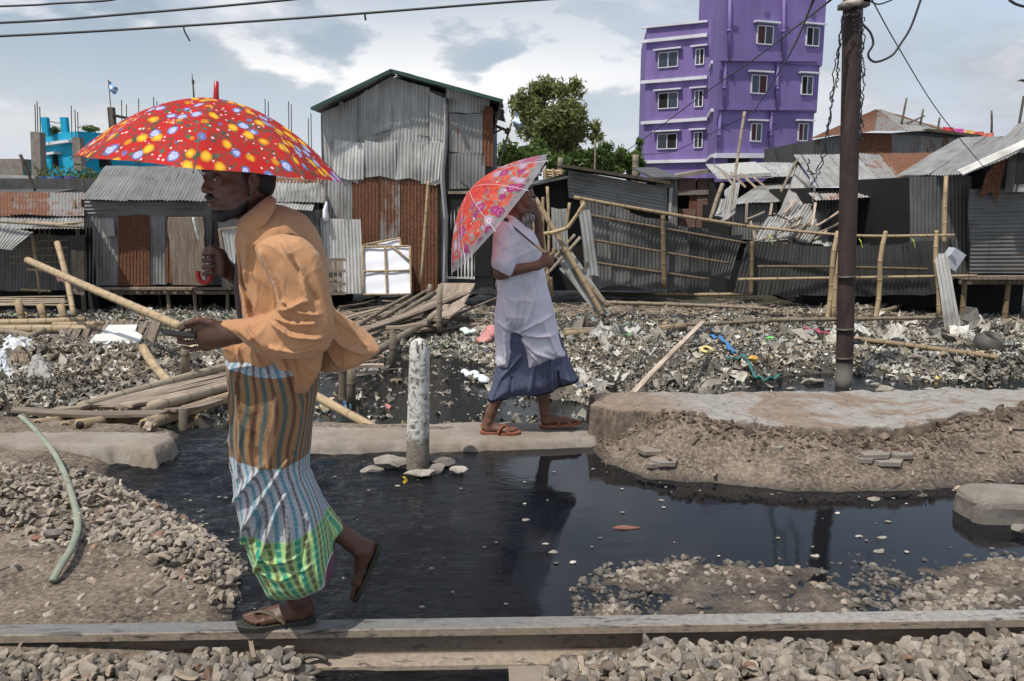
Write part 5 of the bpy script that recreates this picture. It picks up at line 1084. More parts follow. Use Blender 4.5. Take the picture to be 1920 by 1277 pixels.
mb = MB(); c = W(1785, 486, 14.5); ax_ = nrm((.6, 0, .8)); box(mb, c, .26, .22, .34, (nrm((.85, .1, -.5)), (0, 1, 0), nrm((.5, 0, .86))), tone=(1, 0, .5)); tag(mb.build('hanging_can', plain('pale_can', (.42, .44, .47), .5)), 'pale square can hanging tilted beside the right bamboo post', 'can')
# --- bamboo and tin fences
YA0, YA1 = 15.0, 15.6
fa = thing('tin_fence', V3(W(1240, 545, 15.3)[0], 15.3, gz(3, 15.3)), 'sagging dark tin fence with bamboo rails behind the man with phone', 'fence')
def fpt(x, y, Yo=0): t = (x-1090)/(1400-1090); return W(x, y, YA0+(YA1-YA0)*t+Yo)
sheetobj('panel', fa, [(fpt(1098, 535), fpt(1180, 540), fpt(1180, 394), fpt(1092, 378), dict(bright=.42)), (fpt(1180, 540), fpt(1245, 544), fpt(1245, 412), fpt(1180, 397), dict(bright=.34)), (fpt(1245, 544), fpt(1330, 548), fpt(1330, 436), fpt(1245, 414), dict(bright=.2)), (fpt(1318, 520), fpt(1365, 522), fpt(1392, 440), fpt(1325, 436), dict(bright=.17))], rust=.08, w=.55, rag=.07, var=.22, rustvar=.12, dent=.02, nv=10)
for a, b in (((1076, 370), (1400, 424)), ((1092, 401), (1400, 456)), ((1100, 448), (1370, 494)), ((1105, 491), (1330, 524))): part('rail', fa, lambda mb, a=a, b=b: bamboo(mb, fpt(*a, -.12), fpt(*b, -.12), .034 if a[1] == 370 else .025, .95 if a[1] == 370 else .5, .01), 'bamboo', True)
for a, b in (((1092, 376), (1103, 540)), ((1243, 404), (1246, 540))): part('post', fa, lambda mb, a=a, b=b: bamboo(mb, fpt(*b, -.2), fpt(*a, -.2), .05, .55, .01), 'bamboo', True)
fb = thing('tin_fence', V3(W(1580, 550, 15.2)[0], 15.2, gz(6, 15.2)), 'long low blackish tin fence running behind the utility pole', 'fence')
sheetobj('panel', fb, [(W(1372, 552, 15.6), W(1560, 556, 15.2), W(1560, 462, 15.2), W(1400, 452, 15.6), dict()), (W(1560, 556, 15.2), W(1765, 552, 15.0), W(1750, 454, 15.0), W(1560, 462, 15.2), dict())], rust=.12, bright=.14, w=.6, rag=.03, var=.15, rustvar=.05, nv=8)
part('post', fb, lambda mb: bamboo(mb, W(1408, 552, 15.4), W(1410, 452, 15.4), .045, .5, .01), 'bamboo', True)
part('bottom_rail', fb, lambda mb: bamboo(mb, W(1420, 500, 15.2), W(1740, 505, 14.9), .03, .35, .01), 'bamboo', True)
fc = thing('bamboo_rail_fence', V3(W(1650, 600, 14.3)[0], 14.3, gz(6, 14.3)), 'pale bamboo railing of three curved posts and long rails around the utility pole', 'fence')
for a, b, r_, tt, mt in (((1400, 424, 15.3), (1790, 441, 14.2), .028, .95, 'bamboo'), ((1384, 524, 14.6), (1832, 517, 14.2), .028, 1.0, 'bamboo'), ((1440, 600, 13.9), (1822, 595, 13.9), .038, .8, 'old_bamboo')): part('rail', fc, lambda mb: bamboo(mb, W(*a), W(*b), r_, tt, .008, via=[W((a[0]+b[0])/2, (a[1]+b[1])/2+(9 if a[1] == 424 else 0), (a[2]+b[2])/2)]), mt, True)
for pts in ([(1551, 600), (1558, 545), (1562, 480), (1571, 434)], [(1562, 600), (1567, 520), (1575, 450)], [(1642, 598), (1649, 545), (1651, 480), (1661, 434)], [(1761, 597), (1760, 540), (1754, 490), (1756, 432)]): part('post', fc, lambda mb, pts=pts: bamboo(mb, W(*pts[0], 14.0), W(*pts[-1], 14.2), .046, 1.0, .0, via=[W(*p, 14.1) for p in pts[1:-1]]), 'bamboo', True)
s_ = MB(); corr(s_, W(1772, 620, 13.6), W(1800, 612, 13.6), W(1775, 475, 14.1), W(1752, 476, 14.1), tone=(.9, .1, .5)); tag(s_.build('tin_sheet', M['metal'], smooth=True), 'narrow grey sheet leaning on the right post of the bamboo railing', 'metal sheet')
for px, py, lab in ((1444, 445, 'neon green plastic strip tied to the rail left of the utility pole'), (1613, 452, 'neon green plastic strip tied to the rail right of the utility pole'), (1712, 452, 'tiny neon green strip near the right post of the bamboo railing')):
    mb = MB(); c = W(px, py, 14.2); tube(mb, [c+V3(-.03, 0, .05), c+V3(.0, -.02, 0), c+V3(.05, 0, -.12)], [.015, .03, .02], 6, flat=.3); tag(mb.build('plastic_strip', plain('neon_plastic', (.40, .60, .05), .5)), lab, 'plastic')
# tangle of leaning poles right of the second man
for (a, b, r_, lab, mt, tt) in [((1003, 372, 13.4), (1130, 590, 13.0), .048, 'thick bamboo falling to the right behind the man with phone', 'bamboo', .9), ((1010, 440, 13.2), (1096, 380, 13.0), .034, 'curved pale bamboo branch above the pole tangle', 'bamboo', 1.2), ((1040, 470, 13.6), (1140, 575, 13.0), .045, 'dark brown bamboo lying along the thick falling one', 'bamboo', .5), ((1088, 445, 13.4), (1020, 520, 13.2), .03, 'thin grey stick crossing the falling bamboo, upper of two', 'old_bamboo', 1.1), ((1078, 440, 13.5), (1012, 515, 13.3), .028, 'thin grey stick crossing the falling bamboo, lower of two', 'old_bamboo', .9),
        ((1032, 520, 14), (1035, 556, 14), .04, 'short upright stump under the falling bamboo', 'bamboo', 1), ((1012, 400, 13.8), (1030, 545, 13.8), .035, 'slim bamboo standing just right of the raised forearm', 'bamboo', 1.1), ((1068, 380, 14.2), (1062, 430, 14.2), .03, 'short bamboo upright at the fence left end', 'bamboo', .9)]:
    via = [(1062, 428, 13.1)] if a[:2] == (1010, 440) else None
    pole(a[0], a[1], b[0], b[1], a[2], b[2], r_, lab, mat=mt, tint=tt, via=via)
for i, (x0_, y0_, x1_, y1_, w_) in enumerate([(1040, 480, 1110, 580, .30), (1046, 500, 1122, 590, .18), (1085, 400, 1100, 520, .22)]):
    mb = MB(); a_ = W(x0_, y0_, 13.4+i*.2); b_ = W(x1_, y1_, 13.1+i*.2); s3_ = V3(w_, .1, .05); corr(mb, b_, b_+s3_, a_+s3_, a_, tone=(.9-i*.15, .1, .5), rag=.05, nv=10); tag(mb.build('tin_sheet', M['metal'], smooth=True), ['long pale tin strip lying under the falling bamboo', 'narrow second tin strip half under the long pale one', 'tin strip standing at the left end of the sagging fence'][i], 'metal sheet')
# poles lying on the rubbish
for (a, b, r_, lab, mt, tt) in [((1120, 557), (1420, 558), .05, 'long pale bamboo lying on the rubbish in front of the sagging fence', 'bamboo', 1.0), ((1120, 575), (1440, 588), .045, 'grey bamboo lying just below the long pale one', 'old_bamboo', 1.0), ((1060, 645), (1170, 628), .05, 'brownish bamboo right of the second man skirt, upper one', 'old_bamboo', 1.0), ((1062, 655), (1160, 632), .055, 'yellowish bamboo right of the second man skirt, lower one', 'bamboo', .9),
        ((1240, 628), (1285, 622), .065, 'short hollow bamboo tube end on the rubbish heap', 'bamboo', .8), ((1540, 645), (1872, 682), .04, 'long thin bamboo lying on the rubbish behind the utility pole', 'bamboo', .75), ((1280, 620), (1500, 606), .04, 'weathered pole half buried at the railing foot', 'old_bamboo', .8), ((1610, 606), (1700, 578), .06, 'grey split pole sloping up under the railing', 'old_bamboo', 1.0),
        ((1640, 560), (1720, 556), .05, 'dark plank end under the black fence', 'old_bamboo', .6), ((1710, 545), (1790, 610), .06, 'dark crooked branch near the right post', 'old_bamboo', .4), ((1606, 562), (1628, 552), .04, 'short pale stick behind the pole on the rubbish', 'bamboo', 1.1)]:
    A, B = T(*a), T(*b); A[2] = hz(A)+.09; B[2] = hz(B)+.10; mb = MB(); bamboo(mb, A, B, r_, tt, .015); tag(mb.build('bamboo_pole', M[mt], smooth=True), lab, 'bamboo pole')
A, B = T(1184, 740), T(1318, 602); A = P(1184, 742, 6.3); B = P(1318, 602, 9.2); B[2] = max(B[2], hz(B)+.1); mb = MB(); plank(mb, A, B, .05, .025, tone=(2.2, 0, .5), n=8, warp=.01); tag(mb.build('long_stick', M['wood']), 'long pale stick slanting up across the rubbish heap right of second man', 'stick')
# ---------------------------------------------------------------- purple building
def paint(name, c, var=.13): return surf(name, [(.3, tuple(x*(1-var) for x in c)), (.7, tuple(min(1, x*(1+var)) for x in c))], 1.1, .8, .05, .01, stretch=(1, 1, .12), dirt=(.45, .45, tuple(x*.7 for x in c)), spec=.2)
M['purple'] = paint('purple_paint', (.19, .138, .325)); M['trim'] = paint('white_trim', (.62, .62, .66)); M['cyan'] = paint('cyan_paint', (.015, .33, .50))
M['glass'] = surf('dark_glass', [(.3, (.015, .02, .03)), (.7, (.03, .045, .075))], .8, .12, 0, spec=.6, use_tone=False)
M['curtain'] = plain('curtain', (.08, .03, .035), .9)
pb = thing('apartment_building', P(1370, 410, 58), 'bright purple five storey building with white trim and sliding windows', 'building')
A = P(1206, 300, 61.5); B = P(1328, 300, 58.7); Cc = P(1340, 300, 52.5); Dd = P(1521, 300, 55.0)
A, B, Cc, Dd = [V3(p[0], p[1], 0) for p in (A, B, Cc, Dd)]
def zat(px, py, P0, P1): return H(px, py, P0, P1)[2]
def lwing(mb): prism(mb, [A[:2], B[:2], (B[0]+1, B[1]+9), (A[0]+1, A[1]+9)], -2, zat(1206, 52, A, B))
part('left_wing', pb, lwing, 'purple')
# right block: three stacked volumes, each stepping out
def off(p, q, d): n_ = nrm(V3(q[1]-p[1], -(q[0]-p[0]), 0)); return n_*d
levels = [(-2, zat(1420, 207, Cc, Dd), .0), (zat(1420, 207, Cc, Dd), zat(1420, 117, Cc, Dd), .16), (zat(1420, 117, Cc, Dd), zat(1420, 117, Cc, Dd)+9.2, .32)]
Bk = B+V3(-.05, .2, 0)
def block(mb, z0, z1, d):
    o_ = off(Cc, Dd, d); r_ = nrm(Dd-Cc)*d*.4; prism(mb, [(Bk+V3(-d*.25, 0, 0))[:2], (Cc+o_-r_*.3)[:2], (Dd+o_+r_)[:2], (Dd+V3(1.5, 9, 0)+r_)[:2], (Bk+V3(1, 9, 0))[:2]], z0, z1)
for z0, z1, d in levels: part('tower_floor', pb, lambda mb: block(mb, z0, z1, d), 'purple')
def bandf(P0, P1, y0px, y1px, th, dp, x0px, x1px):
    def f(mb):
        a, b = H(x0px, y0px, P0, P1), H(x1px, y1px, P0, P1); n_ = off(P0, P1, 1.0); beam(mb, a+n_*dp/2, b+n_*dp/2, dp, th)
    return f
for ya, yb_ in ((79, 66), (155, 145), (231, 223), (304, 301)): part('cornice', pb, bandf(A, B, ya, yb_, .22, .26, 1204, 1328), 'trim')
for (ya, yb_) in ((146, 116), (223, 206), (301, 292)):
    part('cornice', pb, bandf(B, Cc, ya, yb_, .20, .22, 1329, 1339), 'trim')
part('cornice', pb, bandf(Cc, Dd, 292, 292.5, .30, .35, 1338, 1510), 'trim')
part('parapet_cap', pb, bandf(A, B, 52.5, 40, .14, .2, 1204, 1328), 'trim')
for y_, d in ((116.5, .32), (207, .16)):
    def lip(mb): o_ = off(Cc, Dd, d); a, b = H(1340, y_, Cc, Dd)+o_, H(1524, y_+1, Cc, Dd)+o_; a = a-nrm(b-a)*.2; beam(mb, a+V3(0, 0, .10)+off(Cc, Dd, .06), b+V3(0, 0, .1)+off(Cc, Dd, .06), .12, .18)
    part('floor_lip', pb, lip, 'purple')
def win(x0, x1, y0, y1, P0, P1, d, open_='L', curt=False):
    n_ = off(P0, P1, 1.0); O = n_*d; c = [H(x0, y0, P0, P1)+O, H(x1, y0, P0, P1)+O, H(x1, y1, P0, P1)+O, H(x0, y1, P0, P1)+O]
    z1 = (c[0][2]+c[1][2])/2; z0 = (c[2][2]+c[3][2])/2; a, b = V3(c[0][0], c[0][1], 0), V3(c[1][0], c[1][1], 0); U = nrm(b-a); w_ = np.linalg.norm(b-a); t_ = .065
    pt = lambda u, z, o=0: a+U*u+V3(0, 0, z)+n_*o
    f = MB()
    for (p, q) in ((pt(0, z0), pt(w_, z0)), (pt(0, z1), pt(w_, z1))): beam(f, p, q, .16, t_, up=(0, 0, 1))
    for u in (0, w_*.5, w_): box(f, pt(u, (z0+z1)/2, .003), t_, .15, z1-z0, (U, n_, V3(0, 0, 1)))
    fr = f.build('window', M['trim'], pb)
    for k in (0, 1):
        g_ = MB(); box(g_, pt(w_*(.25+.5*k), (z0+z1)/2, .02), w_*.46, .06, z1-z0-.1, (U, n_, V3(0, 0, 1))); dk = (open_ == 'L' and k == 0) or (open_ == 'R' and k == 1)
        g_.build('pane', (M['curtain'] if curt else M['dark']) if dk else M['glass'], fr)
    s_ = MB(); beam(s_, pt(-.32, z1+.2, .18), pt(w_+.32, z1+.2, .18), .38, .10); s_.build('sunshade', M['trim'], fr)
for (x0, x1, y0, y1, op) in ((1236, 1272, 98, 126, ''), (1306, 1321, 92, 121, 'R'), (1236, 1272, 174, 203, 'L'), (1304, 1319, 170, 200, 'R'), (1234, 1270, 251, 279, 'R'), (1303, 1318, 248, 277, 'R')): win(x0, x1, y0, y1, A, B, .02, op)
for (x0, x1, y0, y1, d, op, cu) in ((1414, 1443, 51, 85, .32, 'L', True), (1506, 1529, 54, 88, .32, 'L', False), (1406, 1434, 142, 176, .16, 'R', True), (1500, 1520, 144, 178, .16, 'L', False), (1408, 1427, 232, 265, .0, 'L', True), (1497, 1514, 232, 264, .0, 'L', True)): win(x0, x1, y0, y1, Cc, Dd, d+.02, op, cu)
for x_, y0, y1, d in ((1360, 0, 116, .32), (1461, 0, 118, .32), (1354, 120, 207, .16), (1452, 122, 208, .16), (1347, 212, 290, 0), (1443, 212, 290, 0)):
    def pipe(mb): o_ = off(Cc, Dd, d+.10); tube(mb, [H(x_, y1, Cc, Dd)+o_, H(x_+1, y0-8, Cc, Dd)+o_], .10, 8); tube(mb, [H(x_, (y0+y1)/2, Cc, Dd)+o_, H(x_, (y0+y1)/2+4, Cc, Dd)+o_], .14, 8)
    part('drain_pipe', pb, pipe, 'purple', True)
for x_, y_, d in ((1373, 54, .32), (1432, 29, .32), (1469, 56, .32), (1519, 32, .32), (1370, 145, .16), (1460, 147, .16), (1358, 236, 0), (1452, 236, 0)):
    def vent(mb): c = H(x_, y_, Cc, Dd)+off(Cc, Dd, d+.02); U = nrm(Dd-Cc); box(mb, c, .36, .06, .26, (U, off(Cc, Dd, 1.0), V3(0, 0, 1)), tone=(.6, 0, .5))
    part('vent', pb, vent, 'purple')
part('utility_hole', pb, lambda mb: box(mb, H(1385, 302, Cc, Dd)+off(Cc, Dd, .02), 1.6, .1, .5, (nrm(Dd-Cc), off(Cc, Dd, 1.), V3(0, 0, 1))), 'dark')
# low purple wall base and shadows of wires are left to the light
# ---------------------------------------------------------------- cyan house and unfinished columns at left
Y = 48; cb = thing('house', P(150, 400, Y), 'bright cyan flat roofed concrete house behind the left side of the red umbrella', 'house')
a0, a1, a2 = P(85, 300, Y+3), P(150, 300, Y), P(216, 300, Y+2)
part('wall', cb, lambda mb: prism(mb, [a0[:2], a1[:2], a2[:2], (a2[0]+.5, a2[1]+7), (a0[0], a0[1]+7)], -2, P(150, 246, Y)[2]), 'cyan')
part('cornice', cb, lambda mb: beam(mb, H(82, 272, a0, a1)+V3(0, -.2, 0), H(140, 265, a0, a1)+V3(0, -.2, 0), .5, .16), 'trim')
part('sunshade', cb, lambda mb: beam(mb, H(92, 290, a0, a1)+V3(0, -.2, 0), H(114, 287, a0, a1)+V3(0, -.2, 0), .6, .14), 'trim')
part('sunshade', cb, lambda mb: beam(mb, H(166, 284, a1, a2)+V3(0, -.2, 0), H(216, 280, a1, a2)+V3(0, -.2, 0), .6, .14), 'trim')
w_ = part('window', cb, lambda mb: box(mb, H(108, 301, a0, a1)+V3(0, -.03, 0), .5, .1, .85), 'dark'); part('door_hole', cb, lambda mb: box(mb, H(188, 300, a1, a2)+V3(0, -.03, 0), 1.3, .1, .9), 'dark')
for px in (86, 122): part('parapet_post', cb, lambda mb: box(mb, P(px, 238, Y+1.5), .35, .35, 1.1), 'cyan')
part('railing', cb, lambda mb: tube(mb, [P(88, 226, Y+1.5), P(104, 230, Y+1.5), P(121, 232, Y+1.5)], .03, 5), 'iron')
part('roof_frame', cb, lambda mb: (box(mb, P(211, 232, Y+2), .35, .3, 1.9, tone=(.4, 0, .5)), beam(mb, P(211, 216, Y+2), P(250, 224, Y+2.5), .8, .1, tone=(.4, 0, .5))), 'concrete')
Yc = 40
for (px, ytop, ybot, rl, lab, w2, Yq) in ((71, 248, 362, ((66, 196), (70, 190), (75, 200)), 'tallest bare concrete column with rebar at far left', .45, 36), (146, 258, 320, ((134, 198), (141, 206), (146, 210)), 'bare concrete column with rebar in front of the cyan house', .40, 38)):
    root = thing('unfinished_column', P(px+2, ybot+30, Yq), lab, 'column'); part('shaft', root, lambda mb: beam(mb, P(px+4, ybot, Yq), P(px, ytop, Yq), w2*.9, w2, up=(0, 1, 0)), 'concrete')
    for (qx, qy) in rl: part('rebar', root, lambda mb: tube(mb, [P(qx+1, ytop+2, Yq), P(qx-.5, qy, Yq)], .022, 5), 'iron')
rbx = [(88, 205, 'r'), (228, 188, ''), (237, 196, ''), (260, 185, ''), (288, 182, ''), (294, 190, ''), (497, 186, ''), (503, 190, ''), (541, 190, ''), (546, 196, ''), (578, 222, ''), (583, 212, '')]
rr_ = thing('unfinished_roof', P(390, 330, 52), 'distant unfinished concrete roof bristling with thin rebar rods behind the red umbrella', 'building')
part('deck', rr_, lambda mb: box(mb, P(400, 345, 54), 14, 6, 1.8), 'concrete')
for (qx, qy, _) in rbx[1:]: part('rebar', rr_, lambda mb: tube(mb, [P(qx+2, 330, 52), P(qx, qy, 52)], .03, 5), 'iron')
mb = MB(); tube(mb, [P(372, 400, 30), P(366, 240, 30), P(363, 172, 30), P(360, 138, 30)], [.04, .035, .03, .012], 6); tube(mb, [P(362, 158, 30), P(362, 150, 30)], .045, 6); tag(mb.build('antenna_pole', M['iron']), 'thin antenna pole rising left of the red umbrella tip', 'antenna')
def flag(name, px, py, qx, qy, corners, Y, label, stripes):
    root = thing(name, P(qx, qy, Y), label, 'flag'); part('pole', root, lambda mb: tube(mb, [P(qx, qy, Y), P(px, py, Y)], .03, 6, tone=(1, 0, .5)), 'old_bamboo')
    c = [P(x, y, Y) for x, y in corners]; n_ = 9; V = []
    for j in range(n_+1):
        for i in range(n_+1): u, v = i/n_, j/n_; V.append(lerp(lerp(c[0], c[1], u), lerp(c[3], c[2], u), v)+V3(0, .12*math.sin(u*6+v*4), .05*math.sin(u*8)))
    for j0, j1, cc_ in stripes:
        mb = MB(); Q = [(j*(n_+1)+i, j*(n_+1)+i+1, (j+1)*(n_+1)+i+1, (j+1)*(n_+1)+i) for j in range(j0, j1) for i in range(n_)]; mb.add(V, Q); mb.build('stripe', plain('flag_dye', cc_, .8, var=.05), root, smooth=True)
flag('flag', 203, 150, 211, 240, [(203, 152), (221, 166), (218, 178), (205, 171)], 47, 'small light blue and white striped flag above the cyan house', [(0, 3, (.18, .35, .60)), (3, 6, (.7, .72, .75)), (6, 9, (.18, .35, .60))])
flag('flag', 966, 208, 934, 312, [(968, 210), (981, 236), (976, 244), (957, 232)], 21, 'pale almost white flag on a leaning pole before the big tree', [(0, 3, (.50, .62, .74)), (3, 6, (.72, .74, .78)), (6, 9, (.50, .62, .74))])
# potted plants by the cyan house
def bush(name, c, r, n, label, cat, seed, col, leaf=.12, group=None, flat=.8):
    rng = np.random.default_rng(seed); d = rng.normal(size=(n, 3)); d /= np.linalg.norm(d, axis=1)[:, None]; rad = rng.random(n)**.45
    lump = 1+.28*np.sin(d[:, 0]*5+seed)*np.cos(d[:, 2]*4+seed)+.15*np.sin(d[:, 0]*11+seed*2)
    p = c+d*(rad*lump)[:, None]*np.array(r); V, Q, T_ = leafquads(p, leaf, rng, col); root = thing(name, c-V3(0, 0, r[2]), label, cat, group)
    mb = MB(); mb.add(V, Q, tone=T_); mb.build('foliage', M['leaf'], root)
    mb = MB(); 
    for k in range(4): tube(mb, [c-V3(0, 0, r[2]*1.05), c+V3(rng.normal()*.3*r[0], rng.normal()*.3*r[1], .2*r[2])], [.05*r[2]+.01, .02*r[2]], 5)
    mb.build('stem', M['dark_wood'], root); return root
def leafquads(p, leaf, rng, col, aspect=.5):
    n = len(p); a = rng.normal(size=(n, 3)); a /= np.linalg.norm(a, axis=1)[:, None]; b = np.cross(a, rng.normal(size=(n, 3))); b /= np.linalg.norm(b, axis=1)[:, None]
    s = leaf*rng.uniform(.6, 1.4, n)[:, None]; q = np.stack([p-a*s, p-b*s*aspect, p+a*s, p+b*s*aspect], 1).reshape(-1, 3)
    t = np.repeat(np.array(col)[None]*rng.uniform(.6, 1.5, (n, 1))*np.array([1, 1, 1])+rng.uniform(-.01, .012, (n, 3))*np.array([1.5, 1, .3]), 4, 0)
    return q, np.arange(4*n).reshape(-1, 4), np.clip(t, .005, 1)
def leaf_mat():
    m, nt, b = newmat('leaves'); g = N(nt); a = g.attr('tone').outputs['Vector']; g.link(a, b.inputs['Base Color']); b.inputs['Roughness'].default_value = .55; b.inputs['Specular IOR Level'].default_value = .3
    tr = g.n('ShaderNodeBsdfTranslucent'); g.link(a, tr.inputs['Color']); mx = g.n('ShaderNodeMixShader'); mx.inputs[0].default_value = .4
    out = nt.nodes['Material Output']; g.link(b.outputs[0], mx.inputs[1]); g.link(tr.outputs[0], mx.inputs[2]); g.link(mx.outputs[0], out.inputs['Surface']); return m
M['leaf'] = leaf_mat()
for (px, py, rx, rz, lab, sd) in ((104, 322, .95, .8, 'leafy roof garden plant left of the front column', 1), (138, 326, .8, .6, 'green plant between the columns before the cyan house', 2), (168, 322, .8, .7, 'bushy plant under the left tip of the red umbrella', 3), (100, 240, .5, .35, 'bare twiggy plant behind the cyan parapet', 4), (168, 238, .5, .3, 'dark small plant on the cyan roof', 5)):
    bush('plant', P(px, py+(14 if py > 300 else 4), 33 if py > 300 else 50), (rx, .6, rz*.75), 420, lab, 'plant', sd, (.09, .13, .035), .075)
for (px, lab, c_) in ((88, 'round blue plant pot leftmost on the wall ledge', (.02, .06, .25)), (114, 'larger blue plant pot in the middle of the ledge', (.02, .06, .3)), (134, 'purple plant tub on the ledge', (.12, .06, .28)), (101, 'small pale blue tub between the two blue pots', (.12, .22, .3))):
    p = P(px, 348, 32); mb = MB(); tube(mb, [p, p+V3(0, 0, .12), p+V3(0, 0, .34)], [.16, .24, .22], 10); tag(mb.build('plant_pot', plain('pot_glaze', c_, .5)), lab, 'plant pot')
# low roofs far left
Y = 30; r20 = thing('shack', P(60, 390, Y), 'jumble of low grey roofs beyond the leftmost rusty roof', 'shack')
for (x0, y0, x1, y1, x2, y2, x3, y3, br, ru) in ((-150, 352, 70, 354, 62, 330, -150, 322, .5, .2), (40, 358, 158, 358, 156, 346, 60, 346, .6, .5), (-150, 366, 30, 362, 24, 346, -150, 344, .8, .3)): sheetobj('roof', r20, [(P(x0, y0, Y), P(x1, y1, Y), P(x2, y2, Y+2), P(x3, y3, Y+2), dict(rust=ru, bright=br))], w=1)
part('room', r20, lambda mb: box(mb, P(-20, 400, Y+1.5), 12, 3, 2.6), 'metal_dark')
part('far_block', r20, lambda mb: box(mb, P(43, 325, Y+20), 1.8, 3, 1.6), 'concrete'); part('far_wall', r20, lambda mb: box(mb, P(0, 340, Y+22), 7, 2, .8), 'concrete')
pole(38, 290, 66, 358, 28, None, .06, 'slanting thin pole in front of the far left roofs', mat='dark_wood', name='leaning_pole', cat='pole')
# row of backs of shanties closing the view between houses
for i, (x0, x1, yt, Y_, br, ru, lab) in enumerate(((925, 1010, 330, 27, .5, .4, 'dim shanty wall seen between the tall tin house and the phone man'), (1830, 1990, 330, 30, .5, .3, 'shanty hidden behind the big right shack'), (-300, 10, 380, 26, .6, .3, 'low shanty beyond the left edge roofs'), (1230, 1270, 336, 23, .5, .2, 'narrow shanty between the black roof and the brick wall'))):
    rt = thing('shack', P((x0+x1)/2, 470, Y_), lab, 'shack'); sheetobj('wall', rt, [(P(x0, 560, Y_), P(x1, 560, Y_), P(x1, yt, Y_), P(x0, yt, Y_), dict(rust=ru, bright=br))], w=1); part('roof', rt, lambda mb: polyslab(mb, [P(x0-6, yt, Y_-.3), P(x1+6, yt, Y_-.3), P(x1+6, yt, Y_-.3)+V3(0, 4, .4), P(x0-6, yt, Y_-.3)+V3(0, 4, .4)], (0, 0, 1), .06), 'metal_dark')
# ---------------------------------------------------------------- trees
def tree(px, ybase, Y, limbs, clusters, label, col, leaf, seed, trunk_r, n_per=420):
    rng = np.random.default_rng(seed); base = P(px, ybase, Y); base[2] = min(base[2], zfar(Y)); root = thing('tree', base, label, 'tree'); mb = MB(); fork = P(limbs[0][0], limbs[0][1], Y)
    tube(mb, catmull([base, lerp(base, fork, .5)+V3(.1, 0, 0), fork], 5), list(np.linspace(trunk_r, trunk_r*.7, 11)), 8)
    for (cx, cy, rx, ry, dn) in clusters:
        e = P(cx, cy+ry*.3, Y+rng.uniform(-1, 1)*rx*.02); tube(mb, catmull([fork, lerp(fork, e, .5)+V3(rng.normal()*.3, rng.normal()*.3, .25), e], 5), list(np.linspace(trunk_r*.5, trunk_r*.10, 11)), 6)
    mb.build('trunk', M['dark_wood'], root, smooth=True); ps = []
    for (cx, cy, rx, ry, dn) in clusters:
        c = P(cx, cy, Y+rng.uniform(-1, 1)); mx = Y/FPX*1.08; n = int(2.1*n_per*dn*rx*ry/500); sub = int(max(7, rx*ry/38))
        sc = rng.normal(size=(sub, 3)); sc /= np.linalg.norm(sc, axis=1)[:, None]; sc *= (rng.random(sub)**.4)[:, None]*.95
        k = rng.integers(0, sub, n); p = sc[k]+rng.normal(size=(n, 3))*.17*np.array([1, 1, 1.1]); ps.append(c+p*np.array([rx, min(rx, ry)*.8, ry])*mx)
    p = np.concatenate(ps); V, Q, T_ = leafquads(p, leaf, rng, col, .32); mb = MB(); mb.add(V, Q, tone=T_); mb.build('crown', M['leaf'], root); return root
tree(1045, 420, 46, [(1048, 275)], [(1030, 168, 34, 22, 1), (1070, 178, 26, 24, .8), (990, 190, 28, 26, .8), (972, 215, 14, 36, .6), (1000, 230, 24, 34, .8), (1045, 225, 38, 34, 1.5), (1080, 222, 22, 34, .9), (1030, 262, 40, 22, 1), (1075, 265, 34, 26, 1.2), (1112, 250, 16, 22, .7), (1010, 200, 20, 18, .6), (1060, 292, 40, 16, 1)], 'tall airy olive green tree rising beside the pale flag', (.19, .205, .075), .15, 3, .32)
tree(975, 430, 40, [(985, 320)], [(962, 290, 32, 24, 1.2), (1000, 288, 26, 20, 1.2), (945, 300, 18, 18, 1), (1030, 305, 30, 18, 1.3)], 'dense low dark green tree left of and below the tall tree', (.10, .155, .04), .15, 5, .3)
tree(1100, 430, 42, [(1095, 330)], [(1095, 300, 34, 18, 1.3), (1130, 292, 30, 20, 1.3), (1075, 318, 26, 14, 1.2), (1150, 306, 28, 18, 1.3)], 'dark green bushy tree right below the tall airy tree', (.08, .125, .03), .15, 6, .3)
tree(1175, 430, 44, [(1180, 320)], [(1180, 292, 24, 18, 1.4), (1198, 272, 8, 14, 1), (1165, 305, 22, 16, 1.4), (1196, 305, 14, 22, 1.4)], 'bright green tree touching the left wall of the purple building', (.10, .17, .035), .14, 7, .25)
for (px, y0, y1, Y_, lab, r_) in ((1115, 318, 262, 30, 'thin pale bamboo mast in front of the dark green trees', .04), (1050, 330, 296, 30, 'short concrete stub above the fence left of the trees', .12), (1191, 322, 290, 36, 'pinkish brick stub before the bright green tree', .16)):
    pole(px, y0+22, px+1, y1, Y_, None, r_, lab, mat='old_bamboo', name='mast', cat='pole')
mb = MB()
for k in range(5): tube(mb, [P(1018, 320+k*5, 28), P(1056, 322+k*4, 28)], .05, 5, tone=(1.4, 0, .5))
for k in range(3): tube(mb, [P(1022+k*15, 316, 27.9), P(1023+k*15, 342, 27.9)], .05, 5, tone=(1.4, 0, .5))
tag(mb.build('bamboo_rack', M['bamboo']), 'small bamboo rack on a roof under the tip of the flowery umbrella', 'rack')
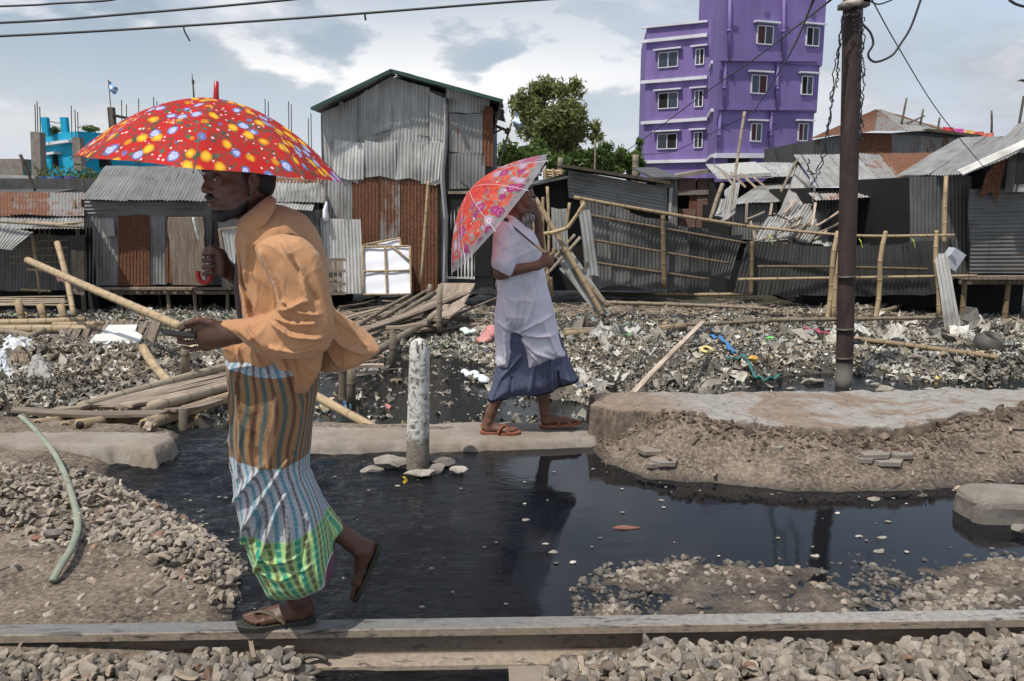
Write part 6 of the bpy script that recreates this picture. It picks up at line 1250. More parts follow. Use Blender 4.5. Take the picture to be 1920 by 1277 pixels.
# ---------------------------------------------------------------- utility pole and wires
Yp = 8.5; up = thing('utility_pole', P(1582, 728, Yp), 'tall dark brown utility pole rising out of the pool with tangled wires at its top', 'pole')
b0 = P(1582, 735, Yp); t0 = P(1601, -60, Yp+.1)
rs = np.linspace(.088, .098, 30); pts = [lerp(b0, t0, t) for t in np.linspace(0, 1, 30)]
def polemat():
    m, nt, b = newmat('brown_pole'); g = N(nt); pos = g.n('ShaderNodeNewGeometry').outputs['Position']; z = g.sep(pos)[2]; n = g.noise(g.mapping(pos, (1, 1, .3)), 9, 6, .7)
    col = g.ramp(n, [(.3, (.026, .017, .015)), (.6, (.055, .036, .031)), (.8, (.095, .065, .052))]); col = g.mix(g.maprange(g.math('ADD', z, g.math('MULTIPLY', n, .12)), .02, -.10, 0, 1), col, (.20, .18, .16))
    g.link(col, b.inputs['Base Color']); b.inputs['Roughness'].default_value = .75; b.inputs['Specular IOR Level'].default_value = .25; g.bump(n, .3, .01, b); return m
part('shaft', up, lambda mb: tube(mb, pts, rs, 20), polemat(), True)
for py, hh in ((618, .02), (520, .02), (672, .015)): part('band', up, lambda mb: tube(mb, [P(1582+(728-py)*.024, py, Yp), P(1582+(728-py)*.024, py-3, Yp)], .099, 20), 'iron', True)
part('clamp', up, lambda mb: (tube(mb, [P(1600, 14, Yp), P(1600, 2, Yp)], .115, 18, tone=(3.5, 0, .5)), box(mb, P(1583, 13, Yp-.05), .10, .10, .05), box(mb, P(1616, 6, Yp-.05), .12, .12, .07), box(mb, P(1621, 0, Yp-.05), .07, .12, .06)), 'iron', True)
WIRE = plain('wire_black', (.02, .02, .022), .5)
def wire(pts, Y, r, label=None, parent=None, n=8, jitter=0.0, name='wire', cat='cable', group=None):
    pp = [P(x, y, Y if np.isscalar(Y) else Y[i]) for i, (x, y) in enumerate(pts)]; pp = catmull(pp, n)
    if jitter: pp = [p+RNG.normal(size=3)*jitter for p in pp]
    mb = MB(); tube(mb, pp, r, 5); o = mb.build(name, WIRE, parent, smooth=True)
    if parent is None: tag(o, label, cat, group)
    return o
for k, pl_ in enumerate([[(1580, 30), (1574, 80), (1570, 140), (1560, 200), (1552, 260), (1545, 300), (1530, 335), (1522, 345)], [(1581, 30), (1577, 70), (1565, 130), (1561, 190), (1552, 240), (1540, 290), (1528, 325), (1518, 320), (1514, 300)],
        [(1580, 40), (1570, 110), (1564, 170), (1556, 215), (1550, 250)], [(1615, 20), (1617, 90), (1612, 150), (1616, 210), (1610, 262)], [(1616, 24), (1620, 60), (1614, 120), (1620, 160), (1613, 200), (1612, 240)],
        [(1614, 22), (1612, 70), (1616, 110), (1622, 135), (1614, 150), (1611, 190)], [(1613, 100), (1609, 160), (1611, 230), (1615, 268)], [(1605, 8), (1610, 24), (1602, 40), (1607, 60)], [(1583, 30), (1596, 26), (1612, 30)]]):
    wire(pl_, Yp-.12, .0065, parent=up, jitter=.010, name='hanging_wire')
wire([(1618, 46), (1632, 62), (1637, 82), (1628, 100), (1632, 112), (1645, 116), (1672, 104), (1690, 80), (1708, 50), (1726, 0), (1732, -20)], Yp-.1, .012, 'thick dark cable looping out to the right from the pole top')
wire([(1632, -6), (1683, 86), (1760, 210), (1842, 310), (1870, 344)], [8.4, 9.8, 12, 14.4, 15], .007, 'thin straight wire running down from the pole top to the right shack roof')
wire([(1628, 0), (1645, 8), (1662, 4), (1676, -2)], Yp, .008, 'short wire with clip hanging at the top right of the pole'); wire([(1892, 0), (1905, 8), (1922, 13), (1940, 16)], Yp, .014, 'cable crossing the top right corner of the picture')
wire([(1527, -4), (1488, 88), (1446, 160), (1412, 212)], [12, 18, 26, 34], .02, 'dark wire slanting steeply across the right side of the purple building')
wire([(1560, -2), (1500, 45), (1407, 116), (1320, 176), (1205, 262), (1160, 292)], [12, 16, 22, 28, 36, 40], .018, 'long wire crossing the whole purple building diagonally down to the left')
wire([(1410, 212), (1330, 252), (1262, 284), (1205, 290)], [34, 36, 38, 40], .016, 'thin lower wire across the left wing of the purple building')
for yy, y0, x1, lab in ((12, 12, 210, 'uppermost power cable in the top left corner'), (43, 43, 540, 'middle power cable crossing the top left sky'), (68, 68, 1010, 'lowest and longest power cable crossing the top left sky')):
    wire([(-1500, yy+60), (-500, yy+14), (0, y0), (x1*.5, y0-y0*.44 if yy < 70 else 44), (x1, 0), (x1*1.3, -18)], 7.0, .0105 if yy > 12 else .009, lab)
wire([(344, 48), (346, 58), (352, 70), (349, 64), (356, 77)], 6.98, .007, 'frayed wire knot hanging from the lowest power cable'); wire([(684, 24), (685, 34), (686, 38)], 6.98, .009, 'tiny clip hanging from the lowest power cable right of the knot')
mb = MB(); tube(mb, [P(1908, 152, 20), P(1914, 150, 20), P(1924, 152, 20), P(1940, 158, 20)], [.02, .06, .07, .08], 8, flat=.5); tube(mb, [P(1911, 232, 20), P(1920, 180, 20)], .03, 6); tag(mb.build('street_lamp', M['iron']), 'curved lamp head and mast at the right edge above the grey roof', 'lamp')
# ---------------------------------------------------------------- footbridges of bamboo
def footbridge(label, name='bamboo_footbridge'): return name, label
lb = thing('bamboo_footbridge', G(300, 800, .0), 'near bamboo footbridge of grey planks ending on the left slab behind the nearer man', 'footbridge')
def LB(px, py, Y): return P(px, py, Y)
for (a, b, r_, tt) in (((70, 796, 5.55), (210, 782, 6.6), .044, .85), ((122, 800, 5.5), (205, 785, 6.5), .042, .8), ((150, 797, 5.45), (300, 776, 6.8), .044, .95), ((272, 797, 5.5), (470, 732, 7.4), .050, .95)):
    def bp(mb, a=a, b=b):
        A_, B_ = LB(*a), LB(*b); bamboo(mb, A_, B_, r_, tt, .008, node=.42, taper=.95); d = nrm(B_-A_); tube(mb, [A_-d*.003, A_+d*.05], r_*.68, 10, tone=(.06, 0, .5))
    part('pole', lb, bp, 'bamboo', True)
for (a, b, r_, tt) in (((152, 764, 6.2), (470, 675, 9.2), .048, .95), ((284, 764, 6.0), (470, 714, 7.8), .048, 1.05)):
    part('side_pole', lb, lambda mb, a=a, b=b: bamboo(mb, LB(*a), LB(*b), r_, tt*1.35, .006, node=.42), 'old_bamboo', True)
for i, (a, b, w_, tn) in enumerate([((190, 763, 6.2), (470, 688, 9.0), .16, 1.35), ((200, 766, 6.1), (460, 702, 8.4), .13, 1.15), ((235, 765, 6.05), (470, 697, 8.6), .15, 1.5), ((270, 764, 6.0), (470, 706, 8.2), .14, 1.25), ((235, 762, 5.95), (300, 752, 6.3), .13, 1.5), ((26, 768, 6.0), (300, 780, 5.85), .10, 1.0), ((60, 772, 5.92), (310, 776, 5.75), .13, .8), ((105, 764, 6.15), (160, 766, 6.1), .10, 1.3), ((318, 770, 5.8), (408, 752, 6.3), .10, 1.1), ((205, 806, 5.6), (240, 795, 5.9), .05, 1.5)]):
    part('plank', lb, lambda mb: plank(mb, LB(*a), LB(*b), w_, .022, tone=(tn, 0, .5), n=10, warp=.012), 'wood')
part('broken_end', lb, lambda mb: [plank(mb, LB(274+random.uniform(-4, 6), 806+random.uniform(-6, 4), 5.45), LB(280+random.uniform(-6, 14), 786+random.uniform(-4, 6), 5.5), .03, .008, tone=(random.uniform(1, 2), 0, .5), up=(0, 1, 0)) for _ in range(9)], 'wood')
for (px, y0, y1, Y_, r_) in ((343, 836, 770, 5.75, .038), (345, 705, 660, 7.7, .055)): pass
mb = MB(); bamboo(mb, P(344, 845, 5.75), P(343, 768, 5.75), .036, .45, .005); tag(mb.build('stake', M['old_bamboo'], smooth=True), 'dark stake standing in the water gap under the near footbridge', 'stake')
mb = MB(); bamboo(mb, P(348, 712, 7.9), P(347, 657, 7.9), .052, .8, .005); tag(mb.build('stake', M['old_bamboo'], smooth=True), 'thick short stump beside the pale foam cushion', 'stake')
pole(268, 652, 322, 722, 9.4, 7.6, .052, 'short pale pole sliding down from the white boards to the footbridge', tint=1.25)
mb = MB(); plank(mb, P(280, 652, 10.2), P(296, 600, 10.6), .12, .05, up=(0, 1, 0), tone=(.8, 0, .5)); tag(mb.build('wooden_post', M['wood']), 'weathered upright post at the right end of the slatted platform', 'post')
for (a, b, lab, tt) in (((372, 792, 5.9), (412, 838, 5.6), 'dark beam leaning under the footbridge into the water gap', .5), ((440, 790, 6.2), (372, 838, 5.7), 'second dark beam crossing the first under the footbridge', .35), ((590, 742, 6.7), (708, 806, 5.75), 'pale round pole slanting down to the middle slab behind the nearer man', 1.2)):
    mb = MB(); bamboo(mb, P(*a), P(*b), .04, tt, .004, node=.6); tag(mb.build('bamboo_pole', M['bamboo'] if tt > 1 else M['dark_wood'], smooth=True), lab, 'pole')
# far footbridge heap in the middle
fbk = thing('bamboo_footbridge', P(760, 620, 12), 'far footbridge of split planks climbing from the pool to the tall tin house', 'footbridge')
for i in range(9): part('plank', fbk, lambda mb: plank(mb, P(640+i*6+random.uniform(-8, 8), 655-i*5+random.uniform(-3, 3), 9.6+i*.12), P(800+i*9+random.uniform(-8, 8), 572-i*3+random.uniform(-4, 4), 13.6+i*.1), .15, .02, tone=(random.uniform(.9, 1.6), 0, .5), n=8, warp=.02), 'wood')
for i in range(4): part('deck_plank', fbk, lambda mb: plank(mb, P(812+i*14, 572+i*1, 13.2), P(838+i*14, 532, 15.4), .24, .02, tone=(random.uniform(1.2, 1.7), 0, .5), n=5), 'wood')
for i in range(4): part('deck_plank', fbk, lambda mb: plank(mb, P(795+i*11, 615-i*6, 11.8), P(815+i*16, 572, 13.1), .22, .02, tone=(random.uniform(1.2, 1.7), 0, .5), n=5), 'wood')
for (a, b, r_) in (((700, 625, 10.6), (815, 548, 14.2), .045), ((690, 668, 9.2), (830, 585, 12.6), .055), ((640, 630, 11), (770, 552, 14), .035), ((720, 595, 12), (800, 545, 14.4), .035)): part('pole', fbk, lambda mb: bamboo(mb, P(*a), P(*b), r_, .8, .01), 'old_bamboo', True)
for (px, y0, y1, Y_) in ((736, 700, 625, 9.4), (658, 770, 690, 7.6), (642, 770, 688, 7.9)): part('leg', fbk, lambda mb: bamboo(mb, P(px, y0, Y_), P(px+1, y1, Y_), .05, .6, .005), 'old_bamboo', True)
for (px, y0, y1, Y_, lab) in ((822, 622, 533, 11.8, 'leaning bamboo post standing at the far footbridge bend'), (803, 555, 533, 14.0, 'small stump post at the far footbridge head')): pole(px, y0, px+4, y1, Y_, None, .045, lab, mat='old_bamboo')
for i in range(26):
    x, y = random.uniform(600, 880), random.uniform(545, 655); L_ = random.uniform(50, 150); tl = random.uniform(-.75, .05)
    A_ = T(x, y); A_[2] = hz(A_)+random.uniform(.08, .3); B_ = T(x+L_, y+L_*tl*.5); B_[2] = hz(B_)+random.uniform(.1, .35)
    part('loose_board', fbk, lambda mb: plank(mb, A_, B_, random.uniform(.06, .14), .02, tone=(random.uniform(.6, 1.6), 0, .5), n=6, warp=.015), 'wood')
for (a, b, lab) in (((600, 560), (690, 548), 'greenish edged flat board pile before the framed white boards, upper board'), ((608, 566), (700, 556), 'greenish edged flat board pile before the framed white boards, lower board')):
    A_, B_ = T(*a), T(*b); A_[2] += .35; B_[2] += .35; mb = MB(); plank(mb, A_, B_, .5, .04, tone=(1.5, 0, .5)); tag(mb.build('board', M['wood']), lab, 'board')
for (a, b, w_, lab) in (((655, 690), (720, 684), .09, 'pale short plank lying over the pool, upper'), ((655, 702), (705, 700), .08, 'pale short plank lying over the pool, lower'), ((725, 614), (800, 607), .05, 'light split bamboo across the far footbridge')):
    mb = MB(); plank(mb, P(*a, 8.6), P(*b, 8.7), w_, .03, tone=(1.9, 0, .5)); tag(mb.build('board', M['wood']), lab, 'board')
c_ = T(742, 552); mb = MB(); V = rockshape(_I3, np.random.default_rng(4), 6, 1)*np.array([.42, .3, .3])+c_+V3(0, 0, .42); mb.add(V, tris=_I3[1]); tag(mb.build('sack', plain('grey_sack', (.33, .32, .30), .9)), 'grey bulging sack on the board heap below the framed white boards', 'sack')
# ---------------------------------------------------------------- smooth organic shapes: distance field + surface nets
class Field:
    def __init__(s, lo, hi, h):
        s.lo = np.array(lo, float); s.h = h; n = np.ceil((np.array(hi)-s.lo)/h).astype(int)+1; s.n = n
        s.ax = [s.lo[i]+np.arange(n[i])*h for i in range(3)]; s.d = np.full(n, .5, np.float32)
    def sl(s, lo, hi):
        r = []
        for i in range(3):
            a = max(0, int((lo[i]-s.lo[i])/s.h)-1); b = min(s.n[i], int((hi[i]-s.lo[i])/s.h)+3)
            if b <= a: return None
            r.append(slice(a, b))
        return tuple(r)
    def op(s, fn, lo, hi, k=.01, mode='add'):
        q = s.sl(lo, hi)
        if q is None: return
        X = s.ax[0][q[0]][:, None, None]; Y = s.ax[1][q[1]][None, :, None]; Z = s.ax[2][q[2]][None, None, :]
        b = fn(X, Y, Z).astype(np.float32); a = s.d[q]
        if mode == 'sub': a, b = -a, b
        hh = np.clip(.5+.5*(b-a)/k, 0, 1) if k > 0 else (b < a).astype(np.float32)
        r = b*(1-hh)+a*hh
        hh2 = np.clip(.5+.5*(a-b)/k, 0, 1)
        r = a*(1-hh2)+b*hh2-k*hh2*(1-hh2)
        s.d[q] = -r if mode == 'sub' else r
    def cone(s, a, b, ra, rb=None, k=.012, mode='add'):
        a = np.asarray(a, float); b = np.asarray(b, float); rb = ra if rb is None else rb; ba = b-a; L2 = ba.dot(ba)+1e-12; m = max(ra, rb)+k+.02
        def fn(X, Y, Z):
            t = np.clip(((X-a[0])*ba[0]+(Y-a[1])*ba[1]+(Z-a[2])*ba[2])/L2, 0, 1)
            return np.sqrt((X-a[0]-t*ba[0])**2+(Y-a[1]-t*ba[1])**2+(Z-a[2]-t*ba[2])**2)-(ra+(rb-ra)*t)
        s.op(fn, np.minimum(a, b)-m, np.maximum(a, b)+m, k, mode)
    def chain(s, pts, rs, k=.008):
        for i in range(len(pts)-1): s.cone(pts[i], pts[i+1], rs[i], rs[i+1], k)
    def ell(s, c, r, Rm=None, k=.012, mode='add'):
        c = np.asarray(c, float); r = np.asarray(r, float); Rm = np.eye(3) if Rm is None else np.asarray(Rm, float); m = max(r)+k+.02
        def fn(X, Y, Z):
            dx, dy, dz = X-c[0], Y-c[1], Z-c[2]; q = [(dx*Rm[i][0]+dy*Rm[i][1]+dz*Rm[i][2]) for i in range(3)]
            k0 = np.sqrt(sum((q[i]/r[i])**2 for i in range(3)))+1e-9; k1 = np.sqrt(sum((q[i]/r[i]**2)**2 for i in range(3)))+1e-9
            return k0*(k0-1)/k1
        s.op(fn, c-m, c+m, k, mode)
    def poly(s, pts, yp, T_, Rr, k=.012, tmin=.005, yc=None, folds=(), both=False, mode='add', near=1.0, far=1.0, smoothn=3):
        """pts: photo pixels on the plane y=yp, inflated to half thickness T_ over the distance Rr from the outline"""
        w = np.array([[P(x, y, yp)[0], P(x, y, yp)[2]] for x, y in pts])
        if smoothn: # round the outline a little
            w = np.array([p[[0, 1]] for p in [np.array(q) for q in _closed(w, smoothn)]])
        lo = np.array([w[:, 0].min()-.03, yp-T_-.09, w[:, 1].min()-.03]); hi = np.array([w[:, 0].max()+.03, yp+T_+.09, w[:, 1].max()+.03])
        def fn(X, Y, Z):
            x2, z2 = np.meshgrid(X[:, 0, 0], Z[0, 0, :], indexing='ij'); sd = sdpoly(w, x2, z2)
            u = np.clip(sd/Rr, 0, 1); half = tmin+(T_-tmin)*np.sqrt(np.clip(1-(1-u)**2, 0, 1)); y0 = yp+(yc(x2, z2) if yc else 0*x2); disp = 0*x2
            for f in folds:
                fp = np.array([[P(a, b, yp)[0], P(a, b, yp)[2]] for a, b in f[0]]); dd = np.full(x2.shape, 9.0)
                for i in range(len(fp)-1):
                    e = fp[i+1]-fp[i]; t = np.clip(((x2-fp[i][0])*e[0]+(z2-fp[i][1])*e[1])/(e.dot(e)+1e-9), 0, 1); dd = np.minimum(dd, np.hypot(x2-fp[i][0]-t*e[0], z2-fp[i][1]-t*e[1]))
                disp = disp+f[2]*np.exp(-(dd/f[1])**2)
            hN = (half*near+disp*np.clip(sd/.02, 0, 1))[:, None, :]; hF = (half*far+(disp if both else 0)*np.clip(sd/.02, 0, 1))[:, None, :]; y0 = y0[:, None, :]; sd = sd[:, None, :]
            dy = Y-y0; h_ = np.where(dy < 0, hN, hF); ins = (np.abs(dy)-h_); slope = np.clip(.55+sd/Rr*.6, .4, 1)
            out = np.sqrt(np.clip(-sd, 0, 9)**2+np.clip(np.abs(dy)-tmin, 0, 9)**2)
            return np.where(sd > 0, ins*slope, out)
        s.op(fn, lo, hi, k, mode)
    def mesh(s, relax=2):
        d = s.d; d = np.pad(d, 1, constant_values=.5); lo = s.lo-s.h; n = np.array(d.shape); ins = d < 0
        c = np.zeros(n-1, np.int8)
        for i in (0, 1):
            for j in (0, 1):
                for k in (0, 1): c += ins[i:n[0]-1+i, j:n[1]-1+j, k:n[2]-1+k]
        act = (c > 0) & (c < 8); idx = np.argwhere(act); m = len(idx); ids = -np.ones(n-1, np.int64); ids[act] = np.arange(m)
        acc = np.zeros((m, 3)); cnt = np.zeros(m); co = [(i, j, k) for i in (0, 1) for j in (0, 1) for k in (0, 1)]
        for a in co:
            for b in co:
                if sum(abs(a[t]-b[t]) for t in range(3)) == 1 and a < b:
                    da = d[idx[:, 0]+a[0], idx[:, 1]+a[1], idx[:, 2]+a[2]]; db = d[idx[:, 0]+b[0], idx[:, 1]+b[1], idx[:, 2]+b[2]]
                    mk = (da < 0) != (db < 0); t = np.where(mk, da/(da-db+1e-12), 0)
                    for q in range(3): acc[:, q] += np.where(mk, a[q]+(b[q]-a[q])*t, 0)
                    cnt += mk
        V = lo+(idx+acc/cnt[:, None])*s.h; Q = []
        for ax in range(3):
            o1, o2 = [(1, 2), (2, 0), (0, 1)][ax]; sh = [slice(1, n[i]-1) for i in range(3)]; sh[ax] = slice(0, n[ax]-1); sh2 = list(sh); sh2[ax] = slice(1, n[ax])
            a, b = ins[tuple(sh)], ins[tuple(sh2)]; e = np.argwhere(a != b); st = np.array([1, 1, 1]); st[ax] = 0; g_ = e+st
            fl = a[tuple(e.T)]; u = np.zeros(3, int); u[o1] = 1; w = np.zeros(3, int); w[o2] = 1
            f = np.stack([ids[tuple((g_-u-w).T)], ids[tuple((g_-w).T)], ids[tuple(g_.T)], ids[tuple((g_-u).T)]], 1); f[~fl] = f[~fl][:, ::-1]; Q.append(f)
        Q = np.concatenate(Q); Q = Q[(Q >= 0).all(1)]
        for _ in range(relax):
            S = np.zeros_like(V); C_ = np.zeros(len(V))
            for i in range(4):
                np.add.at(S, Q[:, i], V[Q[:, (i+1) % 4]]); np.add.at(C_, Q[:, i], 1)
                np.add.at(S, Q[:, i], V[Q[:, (i-1) % 4]]); np.add.at(C_, Q[:, i], 1)
            V = V*.45+.55*S/np.maximum(C_, 1)[:, None]
        return V, Q
def _closed(w, n):
    m = len(w); out = []
    for i in range(m):
        p0, p1, p2, p3 = w[i-1], w[i], w[(i+1) % m], w[(i+2) % m]
        for k in range(n):
            t = k/n; q = .5*((2*p1)+(-p0+p2)*t+(2*p0-5*p1+4*p2-p3)*t*t+(-p0+3*p1-3*p2+p3)*t**3); l_ = p1+(p2-p1)*t; out.append(q*.6+l_*.4)
    return out
def field_obj(F, name, mat, parent, uvf=None, tonef=None, relax=2, jit=None):
    V, Q = F.mesh(relax)
    if jit is not None: V = jit(V)
    mb = MB(); uv = uvf(V) if uvf else V; tone = tonef(V) if tonef else (1, 0, .5); mb.add(V, Q, tone=tone, uv=uv); return mb.build(name, mat, parent, smooth=True)
def wrinkle(V, amp, d1, d2, f, ymid, seed=0):
    a = V@np.array(d1)*f+1.6*np.sin(V@np.array(d2)*f*.37+seed)+.8*np.sin(V[:, 1]*30+seed); r = (1-np.abs(np.sin(a)))**2
    a2 = V@np.array(d2)*f*1.3+1.9*np.sin(V@np.array(d1)*f*.5+seed*2); r2 = (1-np.abs(np.sin(a2)))**3
    mk = np.clip(.5+.8*np.sin(V[:, 0]*13+seed)*np.sin(V[:, 2]*11+seed*3), 0, 1); V = V.copy(); V[:, 1] += np.where(V[:, 1] < ymid, -1, 1)*amp*(r*mk+.7*r2*(1-mk)); return V
class Head:
    def __init__(s, c, f, sc=1.0, tilt=(0, 0, 1)):
        f = nrm(f); l = nrm(np.cross(tilt, f)); u = np.cross(f, l); s.c = np.asarray(c, float); s.R = np.array([l, f, u]); s.s = sc     # local: left, forward, up
    def w(s, x, y, z): return s.c+s.R.T@(np.array([x, y, z])*s.s)
    def ell(s, F, c, r, k=.012, mode='add', rot=0): 
        Rm = s.R
        if rot: ca, sa = math.cos(rot), math.sin(rot); Rm = np.array([s.R[0]*ca+s.R[2]*sa, s.R[1], -s.R[0]*sa+s.R[2]*ca])
        F.ell(s.w(*c), np.array(r)*s.s, Rm, k*s.s, mode)
    def cone(s, F, a, b, ra, rb, k=.01, mode='add'): F.cone(s.w(*a), s.w(*b), ra*s.s, rb*s.s, k*s.s, mode)
    def skull(s, F, beard=False):
        s.ell(F, (0, -.018, .045), (.073, .094, .085), .02); s.ell(F, (0, .028, -.015), (.060, .066, .088), .03); s.ell(F, (0, .040, -.072), (.044, .042, .036), .03)
        s.ell(F, (0, .072, -.098), (.020, .018, .017), .025)
        for sx in (-1, 1):
            s.ell(F, (sx*.043, .055, -.016), (.020, .024, .018), .02); s.cone(F, (sx*.046, .064, .034), (sx*.012, .086, .034), .010, .011, .012)
            s.ell(F, (sx*.031, .094, .013), (.017, .014, .011), .010, 'sub'); s.cone(F, (sx*.045, .030, -.07), (sx*.058, -.012, -.04), .020, .020, .02)
            s.ell(F, (sx*.031, .0795, .014), (.0155, .0125, .0125), .003)                                   # eyeball under the lids
            s.ell(F, (sx*.0785, -.010, -.002), (.008, .020, .031), .004, rot=-sx*.18); s.ell(F, (sx*.088, -.004, .004), (.007, .011, .018), .003, 'sub'); s.ell(F, (sx*.078, -.004, -.028), (.006, .010, .010), .004)
            s.cone(F, (sx*.022, .083, -.036), (sx*.033, .072, -.062), .006, .006, .012)
        s.cone(F, (0, .086, .026), (0, .106, -.016), .0075, .0105, .010); s.ell(F, (0, .107, -.022), (.012, .011, .010), .006)
        for sx in (-1, 1): s.ell(F, (sx*.0135, .096, -.026), (.008, .010, .0075), .005); s.ell(F, (sx*.008, .101, -.034), (.004, .005, .003), .002, 'sub')
        s.ell(F, (0, .0915, -.0500), (.026, .0105, .0060), .004); s.ell(F, (0, .0905, -.0645), (.022, .0115, .0080), .004); s.ell(F, (0, .103, -.0568), (.026, .012, .0022), .001, 'sub')
def hand(F, wrist, palm, fingers, thumb, pr=(.042, .024), k=.007, r0=.0092):
    wrist = np.asarray(wrist); palm = np.asarray(palm)
    F.cone(wrist, palm, pr[1], pr[1]*.95, .015)
    for i, ch in enumerate(fingers):
        F.cone(lerp(wrist, palm, .35), ch[0], pr[1]*.62, pr[1]*.55, .014); L = len(ch); F.chain(ch, [r0*(1.12 if j == 0 else 1.0-.09*j)*(1.03 if j % 2 else 1)*(.88 if i == 3 else 1) for j in range(L)], .004)
    F.cone(lerp(wrist, palm, .25), thumb[0], pr[1]*.7, r0*1.35, .012); F.chain(thumb, [r0*1.3, r0*1.15, r0*.95][:len(thumb)], .005)
class Foot:
    def __init__(s, heel, toe, up, sc=1.0, side=1):
        s.h = np.asarray(heel, float); d = np.asarray(toe, float)-s.h; s.L = np.linalg.norm(d); s.f = d/s.L; up = nrm(up); s.r = nrm(np.cross(s.f, up)); s.u = np.cross(s.r, s.f); s.side = side; s.sc = s.L/.255
    def p(s, x, y, z): return s.h+(s.f*x+s.r*y*s.side+s.u*z)*s.sc      # x along the foot, y towards the little toe, z up from the sole
    def body(s, F, ankle, ra=.036):
        R3 = np.array([s.f, s.r*s.side, s.u]); c = s.sc
        F.ell(s.p(.032, 0, .030), np.array([.036, .030, .032])*c, R3, .02); F.cone(s.p(.045, .0, .050), s.p(.16, -.006, .022), .030*c, .019*c, .02); F.cone(s.p(.04, .012, .022), s.p(.165, .026, .016), .022*c, .015*c, .02)
        F.cone(s.p(.04, -.012, .03), s.p(.175, -.022, .018), .022*c, .018*c, .02); F.cone(s.p(.165, -.022, .017), s.p(.17, .030, .014), .016*c, .012*c, .015)
        for i, (y, x1, r) in enumerate(((-.026, .243, .0125), (-.007, .240, .0085), (.008, .230, .0080), (.021, .218, .0078), (.033, .203, .0074))):
            F.chain([s.p(.172, y*.95, .016), s.p((.172+x1)/2, y, .019), s.p(x1-.006, y, .012)], [r*1.05*c, r*.92*c, r*c], .003)
        for sy in (-1, 1): F.ell(s.p(.048, sy*.030, .072), np.array([.012, .010, .013])*c, R3, .012)
        F.cone(s.p(.040, 0, .065), ankle, ra*.92, ra, .02); F.cone(s.p(.012, 0, .035), lerp(s.p(.02, 0, .09), ankle, .4), .016*c, .014, .02)
    def sole(s, parent, mat, th=.016, grow=1.0, name='sandal_sole'):
        prof = [(-.010, .0), (-.006, .020), (.015, .032), (.05, .034), (.10, .033), (.15, .042), (.19, .046), (.225, .040), (.252, .026), (.262, .0)]
        out = [(x, y) for x, y in prof]+[(x, -y*(1.0 if x < .1 else .95)) for x, y in prof[::-1][1:-1]]; n = len(out); V = []
        for z in (-th, -th*.15, 0.0, .0015):
            k = 1.0 if z != -th else .97
            if z == .0015: k = .93
            for x, y in out: V.append(s.p(.125+(x-.125)*k*grow, y*k*grow, z+.004*((x-.12)/.12)**2))
        Q = [(l*n+i, l*n+(i+1) % n, (l+1)*n+(i+1) % n, (l+1)*n+i) for l in range(3) for i in range(n)]; V += [s.p(.12, 0, -th), s.p(.12, 0, .0005)]
        TR = [(4*n, (i+1) % n, i) for i in range(n)]+[(4*n+1, 3*n+i, 3*n+(i+1) % n) for i in range(n)]; mb = MB(); mb.add(V, Q, TR); return mb.build(name, mat, parent, smooth=False)
    def strap(s, pts, w, parent, mat, th=.25, name='sandal_strap'):
        mb = MB(); tube(mb, catmull([s.p(*q) for q in pts], 7), w*s.sc, 8, flat=th, up=s.u); return mb.build(name, mat, parent, smooth=True)
def cloth_mat(name, stops, scale=60, rough=.85, bump=.25, bd=.002, trans=0.0, wr=.5, wscale=7):
    m, nt, b = newmat(name); g = N(nt); pos = g.n('ShaderNodeTexCoord').outputs['Object']; n = g.noise(pos, 5, 5, .6); col = g.ramp(n, stops); g.link(col, b.inputs['Base Color']); b.inputs['Roughness'].default_value = rough
    b.inputs['Specular IOR Level'].default_value = .15; b.inputs['Sheen Weight'].default_value = .15
    w_ = g.noise(g.mapping(pos, (1.6, 1.6, .8), (0, .5, 0)), wscale, 5, .55, 1.3); h = g.math('ADD', g.math('MULTIPLY', w_, wr), g.math('MULTIPLY', g.noise(pos, scale*4, 2), .02)); g.bump(h, bump*2.5, .02, b)
    if trans:
        tr = g.n('ShaderNodeBsdfTranslucent'); g.link(col, tr.inputs['Color']); mx = g.n('ShaderNodeMixShader'); mx.inputs[0].default_value = trans; out = nt.nodes['Material Output']; g.link(b.outputs[0], mx.inputs[1]); g.link(tr.outputs[0], mx.inputs[2]); g.link(mx.outputs[0], out.inputs['Surface'])
    return m
def skin_mat(name, c0, c1):
    m, nt, b = newmat(name); g = N(nt); pos = g.n('ShaderNodeTexCoord').outputs['Object']; col = g.ramp(g.noise(pos, 14, 5, .6), [(.3, c0), (.7, c1)]); g.link(col, b.inputs['Base Color']); b.inputs['Roughness'].default_value = .48
    b.inputs['Specular IOR Level'].default_value = .4; b.inputs['Subsurface Weight'].default_value = .0; g.bump(g.noise(pos, 120, 4, .7), .25, .002, b); return m
M['skin'] = skin_mat('dark_skin', (.060, .026, .016), (.110, .050, .031)); M['skin2'] = skin_mat('brown_skin', (.095, .045, .030), (.165, .082, .054)); M['hair'] = plain('black_hair', (.010, .008, .007), .6, var=.3, scale=60, bump=.6)
M['eye_white'] = plain('eye_white', (.45, .40, .36), .25, var=.03); M['eye_dark'] = plain('eye_dark', (.008, .006, .005), .15)
